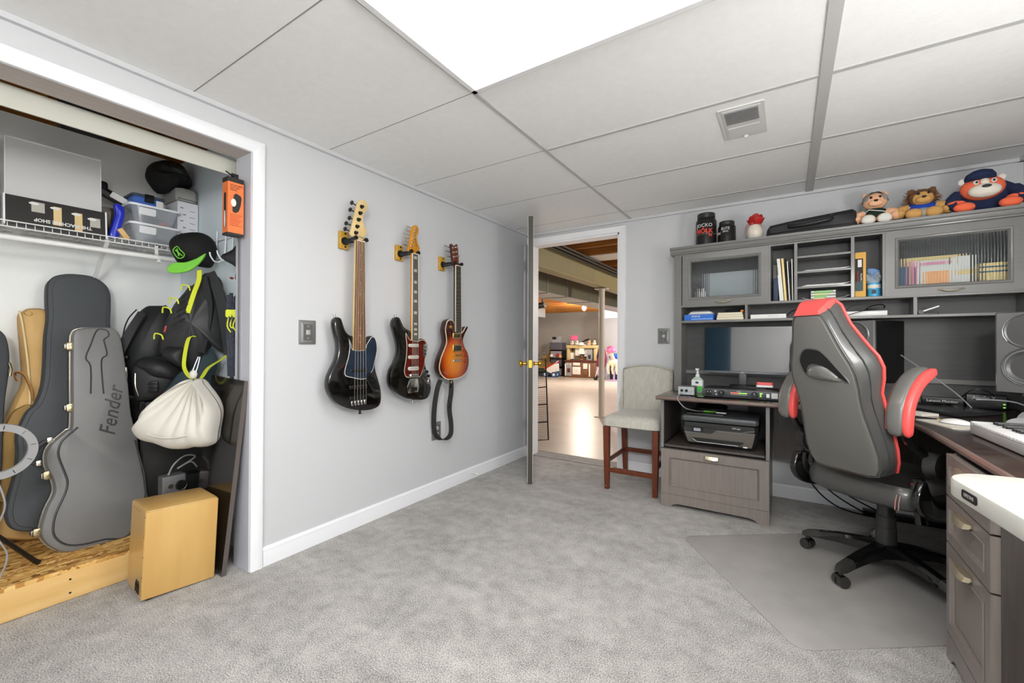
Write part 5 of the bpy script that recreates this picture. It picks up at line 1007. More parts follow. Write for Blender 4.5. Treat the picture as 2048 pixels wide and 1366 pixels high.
for p in inset(ccw([(q.x, q.y) for q in pts]), .012): nb.ball((p[0], p[1], .031), (.0052, .0052, .003), Mb, seg=6, rings=4)
o = obj('nailhead_trim', nb, 'nail', t); o['kind'] = 'stuff'
for sx, sy, top in ((-1, -1, .455), (1, -1, .455), (-1, 1, .455), (1, 1, .455)):
    q = MB(); x0, y0 = sx*.175, (-.195 if sy < 0 else .20)
    q.skin([[V((x0+dx*w-sx*.004*(1-z/.455), y0+(.03 if sy > 0 else -.0)*(1-z/.455)+dy*w, z)) for dx, dy in ((-1, -1), (1, -1), (1, 1), (-1, 1))] for z, w in ((0, .015), (.16, .018), (.455, .021))]); obj('leg', q, 'cherry', t)
obj('front_stretcher', MB().box(-.165, .165, -.207, -.186, .125, .158, bev=.002), 'cherry', t); obj('back_stretcher', MB().box(-.165, .165, .20, .22, .19, .222, bev=.002), 'cherry', t)
for sx in (-1, 1): obj('side_stretcher', MB().box(sx*.175-.009, sx*.175+.009, -.19, .205, .185, .217, bev=.002), 'cherry', t)
obj('label', MB().box(-.18, -.17, -.2105, -.2095, .02, .06), 'pewter', t)

# ---------------------------------------------------------------- desk
mat('wood_dark', (80, 73, 69), .34, c2=(70, 63, 59), vscale=5, stretch=(20, 20, 1.2), coat=.15)
mat('wood_face', (132, 123, 117), .33, c2=(123, 114, 108), vscale=5, stretch=(20, 20, 1.0), coat=.2)
mat('wood_hutch', (120, 119, 116), .36, c2=(115, 114, 111), vscale=5, stretch=(1, 20, 20), coat=.15)
mat('wood_back', (76, 76, 76), .5, c2=(71, 71, 71), vscale=4, stretch=(1, 20, 20)); mat('desk_top', (60, 46, 41), .2, c2=(49, 38, 34), vscale=5, stretch=(1, 16, 1), coat=.35); mat('desk_edge', (124, 106, 96), .25, c2=(110, 92, 84), vscale=5); mat('champagne', (206, 196, 170), .32, .85); mat('edge_wear', (150, 134, 118), .4)
def framed_front(t, name, M, w, h, b=.042, m='wood_face', d=.018):
    # local: x right, y up, z out; recessed bevelled panel
    o = obj(name, MB().prism([(0, 0), (w, 0), (w, h), (0, h)], -d, 0, M, hole=[(b, b), (w-b, b), (w-b, h-b), (b, h-b)]).box(b-.001, w-b+.001, b-.001, h-b+.001, -d, -.009, M), m, t)
    fr = MB(); rr = lambda e: [(b-e, b-e), (w-b+e, b-e), (w-b+e, h-b+e), (b-e, h-b+e)]
    fr.skin([[M @ V((x, y, z)) for x, y in rr(e)] for e, z in ((.0, .0005), (-.003, .0035), (-.008, -.004), (-.012, -.0085))], False, False)
    obj('panel_moulding', fr, m, o)
    return o
def cup_pull(p, M, w=.075):
    c = MB(); sec_ = []
    for x, hh, zz in ((-.5, .010, .004), (-.42, .016, .016), (-.2, .022, .020), (.2, .022, .020), (.42, .016, .016), (.5, .010, .004)):
        sec_.append([M @ V((x*w, yy, z2)) for yy, z2 in ((.006, 0), (.007, zz*.8), (0, zz), (-hh*.6, zz+.003), (-hh*.6+.003, zz-.001), (-.002, zz-.004), (.002, 0))])
    c.skin(sec_); return obj('handle', c, 'champagne', p)
DZ = .715
t = thing('desk', 'dark brown L-shaped desk top running along the back and right walls', 'desk', (2.2, 3.2, 0))
top = [(1.355, 2.868), (2.2, 2.868), (2.36, 2.80), (2.50, 2.66), (2.548, 2.48), (2.56, 2.2), (2.565, 1.60), (3.155, 1.60), (3.155, 3.46), (1.355, 3.46)]
W_ = T(-2.2, -3.2, 0)
obj('top', MB().prism(top, DZ-.026, DZ, W_, rb=.004), 'desk_top', t)
ed = spl([(1.353, 2.868), (2.2, 2.866), (2.36, 2.798), (2.50, 2.658), (2.546, 2.48), (2.558, 2.2), (2.563, 1.60)], 5, False)
obj('front_edge', MB().tube([(x-2.2, y-3.2, DZ-.0125) for x, y in ed], .0125, 10), 'desk_edge', t); obj('end_edge', MB().tube([(.362, -1.602, DZ-.0125), (.955, -1.602, DZ-.0125)], .0135, 10), mat('end_edge', (150, 144, 134), .35), t)
obj('modesty_panel', MB().box(-.2, .95, .195, .21, .283, DZ-.026), 'wood_dark', t)
obj('rear_panel', MB().box(.935, .95, -1.2, .195, .283, DZ-.026), 'wood_dark', t)
# left cabinet
t = thing('desk_cabinet', 'dark brown desk cabinet with open printer bay and one file drawer', 'cabinet', (1.685, 2.888, 0))
cw = .305
obj('left_side', MB().box(-cw, -cw+.018, .018, .56, .0, DZ-.027), 'wood_dark', t); obj('right_side', MB().box(cw-.018, cw, .004, .56, .0, DZ-.027), 'wood_dark', t)
obj('left_stile', MB().box(-cw, -cw+.018, 0, .018, .38, DZ-.027), 'wood_hutch', t); obj('right_stile', MB().box(cw-.019, cw-.0, -.002, .016, .38, DZ-.027), 'wood_hutch', t)
obj('back_panel', MB().box(-cw, -.11, .545, .56, .02, DZ-.027).box(.16, cw, .545, .56, .02, DZ-.027).box(-.11, .16, .545, .56, .02, .58), 'wood_back', t)
obj('cable_opening', MB().box(-.11, .16, .562, .566, .56, DZ-.027), mat('opening_grey', (186, 186, 188), .7), t, label='pale wall seen through the cable opening')
tr = obj('pull_out_tray', MB().box(-cw+.024, cw-.026, .0, .5, .388, .402, bev=.002), 'wood_dark', t)
for sx in (-1, 1): obj('slide_rail', MB().box(sx*(cw-.024)-.004, sx*(cw-.024)+.002, .002, .5, .385, .408), 'gunmetal', tr)
obj('shelf', MB().box(-cw+.018, cw-.019, .02, .545, .36, .376), 'wood_dark', t)
dr = framed_front(t, 'file_drawer', frame((-cw+.002, -.002, .085), (1, 0, 0), (0, 0, 1)), 2*cw-.004, .288, .05)
hd_ = MB(); Mh2 = frame((0, -.004, .353), (1, 0, 0), (0, 0, 1))
cup_pull(dr, Mh2, .085)
kick = [(-cw, .0), (-cw+.06, 0), (-cw+.075, .018), (-cw+.11, .026), (cw-.11, .026), (cw-.075, .018), (cw-.06, 0), (cw, 0), (cw, .083), (-cw, .083)]
obj('plinth', MB().prism(kick, -.004, .012, frame((0, .012, .0), (1, 0, 0), (0, 0, 1))), 'wood_face', t)
# right pedestal, drawers facing the chair
t = thing('drawer_pedestal', 'dark brown three drawer pedestal under the right end of the desk', 'cabinet', (2.55, 1.838, 0))
obj('left_side', MB().box(0, .56, .17, .186, 0, DZ-.027), 'wood_dark', t); obj('right_side', MB().box(0, .56, -.188, -.172, 0, DZ-.027), 'wood_dark', t); obj('back_panel', MB().box(.545, .56, -.172, .17, .02, DZ-.027), 'wood_dark', t)
obj('carcass', MB().box(.005, .545, -.172, .17, .05, DZ-.04), 'wood_back', t)
Mp = lambda z: frame((-.02, .186, z), (0, -1, 0), (0, 0, 1))
for z0, z1, lb in ((.548, .684, 'top'), (.392, .542, 'mid'), (.088, .386, 'low')):
    d_ = framed_front(t, 'drawer', Mp(z0), .372, z1-z0, .04 if z1-z0 > .2 else .034, d=.02)
    cup_pull(d_, frame((-.021, .0, z1-.026), (0, -1, 0), (0, 0, 1)), .115)
kick = [(-.186, 0), (-.14, 0), (-.125, .018), (-.10, .026), (.10, .026), (.125, .018), (.14, 0), (.186, 0), (.186, .084), (-.186, .084)]
obj('plinth', MB().prism(kick, 0, .02, frame((0, 0, 0), (0, -1, 0), (0, 0, 1))), 'wood_face', t)
# printer in the bay
mat('printer_dark', (38, 38, 38), .3, coat=.2); mat('printer_front', (104, 99, 92), .28, coat=.2); mat('printer_lid', (74, 76, 78), .3)
t = thing('printer', 'black inkjet printer on the pull-out tray of the desk cabinet', 'printer', (1.715, 3.1, .402))
B = MB(); 
for z, dx, y0 in ((0, -.035, .03), (.012, -.03, .0), (.06, -.01, -.01), (.12, .0, -.02), (.155, .0, -.02)): pass
B.skin([[V((x, y, z)) for x, y in ((-.215-dx, y0), (-.215-dx+.02, y0-.02), (.215+dx-.02, y0-.02), (.215+dx, y0), (.215+dx, .15), (-.215-dx, .15))] for z, dx, y0 in ((0.0, -.03, -.10), (.02, -.02, -.125), (.06, -.008, -.14), (.12, 0, -.15), (.152, 0, -.15))])
obj('body', B, 'printer_dark', t)
obj('front_panel', MB().skin([[V((x, y, z)) for x, y in ((-.19-dx, y0), (.19+dx, y0), (.19+dx, y0+.02), (-.19-dx, y0+.02))] for z, dx, y0 in ((.022, -.01, -.149), (.06, .0, -.163), (.115, .01, -.173))]), 'printer_front', t)
obj('trim_line', MB().tube([(-.2, -.174, .085), (-.09, -.172, .088), (-.06, -.174, .108), (.12, -.176, .108), (.15, -.176, .122), (.2, -.175, .13)], .0015, 5), 'pewter', t)
obj('lid', MB().box(-.218, .218, -.178, .15, .156, .196, bev=.014), 'printer_lid', t); obj('feeder_cover', MB().box(-.2, .03, -.12, .13, .19, .205, bev=.006), 'printer_dark', t)
obj('feeder_tray', MB().prism(spl([(-.14, -.02), (-.02, -.03), (.03, .02), (.0, .09), (-.15, .09)], 3), 0, .008, T(0, .0, .222) @ M4.Rotation(rad(10), 4, 'X')), 'printer_dark', t)
obj('control_panel', MB().prism([(-.2, .125), (.0, .12), (-.04, .092), (-.19, .094)], 0, .004, frame((0, -.172, 0), (1, 0, 0), (0, 0, 1))), 'printer_dark', t)
sc = obj('screen', MB().box(-.155, -.085, -.179, -.175, .096, .122), 'black_plastic', t); obj('display', MB().box(-.14, -.1, -.18, -.1785, .1, .118), mat('lcd', (160, 158, 170), .3), sc)
obj('output_slot', MB().prism([(-.14, .022), (-.12, .012), (.11, .012), (.14, .034), (-.155, .034)], 0, .01, frame((0, -.158, .02), (1, 0, 0), (0, 0, 1))), 'black_plastic', t)
obj('slot_lip', MB().tube([(-.15, -.168, .05), (-.125, -.168, .031), (.11, -.168, .031)], .0016, 5), 'pewter_light', t)
obj('logo_badge', MB().box(.135, .158, -.151, -.148, .02, .034), 'white_print', t); text('front_text', 'OfficeJet', .013, frame((.10, -.1772, .1365), (1, 0, 0), (0, 0, 1)), 'white_print', t)
t = thing('cable_dongle', 'black adapter with green plug lying on the printer', 'adapter', (1.69, 3.05, .607)); obj('adapter', MB().box(-.0, .06, -.02, .03, 0, .012, bev=.003), 'black_plastic', t); obj('label', MB().box(.0, .06, -.022, -.0195, .002, .008), 'white_print', t)
mat('green_plug', (110, 190, 60), .4); obj('plug', MB().tube([(-.075, -.01, .006), (-.03, -.008, .006)], .005).tube([(-.03, -.008, .006), (.0, .0, .006)], .003), 'green_plug', t)
tag(obj('audio_cable', MB().tube(spl([(1.50, 2.93, .735), (1.49, 2.85, .718), (1.50, 2.846, .69), (1.535, 2.86, .65), (1.58, 2.95, .625), (1.615, 3.04, .613)], 6, False), .0032, 6), 'ring_grey'), 'grey cable from the small audio box over the desk edge to the printer', 'cable')
# items on the desk
t = thing('audio_interface', 'small silver audio box with two jacks at the left end of the desk', 'audio interface', M=T(1.521, 2.965, DZ) @ M4.Rotation(rad(2), 4, 'Z'))
obj('case', MB().box(-.05, .05, 0, .12, .006, .06, bev=.004), 'silver_plastic', t); obj('front', MB().box(-.049, .049, -.003, .001, .008, .058), mat('face_silver', (176, 180, 182), .35, .3), t)
for x in (-.026, .002): obj('jack', MB().cyl((x, -.009, .034), (x, -.002, .034), .009).cyl((x, -.011, .034), (x, -.0085, .034), .005), 'gunmetal', t)
obj('knob', MB().cyl((.03, -.01, .034), (.03, -.002, .034), .006), 'alu', t); obj('foot', MB().box(-.04, .04, .01, .1, 0, .008), 'black_plastic', t)
t = thing('sanitizer_bottle', 'clear pump bottle of green hand sanitizer behind the audio box', 'bottle', (1.553, 3.19, DZ))
mat('gel', (206, 226, 206), .08, alpha=.55); mat('gel_green', (96, 196, 96), .25); mat('pump_white', (222, 224, 222), .35, alpha=.92)
obj('bottle', MB().skin([[V((x, y, z)) for x, y in rrect(w, d, .014)] for z, w, d in ((0, .07, .04), (.005, .078, .046), (.085, .078, .046), (.10, .06, .04), (.112, .03, .03))]), 'gel', t)
obj('label', MB().box(-.034, .034, -.0245, -.0235, .03, .09), 'white_print', t); obj('label_band', MB().box(-.034, .034, -.0252, -.024, .015, .05), 'gel_green', t); obj('gel', MB().box(-.032, .032, -.018, .018, .004, .05), 'gel_green', t)
obj('label_mark', MB().prism(circ(.012, 16, 0, 0, .008), 0, .0006, frame((0, -.0246, .073), (1, 0, 0), (0, 0, 1))), mat('label_blue', (40, 70, 120), .5), t)
obj('pump', MB().cyl((0, 0, .11), (0, 0, .128), .014).cyl((0, 0, .128), (0, 0, .16), .008).box(-.011, .011, -.03, .01, .158, .17, bev=.003), 'pump_white', t)
t = thing('rack_unit', 'black rack power conditioner with meter lights under the monitor', 'rack unit', M=T(1.825, 2.962, DZ+.006) @ M4.Rotation(rad(-.5), 4, 'Z'))
obj('case', MB().box(-.206, .206, .004, .26, 0, .05, bev=.002), 'black_plastic', t); obj('front', MB().box(-.208, .21, -.001, .004, .0, .05, bev=.001), mat('rack_face', (70, 72, 74), .4, .3), t)
o = obj('outlet', MB().box(-.185, -.15, -.004, .0, .01, .042), 'black_plastic', t)
for x in (-.176, -.160): obj('outlet_slot', MB().box(x, x+.004, -.0048, -.0035, .026, .036), 'pewter_light', o)
obj('switch', MB().cyl((-.13, -.004, .036), (-.13, 0, .036), .006).cyl((-.125, -.004, .016), (-.125, 0, .016), .005), 'pewter_light', t)
for x in (-.095, .085): k_ = obj('knob', MB().cyl((x, -.022, .026), (x, 0, .026), .016, .018, seg=18), 'black_plastic', t); obj('knob_mark', MB().box(x-.001, x+.001, -.0228, -.0215, .026, .038), 'white_print', k_)
mat('led_red', (255, 96, 84), .4, emit=.8); mat('led_green', (150, 240, 90), .4, emit=.8)
obj('meter_red', MB().box(-.045, -.0, -.0025, -.0005, .028, .033), 'led_red', t); obj('meter_green', MB().box(.0, .045, -.0025, -.0005, .028, .033), 'led_green', t)
obj('meter_scale', MB().box(-.045, .045, -.0018, -.0005, .02, .0215), 'white_print', t); text('meter_text', 'VOLTS', .008, frame((0, -.0015, .041), (1, 0, 0), (0, 0, 1)), 'white_print', t)
obj('indicator', MB().box(.112, .126, -.0025, -.0005, .034, .039).box(.112, .121, -.0025, -.0005, .026, .031).box(.112, .121, -.0025, -.0005, .016, .021), 'led_green', t); obj('power_button', MB().box(.146, .162, -.005, 0, .014, .036), 'white_print', t); obj('badge', MB().box(.172, .204, -.0025, 0, .01, .042), 'pewter_light', t)
t = thing('monitor', 'wide black computer monitor under the hutch shelf', 'monitor', M=T(1.905, 3.235, DZ+.057) @ M4.Rotation(rad(0), 4, 'Z'))
scr = M4.Rotation(rad(-3), 4, 'X')
obj('housing', MB().box(-.315, .315, .0, .03, .085, .40, scr, bev=.004), 'black_plastic', t); obj('screen', MB().box(-.310, .310, -.0025, .0, .10, .396, scr), mat('screen_gloss', (9, 10, 12), .03, spec=1, coat=.9), t)
obj('chin', MB().box(-.315, .315, -.005, .0, .085, .099, scr), mat('chin_grey', (92, 94, 96), .25, .5), t); text('logo_text', 'acer', .012, frame((-.08, -.0056, .092), (1, 0, 0), (0, 0, 1)), 'white_print', t)
obj('stand_neck', MB().box(-.105, -.055, .01, .035, .008, .12, bev=.006), mat('neck_grey', (90, 90, 90), .3, .4), t); obj('base', MB().prism(rrect(.22, .15, .02, 5, -.04, -.04), 0, .01), 'black_plastic', t)
t = thing('red_case', 'small red and white case lying on the monitor base', 'case', (1.955, 3.14, DZ+.068)); obj('lid', MB().prism(rrect(.09, .055, .012), .012, .03, rb=.004), mat('case_red', (224, 92, 88), .4), t); obj('bottom', MB().prism(rrect(.092, .057, .012), 0, .012), 'trim_white', t)
tag(obj('cable', MB().tube(spl([(1.55, 2.955, DZ+.006), (1.60, 2.91, DZ+.003), (1.68, 2.885, DZ+.003), (1.78, 2.90, DZ+.003), (1.95, 2.915, DZ+.003), (2.06, 2.94, DZ+.004), (2.1, 3.0, DZ+.004)], 5, False), .0035, 6), 'black_plastic'), 'black cable lying along the front of the black rack unit', 'cable')
cb = MB()
for k in range(6): cb.tube(spl([(2.03+.01*k, 3.05+.02*k, DZ+.03-.003*k), (2.10, 3.02+.015*k, DZ+.035-.004*k), (2.19, 3.05+.01*k, DZ+.022), (2.26, 3.1, DZ+.004)], 4, False), .0028, 5)
obj_ = obj('cable_bundle', cb, 'gunmetal'); tag(obj_, 'tangle of dark and pale cables behind the chair on the desk', 'cables', kind='stuff')
tag(obj('patch_cable', MB().tube([(2.06, 3.0, DZ+.012), (2.13, 2.97, DZ+.012), (2.17, 2.96, DZ+.01)], .004), 'green_plug'), 'bright green plug among the cables right of the rack unit', 'cable')
# speakers
mat('spk_front', (104, 104, 103), .42); mat('spk_side', (26, 26, 26), .45); mat('cone', (96, 96, 96), .35, .4); mat('cone_ring', (150, 152, 152), .3, .5)
def speaker(label, x, y, z, rz):
    t = thing('studio_monitor', label, 'speaker', (x, y, z), rz, None)
    # local: front faces -y
    obj('cabinet', MB().box(-.105, .105, 0, .27, 0, .355, bev=.006), 'spk_side', t)
    obj('baffle', MB().box(-.105, .105, -.012, .002, .0, .355, bev=.008), 'spk_front', t)
    wg = MB(); wg.lathe([(.078, .001), (.074, .004), (.058, -.004), (.03, -.011), (.018, -.012), (.017, -.004), (.009, .003), (.0, .005)], 28, frame((0, -.012, .272), (1, 0, 0), (0, 0, 1))); obj('waveguide', wg, 'cone', t)
    obj('tweeter', MB().ball((0, -.006, .272), (.016, .012, .016), seg=14, rings=8), 'cone_ring', t)
    obj('waveguide_edge', MB().tube([(.08*sin(a*pi/9-2.2)*(1 if abs(a*pi/9-2.2) < 2.3 else .9), -.0135, .272+.076*cos(a*pi/9-2.2)) for a in range(15)]+[(.07, -.0135, .2), (.088, -.0135, .15)], .002, 5), 'cone_ring', t)
    s_ = MB(); s_.lathe([(.084, .001), (.082, .006), (.074, .004), (.072, .002), (.066, .008), (.06, .004), (.03, -.018), (.024, -.02), (.02, -.012), (0, -.008)], 32, frame((0, -.012, .115), (1, 0, 0), (0, 0, 1))); obj('woofer', s_, 'cone', t)
    rg_ = MB(); rg_.tube([(.072*cos(2*pi*k/28), -.019, .115+.072*sin(2*pi*k/28)) for k in range(29)], .0045, 6); obj('woofer_surround', rg_, 'cone_ring', t)
    text('logo_text', '7U', .016, frame((0, -.0128, .018), (1, 0, 0), (0, 0, 1)), 'white_print', t); obj('logo_line', MB().box(-.1, -.098, -.0135, -.012, .03, .08), 'cone_ring', t)
    return t
speaker('black studio monitor left of the chair headrest in front of the hutch', 2.405, 3.165, .835, rad(-36))
speaker('black studio monitor on a short stand by the right wall', 2.955, 2.755, .842, rad(-36))
def spk_stand(label, x, y, h):
    t = thing('speaker_stand', label, 'stand', (x, y, DZ)); obj('pole', MB().cyl((0, 0, .01), (0, 0, h), .02).cyl((0, 0, h*.45), (0, 0, h*.6), .03), 'black_plastic', t); obj('base', MB().cyl((0, 0, 0), (0, 0, .014), .06, .055, seg=24), 'black_plastic', t); obj('plate', MB().box(-.09, .09, -.09, .1, h-.008, h), 'black_plastic', t)
spk_stand('short black stand under the speaker by the right wall', 3.02, 2.84, .126); spk_stand('short black stand under the speaker left of the chair', 2.48, 3.27, .119)
# devices near the hutch back
t = thing('power_adapter', 'black power brick labelled Lenovo Monitor on the desk', 'adapter', M=T(2.80, 3.30, DZ) @ M4.Rotation(rad(-14), 4, 'Z')); obj('brick', MB().box(-.085, .085, 0, .05, 0, .045, bev=.004), 'black_plastic', t); text('marker_text', 'Lenovo Monitor', .02, frame((0, -.0008, .024), (1, 0, 0), (0, 0, 1)), 'white_print', t, sx=.95)
t = thing('external_drive', 'black hub labelled Apollo with two green lights on the desk', 'device', M=T(2.955, 3.24, DZ) @ M4.Rotation(rad(-12), 4, 'Z')); obj('case', MB().box(-.075, .075, 0, .09, 0, .075, bev=.004), 'black_plastic', t); text('marker_text', 'Apollo Y', .026, frame((-.01, -.0008, .058), (1, 0, 0), (0, 0, 1)), 'white_print', t, sx=.9)
for z in (.012, .028): obj('status_light', MB().box(.058, .066, -.002, 0, z, z+.005), 'led_green', t)
tag(obj('thin_cable', MB().tube(spl([(2.62, 3.3, 1.0), (2.72, 3.2, .9), (2.82, 3.16, .80), (2.87, 3.12, .73)], 5, False), .003, 6), 'ring_grey'), 'grey cable sloping down from the left speaker to the desk', 'cable')
tag(obj('white_cable', MB().tube(spl([(2.90, 3.17, .77), (2.96, 3.13, .775), (3.02, 3.1, .77), (3.06, 3.05, .745)], 5, False), .0035, 6), 'trim_white'), 'white cable in front of the black hub with green lights', 'cable')
cb = MB()
for k in range(5): cb.tube(spl([(2.62+.03*k, 3.25+.02*k, DZ+.006), (2.70+.03*k, 3.18, DZ+.022), (2.80, 3.22+.01*k, DZ+.008), (2.86, 3.15, DZ+.006)], 4, False), .003, 5)
tag(obj('cable_tangle', cb, 'gunmetal'), 'loose grey cables behind the black graphics tablet', 'cables', kind='stuff')
tag(obj('looped_cable', MB().tube(spl([(2.86, 3.23, DZ+.06), (2.89, 3.2, DZ+.10), (2.93, 3.19, DZ+.105), (2.97, 3.19, DZ+.08)], 5, False), .003, 5), 'gunmetal'), 'dark cable arching over the hub labelled Apollo', 'cable')
t = thing('graphics_tablet', 'large thin black tablet lying on the desk corner', 'tablet', (2.78, 3.05, DZ)); obj('slab', MB().prism(ccw([(-.195, .06), (-.04, -.26), (.17, -.03), (.02, .22)]), 0.002, .014, rb=.003), mat('tablet_black', (40, 41, 42), .25), t); obj('foot', MB().box(-.06, .04, -.06, .04, 0, .003), 'black_plastic', t)
t = thing('notepad', 'white notepad on the desk corner edge', 'notepad', M=T(2.60, 2.80, DZ) @ M4.Rotation(rad(-50), 4, 'Z')); obj('pad', MB().box(-.10, .06, -.045, .05, 0, .012, bev=.001), mat('paper_cream', (226, 220, 206), .7), t)
t = thing('mouse_pad', 'cream mouse pad under the white mouse', 'mouse pad', M=T(2.655, 2.52, DZ) @ M4.Rotation(rad(-70), 4, 'Z')); obj('pad', MB().prism(rrect(.22, .13, .01), 0, .004), 'paper_cream', t)
t = thing('computer_mouse', 'low white computer mouse on the cream pad', 'mouse', M=T(2.672, 2.525, DZ+.004) @ M4.Rotation(rad(-35), 4, 'Z')); obj('shell', MB().puff(circ(.055, 24, ry=.03), .02, .0, T(0, 0, .003), p=.5), mat('mouse_white', (238, 236, 234), .15), t, smooth=60); obj('base', MB().prism(circ(.053, 24, ry=.028), 0, .004), 'pewter_dark', t)
t = thing('pencil', 'short pencil with a yellow end on the desk corner', 'pencil', (2.62, 2.66, DZ+.004)); obj('shaft', MB().tube([(-.06, .05, 0), (.02, -.02, 0)], .003), 'gunmetal', t); obj('tip', MB().tube([(.02, -.02, 0), (.04, -.037, 0)], .0035), 'toy_yellow', t)
# midi keyboard
t = thing('midi_keyboard', 'grey and white piano keyboard on the right wing of the desk', 'keyboard', M=T(2.70, 1.66, DZ) @ M4.Rotation(rad(2), 4, 'Z'))
mat('kbd_grey', (176, 176, 174), .4); mat('key_white', (238, 238, 236), .25); mat('key_black', (24, 24, 24), .3)
obj('case', MB().box(-.02, .22, 0, .64, .004, .036, bev=.004), 'kbd_grey', t); obj('rear_deck', MB().box(.115, .22, .0, .64, .036, .056, bev=.004), 'kbd_grey', t); obj('end_cheek', MB().box(-.02, .22, .632, .646, .004, .05, bev=.003), 'kbd_grey', t); obj('foot', MB().box(0, .2, .02, .62, 0, .005), 'black_plastic', t)
for k in range(27): obj('white_key', MB().box(-.018, .112, .01+k*.023, .0315+k*.023, .037, .046, bev=.001), 'key_white', t)
for k in range(26):
    if k % 7 not in (2, 6): obj('black_key', MB().box(.03, .112, .0265+k*.023, .0385+k*.023, .046, .056, bev=.002), 'key_black', t)
t = thing('headphones', 'grey headphones lying on the far end of the piano keyboard', 'headphones', M=T(2.83, 2.36, DZ+.0) @ M4.Rotation(rad(50), 4, 'Z')); ar = [(.075*cos(pi*k/12), 0, .0+.075*sin(pi*k/12)+.012) for k in range(13)]
obj('band', MB().ribbon(ar, .03, .006, up=(0, 1, 0)), 'cone_ring', t)
for sx in (-1, 1): obj('ear_cup', MB().cyl((sx*.085, 0, .036), (sx*.06, 0, .036), .034, .036, seg=20), 'ring_grey', t)
t = thing('keyboard_small', 'pale slim computer keyboard behind the stand near the right wall', 'keyboard', (3.07, 2.6, DZ)); obj('slab', MB().box(-.06, .06, -.2, .12, 0, .016, bev=.004), 'key_white', t)
# cables under the desk
for k, (a, lb) in enumerate((((2.17, 3.38, 0), 'leftmost black cable hanging below the desk to the floor'), ((2.22, 3.38, 0), 'second black cable hanging below the desk'), ((2.27, 3.37, 0), 'third black cable hanging below the desk, longest sweep'))):
    tag(obj('hanging_cable', MB().tube(spl([(a[0], 3.39, .5), (a[0]+.0, 3.385, .28), (a[0]+.05+.02*k, 3.37, .14), (a[0]+.18+.06*k, 3.36, .035), (2.55+.03*k, 3.38, .008), (2.85, 3.40, .006), (3.05, 3.41-.01*k, .006)], 6, False), .0045, 6), 'black_plastic'), lb, 'cable')
t = thing('power_strip', 'black power strip with cords along the baseboard under the desk', 'power strip', (2.75, 3.42, 0)); obj('strip', MB().box(-.28, .3, -.03, .03, 0, .035, bev=.005), 'black_plastic', t)
t = thing('desk_leg_post', 'black metal support post under the desk corner behind the pedestal', 'post', (2.78, 2.75, 0)); obj('post', MB().box(-.02, .02, -.02, .02, 0, DZ-.027), 'spk_side', t)
# chair mat and folding table
m = mat('mat_vinyl', (164, 161, 157), .42, c2=(155, 152, 148), vscale=7, bump=.12, bscale=30)
t = thing('chair_mat', 'grey translucent vinyl chair mat on the carpet', 'chair mat', M=T(1.597, 2.474, .001) @ frame((0, 0, 0), (.504, -.697, 0), (.539, .458, 0)))
mo = rrect(.875, 1.12, .05, 5, .875/2-.005, .56); obj('sheet', MB().prism(mo, 0, .0035, rb=.001), 'mat_vinyl', t)
mat('table_white', (196, 195, 187), .4, bump=.15, bscale=220)
t = thing('folding_table', 'white plastic folding table at the lower right edge', 'folding table', M=T(2.388, 1.468, 0) @ M4.Rotation(rad(7), 4, 'Z'))
ft_ = rrect(.76, 1.3, .085, 7, .38, -.65)
obj('top', MB().prism(ft_, .700, .742, rb=.007, rb0=.004), 'table_white', t)
o = obj('badge', MB().prism(rrect(.062, .019, .006), 0, .0015, frame((-.0003, -.155, .722), (0, -1, 0), (0, 0, 1))), 'black_plastic', t); text('badge_text', 'LIFETIME', .0105, frame((-.0021, -.155, .722), (0, -1, 0), (0, 0, 1)), 'pewter_light', t, ext=.0002)
for y in (-.32, -1.1): obj('leg_frame', MB().tube([(.10, y, .70), (.10, y-.02, .012), (.66, y-.02, .012), (.66, y, .70)], .0125), 'ring_grey', t)
# ---------------------------------------------------------------- hutch
HT = rad(-3.3); HM = T(1.385, 3.25, 0) @ M4.Rotation(HT, 4, 'Z')
t = thing('hutch', 'tall dark grey desk hutch with two reeded glass doors and open shelves', 'hutch', M=HM)
HW = 1.742; HD = .165
def hb(n, m, *a, **k): return obj(n, MB().box(*a, **k), m, t)
hb('back_panel', 'wood_back', 0, HW, HD-.006, HD, DZ+.003, 1.70)
hb('left_side', 'wood_hutch', 0, .05, 0, HD, DZ+.001, 1.70, bev=.001); hb('right_side', 'wood_hutch', HW-.05, HW, 0, HD, DZ+.001, 1.70, bev=.001)
cp = [(0, 1.694), (-.006, 1.696), (-.008, 1.704), (-.014, 1.706), (-.020, 1.72), (-.021, 1.728), (-.028, 1.731), (-.030, 1.746), (HD, 1.746), (HD, 1.694)]
obj('cornice', MB().skin([[V((x, y, z)) for y, z in cp] for x in (-.025, HW+.01)]), 'wood_hutch', t)
hb('top_rail', 'wood_hutch', .05, HW-.05, .004, .02, 1.684, 1.70); hb('top_board', 'wood_back', .05, HW-.05, .02, HD, 1.684, 1.70)
hb('middle_shelf', 'wood_hutch', .05, HW-.05, 0, HD, 1.314, 1.33, bev=.001); hb('lower_shelf', 'wood_hutch', .05, HW-.05, 0, HD, 1.203, 1.219, bev=.001)
hb('wire_channel', 'wood_hutch', .05, HW-.05, HD-.022, HD-.006, .835, .86)
for x in (.585, .728, 1.007, 1.148): hb('upper_divider', 'wood_hutch', x, x+.016, .002, HD, 1.33, 1.686)
for x in (.455, .866, 1.277): hb('lower_divider', 'wood_hutch', x, x+.015, .002, HD, 1.219, 1.314)
for z in (1.404, 1.50, 1.595): hb('small_shelf', 'wood_hutch', .744, 1.007, .01, HD, z-.004, z+.008)
m = bpy.data.materials.new('reeded_glass'); MATS['reeded_glass'] = m; m.use_nodes = True; nt = m.node_tree; b = nt.nodes['Principled BSDF']
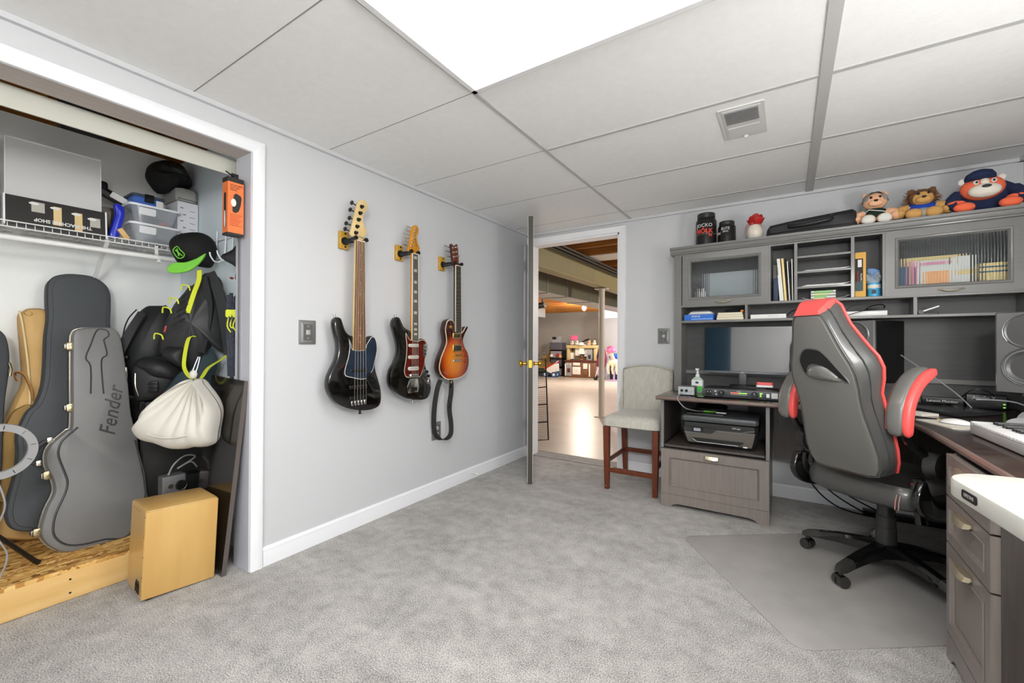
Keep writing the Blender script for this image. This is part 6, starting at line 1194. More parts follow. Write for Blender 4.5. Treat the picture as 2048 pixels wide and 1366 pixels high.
b.inputs['Base Color'].default_value = (.93, .96, .97, 1); b.inputs['Roughness'].default_value = .04; b.inputs['Transmission Weight'].default_value = 1; b.inputs['IOR'].default_value = 1.3; b.inputs['Specular IOR Level'].default_value = .8
def door(x0, x1, label_n):
    z0, z1 = 1.326, 1.69; w, h = x1-x0, z1-z0; b_ = .052
    M = frame((x0, -.002, z0), (1, 0, 0), (0, 0, 1))
    d = obj('door', MB().prism([(0, 0), (w, 0), (w, h), (0, h)], -.016, 0, M, hole=[(b_, b_), (w-b_, b_), (w-b_, h-b_), (b_, h-b_)]), 'wood_hutch', t)
    fr = MB(); rr = lambda e: [(b_-e, b_-e), (w-b_+e, b_-e), (w-b_+e, h-b_+e), (b_-e, h-b_+e)]
    fr.skin([[M @ V((x, y, z)) for x, y in rr(e)] for e, z in ((.012, .0005), (.008, .004), (.003, .002), (-.002, -.006), (-.006, -.008), (-.006, -.014))], False, False); obj('door_moulding', fr, 'wood_hutch', d)
    g_ = MB(); n = int((w-2*b_)/.0112); rings = []
    gx = MB(); P = []
    for k in range(n*6+1):
        x = b_+.002+(w-2*b_-.004)*k/(n*6); P.append((x, -.0105+.0036*abs(sin(pi*k/6))))
    gx.skin([[M @ V((x, yy, z)) for x, z in P]+[M @ V((x, yy, -.0125)) for x, z in P[::-1]] for yy in (b_+.002, h-b_-.002)]); obj('glass', gx, 'reeded_glass', d, smooth=24)
    hx_ = w/2; obj('handle', MB().ribbon(spl([(x0+hx_-.05, -.003, z0+.024), (x0+hx_-.034, -.014, z0+.021), (x0+hx_-.02, -.022, z0+.014), (x0+hx_+.02, -.022, z0+.014), (x0+hx_+.034, -.014, z0+.021), (x0+hx_+.05, -.003, z0+.024)], 3, False), .007, .005, up=(0, .4, 1)), 'champagne', d)
    return d
door(.057, .588, 0); door(1.16, 1.685, 1)
# stuff behind the glass
def hl(name, label, cat, x, y, z, grp=None, rz=0): return thing(name, label, cat, M=HM @ T(x, y, z) @ M4.Rotation(rz, 4, 'Z'), group=grp)
C3('print_white', (232, 230, 222), .6); C3('print_pink', (232, 150, 176), .6); C3('print_peach', (255, 186, 126), .6); C3('print_yellow', (240, 214, 150), .6); C3('print_red', (196, 60, 60), .6); C3('print_green', (120, 196, 90), .5); C3('paper_white', (236, 236, 232), .7); C3('navy_book', (38, 56, 82), .5); C3('card_black', (26, 26, 28), .6); C3('slate_blue', (70, 96, 120), .5)
t2 = hl('glue_bottle', 'white bottle with green label behind the left reeded glass door', 'bottle', .165, .08, 1.331); obj('bottle', MB().lathe([(0, 0), (.018, 0), (.018, .09), (.008, .105), (.008, .12), (0, .12)], 16), 'print_white', t2); obj('label', MB().lathe([(.0185, .01), (.0185, .05)], 16), 'print_green', t2)
t2 = hl('storage_case', 'dark blue case behind the left reeded glass door', 'case', .37, .07, 1.331); obj('case', MB().box(-.12, .12, 0, .07, 0, .06, bev=.006), 'slate_blue', t2)
t2 = hl('paper_stack', 'pale folded papers leaning behind the left reeded glass door', 'papers', .31, .12, 1.331); obj('sheets', MB().box(-.12, .2, 0, .02, 0, .23), mat('grey_paper', (170, 176, 178), .7), t2)
t2 = hl('spice_tins', 'small white tin behind the left glass door, right side', 'tin', .46, .04, 1.331); obj('tin', MB().lathe([(0, 0), (.02, 0), (.02, .05), (0, .05)], 16), 'print_white', t2)
t2 = hl('picture_card', 'white framed card with a peach square behind the right glass door', 'picture', 1.375, .05, 1.331); obj('card', MB().box(-.075, .075, 0, .006, 0, .155), 'print_white', t2); obj('picture', MB().box(-.05, .05, -.001, 0, .015, .125), 'print_peach', t2)
t2 = hl('pink_booklet', 'pink and white booklet behind the framed peach card', 'booklet', 1.36, .075, 1.331); obj('cover', MB().box(-.09, .08, 0, .008, 0, .19), 'print_white', t2); obj('border', MB().box(-.09, -.06, -.001, 0, 0, .19).box(-.04, .07, -.001, 0, .165, .18), 'print_pink', t2)
t2 = hl('yellow_folder', 'cream folder standing behind the pink booklet', 'folder', 1.37, .10, 1.331); obj('cover', MB().box(-.13, .12, 0, .01, 0, .215), 'print_yellow', t2)
t2 = hl('white_box', 'white box with a coloured band behind the right glass door', 'box', 1.483, .07, 1.331); obj('box', MB().box(-.035, .035, 0, .06, 0, .2), 'print_white', t2); obj('band', MB().box(-.035, .035, -.001, 0, .10, .125), 'print_yellow', t2)
t2 = hl('yellow_book', 'cream banded box at the right end behind the right glass door', 'box', 1.60, .06, 1.331); obj('box', MB().box(-.05, .06, 0, .08, 0, .15), 'print_yellow', t2); obj('band', MB().box(-.05, .06, -.001, 0, .10, .108).box(-.05, .06, -.001, 0, .125, .133), 'slate_blue', t2)
t2 = hl('blue_binder', 'blue binder at the left end behind the right glass door', 'binder', 1.235, .05, 1.331); obj('binder', MB().box(-.03, .02, 0, .09, 0, .16), 'slate_blue', t2)
# upright books
grp = None
bks = [(.628, .026, .15, 'navy_book', 'dark navy book standing lowest at the left of the open book slot', 0), (.652, .006, .165, 'paper_white', 'thin white booklet beside the navy book', -4), (.663, .018, .272, 'print_white', 'tall thick cream spiral book, tallest in the book slot', -4.5), (.682, .013, .272, 'print_yellow', 'tall pale yellow book right of the cream spiral book', -4), (.695, .005, .268, 'card_black', 'thin dark binder leaning in the book slot', -3.5), (.703, .006, .25, 'paper_white', 'thin white book right of the dark binder', -3), (.711, .006, .25, 'card_black', 'second dark thin folder near the slot divider', -2), (.719, .006, .262, 'print_white', 'pale thin folder next to the slot divider', -1)]
for x, w, h, mm, lb, a in bks:
    t2 = thing('book', lb, 'book', M=HM @ T(x, .02, 1.3305) @ M4.Rotation(rad(a), 4, 'Y'), group='upright books in the hutch'); obj('cover', MB().box(-w/2, w/2, 0, .11, 0, h, bev=.001), mm, t2); obj('pages', MB().box(-w/2+.001, w/2-.001, .003, .111, .002, h+.0005), 'paper_white', t2)
t2 = hl('grey_envelope', 'grey folder standing at the back of the book slot', 'folder', .655, .125, 1.3305); obj('cover', MB().box(-.05, .06, 0, .006, 0, .25), mat('mid_grey', (150, 150, 146), .7), t2)
# papers on small shelves
for k, (z, n, w, lb) in enumerate(((1.603, 3, .2, 'two thin sheets of paper on the highest small shelf'), (1.508, 8, .22, 'curling stack of white paper on the second small shelf'), (1.412, 12, .23, 'thick stack of white paper on the third small shelf'))):
    t2 = hl('paper_stack', lb, 'papers', .88, .02, z, 'paper stacks on the small hutch shelves'); B = MB()
    for i in range(3):
        dx = .01*i; B.skin([[V((-w/2+dx+w*u, y, .0008*n*(i/3)+.004*k*(max(0, u-.8)*5)**2+.0002+i*.0003)) for u in (0, .2, .4, .6, .8, .9, 1)]+[V((-w/2+dx+w*u, y, .0008*n*((i+1)/3)+.004*k*(max(0, u-.8)*5)**2)) for u in (1, .9, .8, .6, .4, .2, 0)] for y in (0, .11)])
    obj('sheets', B, 'paper_white', t2)
for k in range(6): t2 = hl('card_box', ('bottom', 'second from bottom', 'third from bottom', 'fourth from bottom', 'fifth from bottom', 'topmost')[k]+' thin green and white case of the stack on the lowest small shelf', 'case', .872+.002*(k % 2), .02, 1.3305+.0085*k, 'stacked thin cases'); obj('case', MB().box(-.06, .062, 0, .1, 0, .008), 'paper_white' if k % 2 else 'mid_grey', t2); obj('spine', MB().box(-.045, .01+.008*k, -.0006, 0, .001, .0068), 'print_green' if k % 3 else 'print_yellow', t2)
t2 = hl('loose_paper', 'loose curled white sheet right of the stacked thin cases', 'paper', .975, .03, 1.331); obj('sheet', MB().skin([[V((-.04, y, .0)), V((.0, y, .006)), V((.028, y, .018)), V((.029, y, .02)), V((0, y, .0075)), V((-.04, y, .0015))] for y in (0, .09)]), 'paper_white', t2)
t2 = hl('loose_paper', 'loose curled white sheet left of the stacked thin cases', 'paper', .79, .03, 1.331); obj('sheet', MB().skin([[V((-.02, y, .014)), V((-.01, y, .004)), V((.02, y, .001)), V((.02, y, .002)), V((-.01, y, .006)), V((-.02, y, .016))] for y in (0, .09)]), 'paper_white', t2)
t2 = hl('ring_binder', 'thick yellow cloth reference book with dark label in the hutch', 'book', 1.051, .018, 1.331); obj('cover', MB().box(-.026, .026, 0, .12, 0, .262, bev=.003), mat('book_yellow', (222, 172, 78), .5), t2); obj('label', MB().box(-.024, .012, -.001, .0, .035, .225), 'card_black', t2); obj('barcode', MB().box(-.012, .006, -.0016, -.001, .175, .218), 'paper_white', t2)
text('label_text', 'REAL BOOK', .012, frame((-.012, -.0016, .12), (0, 0, -1), (1, 0, 0)), 'print_red', t2); text('label_text', 'VOLUME I', .011, frame((.003, -.0016, .115), (0, 0, -1), (1, 0, 0)), 'paper_white', t2)
obj('label_base', MB().box(-.024, .012, -.0013, -.0005, .036, .09), mat('label_teal', (40, 74, 78), .5), t2)
t2 = hl('wipes_pack', 'blue wipes canister in the hutch slot', 'canister', 1.115, .07, 1.331); obj('can', MB().lathe([(0, 0), (.03, 0), (.031, .004), (.031, .078), (.028, .082), (0, .082)], 24), mat('can_blue', (80, 178, 224), .35), t2); obj('label', MB().lathe([(.0314, .05), (.0314, .07)], 24), 'print_white', t2); obj('picture', MB().box(-.012, .008, -.0325, -.031, .018, .042), 'navy_book', t2)
t2 = hl('cloth_bundle', 'crumpled blue and white cloth heaped on the blue canister', 'cloth', 1.113, .068, 1.412); obj('cloth', MB().puff(spl([(-.032, .0), (.02, -.004), (.034, .02), (.03, .055), (.01, .075), (-.02, .08), (-.034, .05)], 3), .03, .03, frame((0, 0, 0), (1, 0, 0), (0, 0, 1)), p=.5, wr=.012, wf=4), mat('cloth_white', (210, 208, 200), .8, c2=(150, 180, 214), vscale=22), t2, smooth=60); obj('fold', MB().puff(spl([(-.03, .05), (.02, .045), (.028, .075), (-.028, .09)], 2), .02, .02, frame((0, .004, 0), (1, 0, 0), (0, 0, 1)), wr=.008), mat('cloth_blue', (110, 160, 220), .8), t2, smooth=60)
# lower row
t2 = hl('paper_ream', 'blue ream wrapper printed STAPLES on the low hutch shelf', 'paper ream', .165, .012, 1.2195); obj('wrapper', MB().box(-.1, .095, 0, .12, 0, .042, bev=.002), mat('ream_blue', (48, 108, 200), .35), t2); text('print_text', 'STAPLES', .016, frame((-.02, -.0006, .028), (1, 0, 0), (0, 0, 1)), 'paper_white', t2); obj('stripe', MB().box(-.05, .09, -.0008, 0, .006, .013), mat('stripe_blue', (130, 176, 230), .4), t2)
for k, (w, lb, mm) in enumerate(((.16, 'grey notebook lying first on the blue ream', 'pewter_light'), (.14, 'white notebook second on the blue ream', 'paper_white'), (.12, 'dark tablet topmost on the blue ream', 'silver_plastic'))): t2 = hl('notebook', lb, 'notebook', .175, .015, 1.262+.0085*k, 'notebooks on the blue ream'); obj('cover', MB().box(-w/2, w/2, 0, .11, 0, .0075, bev=.001), mm, t2)
for k, (w, lb) in enumerate(((.165, 'bottom cream envelope stack beside the blue ream'), (.16, 'middle cream envelope stack beside the blue ream'), (.15, 'top cream envelope stack with an orange clip'))): t2 = hl('envelope_stack', lb, 'envelopes', .362, .01+.003*k, 1.2195+.0165*k, 'cream envelope stacks'); obj('envelopes', MB().box(-w/2, w/2, 0, .11, 0, .0158, bev=.002), mat('env_cream', (222, 214, 190), .7), t2)
t2 = hl('orange_clip', 'small orange clip on top of the cream envelopes', 'clip', .435, .03, 1.27); obj('clip', MB().box(-.012, .008, 0, .02, 0, .014, bev=.004), mat('clip_orange', (240, 140, 60), .4), t2)
t2 = hl('black_mitt', 'black rounded pouch behind the cream envelopes', 'pouch', .37, .09, 1.27); obj('pouch', MB().ball((0, 0, .012), (.055, .03, .014)), 'card_black', t2)
def modem(x, label, w=.2):
    t2 = hl('white_router', label, 'router', x, .012, 1.2195); obj('case', MB().box(-w/2, w/2, 0, .11, 0, .028, bev=.002), mat('router_white', (226, 226, 224), .35), t2); obj('logo', MB().box(.0, .06, -.0008, 0, .014, .019), 'pewter_light', t2); return t2
modem(.585, 'white router box in the second bay of the low hutch shelf'); modem(1.075, 'white router box with cables in the third bay of the low hutch shelf', .19)
o = obj('router_cable', MB().tube(spl([(.68, .05, 1.23), (.71, .06, 1.262), (.77, .07, 1.285), (.83, .06, 1.28), (.86, .05, 1.235)], 5, False), .0035, 6), 'black_plastic'); o.matrix_basis = HM; tag(o, 'black cable arching beside the white router in the second bay', 'cable')
o = obj('router_cable', MB().tube(spl([(.97, .03, 1.226), (.99, .0, 1.262), (1.04, .01, 1.285), (1.1, .02, 1.262), (1.05, -.005, 1.245), (.99, -.002, 1.225)], 5, False)+[], .002, 6), 'gunmetal'); o.matrix_basis = HM; tag(o, 'thin grey cable looped over the white router in the third bay', 'cable')
o = obj('router_cable', MB().tube(spl([(1.07, .06, 1.25), (1.1, .07, 1.278), (1.15, .06, 1.284), (1.155, .04, 1.262), (1.08, .05, 1.255)], 5, False), .0035, 6), 'black_plastic'); o.matrix_basis = HM; tag(o, 'black looped cable behind the white router in the third bay', 'cable')
t2 = hl('spring_clamp', 'grey and black spring clamp on the low hutch shelf', 'clamp', 1.33, .03, 1.2195); obj('lower_jaw', MB().box(-.03, .05, 0, .02, .0, .010, bev=.003), 'gunmetal', t2); obj('upper_jaw', MB().box(-.02, .06, 0, .02, -.005, .005, T(0, 0, .022) @ M4.Rotation(rad(-22), 4, 'Y'), bev=.003), 'pewter_light', t2); obj('pivot', MB().cyl((-.02, -.002, .014), (-.02, .022, .014), .012), 'black_plastic', t2)
# ---- on top of the hutch
TZ = 1.747
mat('jar_black', (24, 23, 22), .35); mat('jar_lid', (46, 46, 44), .4); mat('red_print', (206, 62, 48), .5)
def jar(label, x, r, h, lidh):
    t2 = hl('supplement_jar', label, 'jar', x, .075, TZ)
    obj('jar', MB().lathe([(0, 0), (r*.92, 0), (r, .006), (r, h*.74), (r*.93, h*.8), (r*.8, h*.83), (r*.8, h*.84), (0, h*.84)], 32), 'jar_black', t2)
    obj('lid', MB().lathe([(r*.85, h-lidh), (r*.86, h-lidh+.004), (r*.86, h-.004), (r*.8, h), (0, h)], 32), 'jar_lid', t2); return t2
j1 = jar('large black supplement tub printed JOCKO MOLK on the hutch, leftmost', .2, .068, .232, .034)
wr = .0685
def jt(s, size, z, mm, r, t, dx=0, sx=1, bold=0): text('tub_text', s, size, frame((0, -r, z), (1, 0, 0), (0, 0, 1)), mm, t, wrap=r, sx=sx, ext=.0006, bold=bold, xo=dx)
jt('JOCKO', .034, .138, 'white_print', wr, j1); jt('M\u00d6LK', .042, .098, 'red_print', wr, j1, bold=.0015); jt('94', .024, .066, 'red_print', wr, j1, dx=.04, bold=.001); obj('rule', MB().lathe([(wr, .0775), (wr+.0004, .0775), (wr+.0004, .0785), (wr, .0785)], 32), 'pewter_light', j1)
j2 = jar('smaller black supplement tub with white lettering right of the JOCKO tub', .333, .056, .155, .026)
jt('RECON', .026, .07, 'white_print', .0565, j2, dx=-.078); jt('ELITE', .026, .098, 'white_print', .0565, j2, sx=.9); jt('SERIES', .013, .078, 'white_print', .0565, j2)
t2 = hl('bud_vase', 'cream vase tied with a red ribbon holding a red rose', 'vase', .503, .075, TZ); obj('vase', MB().lathe([(0, 0), (.034, 0), (.045, .02), (.05, .055), (.044, .085), (.03, .105), (.026, .112), (.03, .118), (.024, .118), (0, .1)], 28), mat('vase_cream', (222, 214, 200), .4), t2)
mat('ribbon_red', (190, 36, 36), .4); mat('rose_red', (176, 26, 24), .55); mat('leaf_green', (70, 96, 44), .6)
obj('ribbon', MB().tube([(.029*cos(a*pi/8), .029*sin(a*pi/8), .108) for a in range(17)], .004, 6).ribbon(spl([(-.0, -.03, .108), (-.03, -.035, .115), (-.05, -.03, .09), (-.055, -.03, .05)], 4, False), .008, .0015, up=(0, 1, 0)).ribbon(spl([(0, -.03, .108), (.03, -.034, .105), (.046, -.03, .075)], 4, False), .008, .0015, up=(0, 1, 0)), 'ribbon_red', t2)
t3 = hl('rose', 'red artificial rose with green leaves in the cream vase', 'flower', .51, .075, TZ+.10); obj('stem', MB().tube([(0, 0, 0), (.0, 0, .03)], .004), 'leaf_green', t3)
B = MB()
for k in range(11):
    a = k*2.4; rr_ = .006+.0028*k; h_ = .062-.002*k
    M_ = T(rr_*.62*cos(a), rr_*.62*sin(a), .018) @ M4.Rotation(a, 4, 'Z') @ M4.Rotation(rad(4+k*2.9), 4, 'Y')
    B.puff(spl([(-.02, .0), (.02, 0), (.026, .03), (.012, h_), (-.012, h_), (-.026, .03)], 2), .003, .005, M_ @ frame((.004+.0012*k, 0, 0), (0, 1, 0), (0, 0, 1)), n=3)
obj('petals', B, 'rose_red', t3, smooth=60); B = MB()
for a in (.3, 2.0, 3.9, 5.2): B.puff(spl([(0, 0), (.012, .02), (.006, .045), (-.008, .03)], 2), .001, .001, T(0, 0, .02) @ M4.Rotation(a, 4, 'Z') @ M4.Rotation(rad(62), 4, 'Y') @ frame((0, 0, 0), (0, 1, 0), (0, 0, 1)), n=2)
obj('leaves', B, 'leaf_green', t3)
t2 = hl('instrument_case', 'long black soft case with carry handle lying on the hutch', 'case', .805, .08, TZ); cs_ = []
B = MB(); prof_ = [(-.235, .02, .02), (-.228, .045, .055), (-.21, .06, .078), (-.1, .068, .09), (.1, .07, .104), (.21, .07, .112), (.228, .06, .098), (.236, .03, .05)]
B.skin([[V((x, y*d/.07, h*.5+z*h*.5)) for y, z in ((-.07, -.75), (-.06, -1), (.06, -1), (.07, -.75), (.07, .5), (.05, .95), (-.05, .95), (-.07, .5))] for x, d, h in prof_]); obj('body', B, 'nylon', t2)
obj('zip', MB().tube([(-.215, -.064, .02), (0, -.073, .022), (.22, -.068, .022)], .003), 'black_plastic', t2); obj('handle', MB().tube(spl([(-.10, -.075, .055), (-.09, -.095, .045), (.0, -.105, .045), (.10, -.095, .058), (.11, -.075, .075)], 4, False), .011, 8), 'spk_side', t2)
for x in (-.10, .11): obj('handle_loop', MB().box(x-.012, x+.012, -.08, -.066, .04 if x < 0 else .06, .075 if x < 0 else .095, bev=.004), 'spk_side', t2)
# three generic stuffed toys on the hutch
mat('fur_green', (28, 50, 42), .9, bump=.3, bscale=120); mat('felt_peach', (240, 186, 148), .9); mat('felt_white', (228, 224, 216), .9); mat('fur_tan', (206, 158, 92), .9, bump=.4, bscale=90); mat('fur_brown', (110, 74, 46), .95, bump=1, bscale=60, var=.25, vscale=40); mat('shirt_blue', (24, 68, 176), .8); mat('fur_orange', (244, 112, 76), .9); mat('fur_navy', (32, 44, 78), .9, bump=.3, bscale=120); mat('felt_cream', (232, 226, 212), .9); mat('eye_black', (14, 14, 16), .15); mat('felt_grey', (160, 158, 152), .9)
def bear(t, s, head, body, face, muzzle, paw, hz=.115, hy=.01, lean_=0, hr=.062, bw=.085):
    # sitting plush: front is -y
    obj('body', MB().ball((0, .02, .05), (bw, .06, .062)), body, t, smooth=60)
    h = obj('head', MB().ball((0, hy, hz), (hr, hr*.85, hr*.86), T(0, 0, 0)), head, t, smooth=60)
    if face: obj('face', MB().ball((0, hy-hr*.30, hz-.004), (hr*.82, hr*.62, hr*.70)), face, h, smooth=60)
    obj('muzzle', MB().ball((0, hy-hr*.80, hz-.018), (hr*.58, hr*.36, hr*.36)), muzzle, h, smooth=60); obj('nose', MB().ball((0, hy-hr*1.14, hz-.008), (.010, .006, .007)), 'eye_black', h)
    for sx in (-1, 1):
        obj('eye', MB().ball((sx*hr*.36, hy-hr*.84, hz+hr*.28), (.0065, .005, .0075)), 'eye_black', h); obj('ear', MB().ball((sx*hr*.74, hy+.005, hz+hr*.72), (hr*.28, hr*.16, hr*.28)), head, h, smooth=60)
        obj('arm', MB().tube(spl([(sx*bw*.7, .0, .075), (sx*(bw+.012), -.02, .055), (sx*(bw+.004), -.045, .03)], 4, False), [.024, .026, .028, .028, .027, .026, .025, .024, .018]), body if paw is None else paw, t, smooth=60)
        obj('foot', MB().ball((sx*bw*.48, -.055, .030), (.036, .022, .030)), muzzle, t, smooth=60)
t2 = hl('stuffed_toy', 'stuffed toy with dark green body and cream feet, left of the three plush toys', 'stuffed animal', 1.122, .075, TZ); bear(t2, 1, 'felt_peach', 'fur_green', None, 'felt_peach', 'felt_peach', .148, .02, hr=.058, bw=.075)
obj('hood', MB().skin([[V((.062*sin(pi*j/8)*cos(a*pi/10)*1.0, .022+.056*sin(pi*j/8)*sin(a*pi/10), .152+.056*cos(pi*j/8))) for a in range(-3, 14)] for j in (.2, 1, 2, 3, 4.2)], False, False, closed=False), 'felt_grey', t2, smooth=60); obj('trim', MB().tube([(-.06, -.02, .075), (-.03, -.05, .088), (0, -.056, .078), (.03, -.05, .072), (.06, -.02, .062)], .0025), 'felt_white', t2)
for sx in (-1, 1): obj('foot_pad', MB().ball((sx*.036, -.068, .028), (.032, .016, .028)), 'felt_white', t2, smooth=60)
t2 = hl('stuffed_toy', 'shaggy brown and tan plush in a blue shirt, middle of the three plush toys', 'stuffed animal', 1.322, .075, TZ); bear(t2, 1, 'fur_brown', 'shirt_blue', 'fur_tan', 'fur_tan', 'fur_tan', .125, .0, hr=.058, bw=.085)
B = MB()
for k in range(150):
    a = random.uniform(0, 2*pi); b_ = random.uniform(-.35, .9); d_ = V((cos(a)*cos(b_), abs(sin(a))*.7*cos(b_)+.05, sin(b_))); p0 = V((0, .004, .127))+V((d_.x*.055, d_.y*.045, d_.z*.046))
    B.tube([p0, p0+d_*.014+V((random.uniform(-.006, .006), 0, random.uniform(-.004, .006))), p0+d_*.026+V((random.uniform(-.012, .012), 0, random.uniform(-.008, .01)))], [.0045, .003, .0006], 4)
o = obj('shaggy_fur', B, 'fur_brown', t2); o['kind'] = 'stuff'
obj('shorts', MB().ball((0, -.005, .034), (.075, .055, .036)), 'felt_grey', t2, smooth=60)
t2 = hl('stuffed_toy', 'large orange and navy plush bear lying with cream muzzle, right of the three plush toys', 'stuffed animal', 1.555, .078, TZ)
obj('body', MB().ball((.02, .035, .085), (.128, .05, .095)), 'fur_navy', t2, smooth=60); h = obj('head', MB().ball((-.005, -.02, .128), (.085, .055, .062)), 'fur_orange', t2, smooth=60)
obj('muzzle', MB().ball((-.005, -.062, .105), (.062, .038, .036)), 'felt_cream', h, smooth=60); obj('blaze', MB().ball((-.005, -.055, .14), (.022, .024, .035)), 'felt_cream', h, smooth=60); obj('nose', MB().ball((-.005, -.099, .118), (.018, .007, .008)), 'jar_lid', h)
for sx in (-1, 1):
    o = obj('eye_white', MB().ball((-.005+sx*.032, -.068, .15), (.011, .008, .012)), 'felt_white', h); obj('eye', MB().ball((-.005+sx*.031, -.075, .149), (.005, .004, .006)), 'eye_black', o); obj('ear', MB().ball((-.005+sx*.07, -.01, .175), (.02, .012, .02)), 'felt_white', h, smooth=60)
    obj('sleeve', MB().tube(spl([(sx*.10+.01, .01, .11), (sx*.125+.005, -.03, .065), (sx*.10, -.06, .04)], 4, False), .032), 'fur_navy', t2, smooth=60); obj('cuff', MB().ball((sx*.108, -.048, .058), (.036, .034, .014), M4.Identity(4)), 'fur_orange', t2, smooth=60); obj('paw', MB().ball((sx*.082, -.075, .026), (.042, .03, .026)), 'fur_orange', t2, smooth=60)
obj('cap', MB().lathe([(.058, 0), (.06, .02), (.05, .042), (.025, .055), (0, .058)], 24, T(-.012, -.018, .168) @ M4.Rotation(rad(-6), 4, 'Y')), 'fur_navy', t2, smooth=60); obj('cap_brim', MB().ball((-.012, -.062, .170), (.05, .03, .006)), 'fur_navy', t2, smooth=60)
# ---------------------------------------------------------------- racing style office chair
mat('leather_black', (74, 74, 72), .32, coat=.25, bump=.12, bscale=220); mat('leather_grey', (102, 101, 97), .32, coat=.2, bump=.12, bscale=220); mat('leather_red', (232, 84, 80), .35, coat=.2); mat('gloss_plastic', (16, 16, 16), .12, coat=.5); mat('satin_plastic', (48, 48, 46), .35); mat('thread', (206, 150, 140), .6)
AZ = rad(37); FW = V((sin(AZ), cos(AZ), 0)); RT = V((cos(AZ), -sin(AZ), 0))
CM = frame((2.457, 2.588, .0045), RT, FW)          # local x = chair's right, y = forward, z up
t = thing('office_chair', 'black and red racing style office chair on the vinyl mat', 'chair', M=CM)
# base with five arms and castors
hub = obj('base_hub', MB().lathe([(0, .075), (.04, .075), (.052, .09), (.05, .135), (.032, .145), (0, .145)], 24), 'gloss_plastic', t)
a0 = rad(161.2)-(-(AZ))                             # world angle of one castor, into local
import cmath
for k in range(5):
    aw = rad(161.2)+2*pi*k/5; d = V((cos(aw), sin(aw), 0)); dl = V((d.dot(RT), d.dot(FW), 0)); sl = V((-dl.y, dl.x, 0))
    B = MB(); secs = []
    for r, w, zt, zb in ((.03, .036, .14, .085), (.09, .032, .137, .088), (.18, .028, .124, .085), (.26, .026, .106, .075), (.31, .024, .092, .066), (.33, .014, .080, .064)):
        secs.append([dl*r+sl*a_+V((0, 0, z)) for a_, z in ((-w, zb), (-w*.95, zt-.012), (-w*.6, zt), (w*.6, zt), (w*.95, zt-.012), (w, zb))])
    B.skin(secs); arm = obj('base_arm', B, 'gloss_plastic', t)
    B = MB(); B.skin([[dl*r+sl*a_+V((0, 0, z)) for a_, z in ((-w, zb), (-w*.95, zt-.012), (-w*.6, zt), (w*.6, zt), (w*.95, zt-.012), (w, zb))] for r, w, zt, zb in ((.255, .0265, .1085, .078), (.31, .0245, .0935, .068), (.331, .0145, .0815, .065))]); obj('end_cap', B, 'satin_plastic', arm)
    ct = obj('castor', MB().cyl(dl*.31+V((0, 0, .045)), dl*.31+V((0, 0, .075)), .009), 'satin_plastic', t)
    ca = aw+rad(70); cd = V((cos(ca), sin(ca), 0)); cl = V((cd.dot(RT), cd.dot(FW), 0))
    for s_ in (-1, 1): obj('wheel', MB().cyl(dl*.31+cl*(s_*.006)+V((0, 0, .0255)), dl*.31+cl*(s_*.026)+V((0, 0, .0255)), .0252, .023, seg=20), 'satin_plastic', ct)
    obj('fender', MB().cyl(dl*.31-cl*.02+V((0, 0, .03)), dl*.31+cl*.02+V((0, 0, .03)), .022, seg=16), 'gloss_plastic', ct)
gl = obj('gas_lift', MB().cyl((0, 0, .13), (0, 0, .215), .040, .038, seg=24).cyl((0, 0, .215), (0, 0, .265), .036, seg=24).cyl((0, 0, .265), (0, 0, .325), .033, seg=24).cyl((0, 0, .325), (0, 0, .36), .018, seg=20), 'satin_plastic', t)
obj('tilt_mechanism', MB().box(-.07, .07, -.09, .12, .335, .375, bev=.01), 'black_plastic', t)
lv = obj('tilt_lever', MB().tube([(.04, .0, .34), (.10, .01, .335), (.12, .015, .31), (.125, .015, .27)], [.008, .012, .02, .022]), 'gloss_plastic', t)
# seat: bucket cushion
B = MB(); secs = []
so_ = spl([(-.20, -.22), (.0, -.245), (.20, -.22), (.235, -.08), (.24, .1), (.225, .24), (.1, .275), (-.1, .275), (-.225, .24), (-.24, .1), (-.235, -.08)], 4)
for k, z in ((.55, .362), (.85, .366), (.97, .385), (1, .42), (.98, .452), (.93, .468)): secs.append([V((x*k, y*k, z+(.0 if y > -.1 else .012*(1-k)))) for x, y in so_])
secs.append([V((x*.8, y*.82, .462)) for x, y in so_]); B.skin(secs); st = obj('seat', B, 'leather_black', t, smooth=50)
for sx in (-1, 1):
    obj('seat_bolster', MB().tube(spl([(sx*.19, -.16, .455), (sx*.215, .0, .462), (sx*.205, .18, .462), (sx*.15, .26, .448)], 5, False), [.02]+[.036]*14+[.018], 12), 'leather_grey', st, smooth=60)
    for dx in (-.03, .03): obj('red_piping', MB().tube(spl([(sx*.19+dx*.6, -.15, .476), (sx*.212+dx, .0, .482-abs(dx)*.2), (sx*.203+dx, .18, .482-abs(dx)*.2)], 5, False), .0035, 6), 'leather_red', st)
for dx in (-.006, .006): obj('stitching', MB().tube([(.17+dx, -.232, .44), (.168+dx, -.238, .41), (.16+dx, -.226, .375)], .0016, 5), 'thread', st)
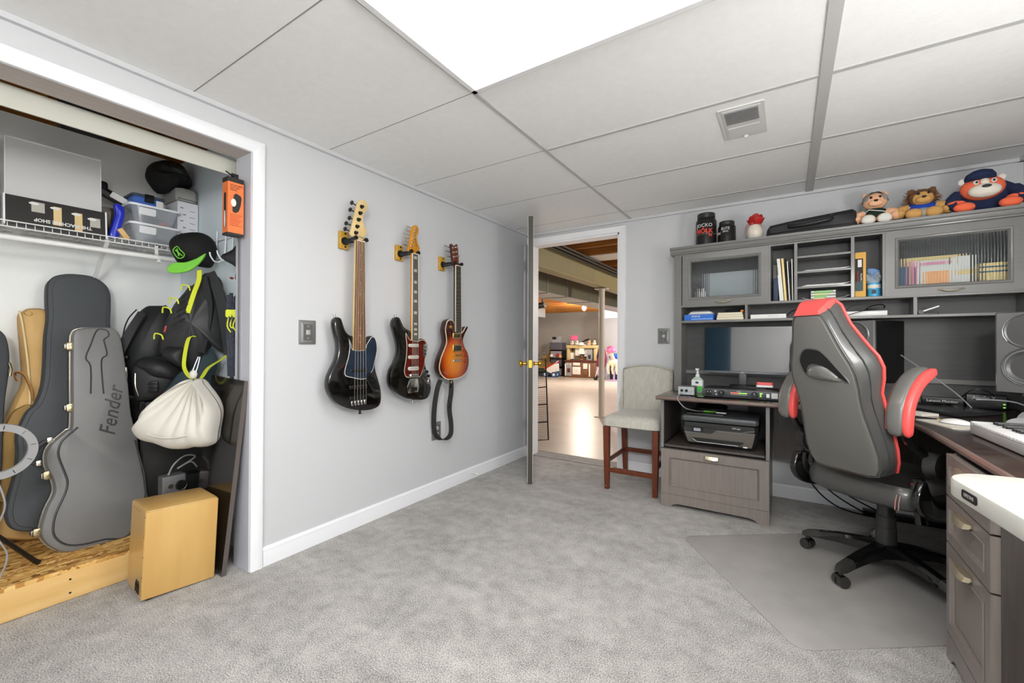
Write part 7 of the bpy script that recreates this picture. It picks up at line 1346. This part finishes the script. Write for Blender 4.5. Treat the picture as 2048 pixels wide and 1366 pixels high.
# backrest: local back frame, reclined
Rc = rad(20); BO = V((.03, -.26, .36)); up = V((0, -sin(Rc), cos(Rc))); fw = V((0, cos(Rc), sin(Rc)))
BM = frame(BO, (1, 0, 0), up)       # z axis points backward-out (rear)
rear = [(.155, .085), (.165, .125), (.2, .142), (.26, .149), (.34, .142), (.44, .131), (.50, .131), (.56, .135), (.61, .134), (.655, .124), (.70, .108), (.74, .096), (.79, .083), (.83, .072), (.858, .06), (.868, .045)]
front = [(.145, .10), (.155, .14), (.2, .152), (.26, .158), (.34, .158), (.44, .152), (.50, .15), (.56, .168), (.61, .177), (.655, .168), (.70, .142), (.74, .122), (.79, .098), (.83, .088), (.87, .080), (.89, .062)]
def outl(pr): return [(x, v) for v, x in pr]+[(-x, v) for v, x in pr[::-1]]
ro, fo = outl(rear), outl(front)
mid = [((a[0]*.35+b[0]*.65)*1.03, a[1]*.4+b[1]*.6) for a, b in zip(ro, fo)]
hole_o = spl([(-.075, .66), (-.045, .712), (.0, .716), (.03, .70), (.075, .63), (.105, .575), (.06, .60), (.0, .645), (-.04, .64), (-.06, .60)], 3)
bk = obj('backrest', MB().skin([[BM @ V((x, v, z)) for x, v in o_] for o_, z in ((inset(ccw(ro), .018), .012), (inset(ccw(ro), .006), .008), (ccw(ro), -.004), (ccw(mid), -.05), (ccw([(x*.99, v) for x, v in fo]), -.085), (ccw([(x*.9, .02+v*.965) for x, v in fo]), -.105), (ccw([(x*.6, .1+v*.8) for x, v in fo]), -.085))]), 'leather_black', t, smooth=50)
# rear panel skin, piped seam, black patch painting the opening's dark inside, padded insert
obj('rear_panel', MB().prism(inset(ccw(ro), .012), .004, .016, BM, rb=.004, hole=None), 'leather_grey', bk)
sm = inset(ccw(ro), .004); obj('rear_seam', MB().tube([BM @ V((x, v, .006)) for x, v in sm+[sm[0]]], .0035, 6), 'leather_black', bk, smooth=60)
obj('opening', MB().prism(hole_o, .012, .0168, BM), 'cap_black', bk); obj('opening_trim', MB().tube([BM @ V((x, v, .0165)) for x, v in hole_o+[hole_o[0]]], .003, 6), 'leather_black', bk)
pad = spl([(-.06, .59), (-.05, .625), (-.01, .648), (.035, .635), (.085, .58), (.05, .575), (0, .58)], 3); obj('lumbar_pad', MB().puff(pad, .026, .0, BM @ T(0, 0, .008), p=.5), 'leather_grey', bk, smooth=60)
rd = [(x*.995, v) for x, v in fo[:16]]+[(x*.995, v) for x, v in fo[16:]]
obj('red_edge', MB().tube([BM @ V((x, v, -.082)) for x, v in fo], .0062, 8), 'leather_red', bk, smooth=60)
hp = [(.0, .885)]; tp_ = [(x, v) for v, x in rear if v > .8]
obj('headrest_top', MB().skin([[BM @ V((x, v, z)) for x, v, z in q] for q in ([(-.052, .862, .0135), (.050, .862, .0135), (.046, .876, .006), (-.046, .876, .006)], [(-.066, .868, -.045), (.066, .868, -.045), (.058, .899, -.045), (-.058, .899, -.045)], [(-.070, .872, -.084), (.070, .872, -.084), (.062, .900, -.086), (-.062, .900, -.086)])]), 'leather_red', bk, label='red top of the headrest')
# bolster seam on the right side and lower notch
for sx in (-1, 1): obj('side_seam', MB().tube([BM @ V((sx*(a[0]), a[1], -.03)) for a in [((r_[1]*.6+f_[1]*.4)*1.02, r_[0]*.6+f_[0]*.4) for r_, f_ in zip(rear, front)]], .0025, 6), 'seam', bk)
# flip-up arms
for sx in (-1, 1):
    ap = obj('armrest', MB().tube([(sx*.235, -.165, .585), (sx*.232, -.20, .62), (sx*.225, -.27, .66), (sx*.222, -.30, .70)], [.016, .016, .014, .012]), 'gloss_plastic', t)
    pth = spl([(-.325, .695), (-.33, .75), (-.315, .82), (-.27, .885), (-.21, .925), (-.155, .945)], 5, False)
    def padloft(xc, w, th, off):
        R = []; n_ = len(pth)
        for i, (py_, pz_) in enumerate(pth):
            q0, q1 = pth[max(i-1, 0)], pth[min(i+1, n_-1)]; tg = V((0, q1[0]-q0[0], q1[1]-q0[1])).normalized(); nn = V((0, -tg.z, tg.y))
            u_ = 2*i/(n_-1)-1; e = max(.25, (1-abs(u_)**7)**.5)
            R.append([V((xc, py_, pz_))+nn*off+V((1, 0, 0))*(w/2*e*math.copysign(abs(cos(a_))**.6, cos(a_)))+nn*(th/2*e*math.copysign(abs(sin(a_))**.6, sin(a_))) for a_ in [2*pi*k/20 for k in range(20)]])
        return MB().skin(R)
    obj('arm_pad', padloft(sx*.225-.010, .060, .042, .004), 'leather_grey', ap, smooth=60)
    obj('arm_pad_edge', padloft(sx*.225+.026, .030, .040, .0), 'leather_red', ap, smooth=60)
    obj('arm_pad_piping', MB().tube([(sx*.225-.038, y_-.012, z_+.006) for y_, z_ in pth[2:-2]], .003, 6), 'leather_red', ap, smooth=60)
    obj('pivot_knob', MB().cyl((sx*.236, -.165, .575), (sx*.276, -.165, .575), .05, .047, seg=28), 'satin_plastic', ap)
    obj('side_shield', MB().prism(spl([(-.255, .50), (-.275, .44), (-.22, .375), (-.08, .34), (.1, .345), (.2, .385), (.21, .415), (.1, .40), (-.06, .41), (-.18, .45), (-.225, .52)], 3), -.016, .016, frame((sx*.246, 0, 0), (0, 1, 0), (0, 0, 1)), rb=.01, rb0=.01), 'gloss_plastic', ap, smooth=60)
    obj('arm_bracket', MB().tube(spl([(sx*.225, -.21, .52), (sx*.235, -.2, .45), (sx*.225, -.12, .392), (sx*.16, .0, .372)], 4, False), [.018]*4+[.02]*4+[.016]*5, 8), 'gloss_plastic', ap)
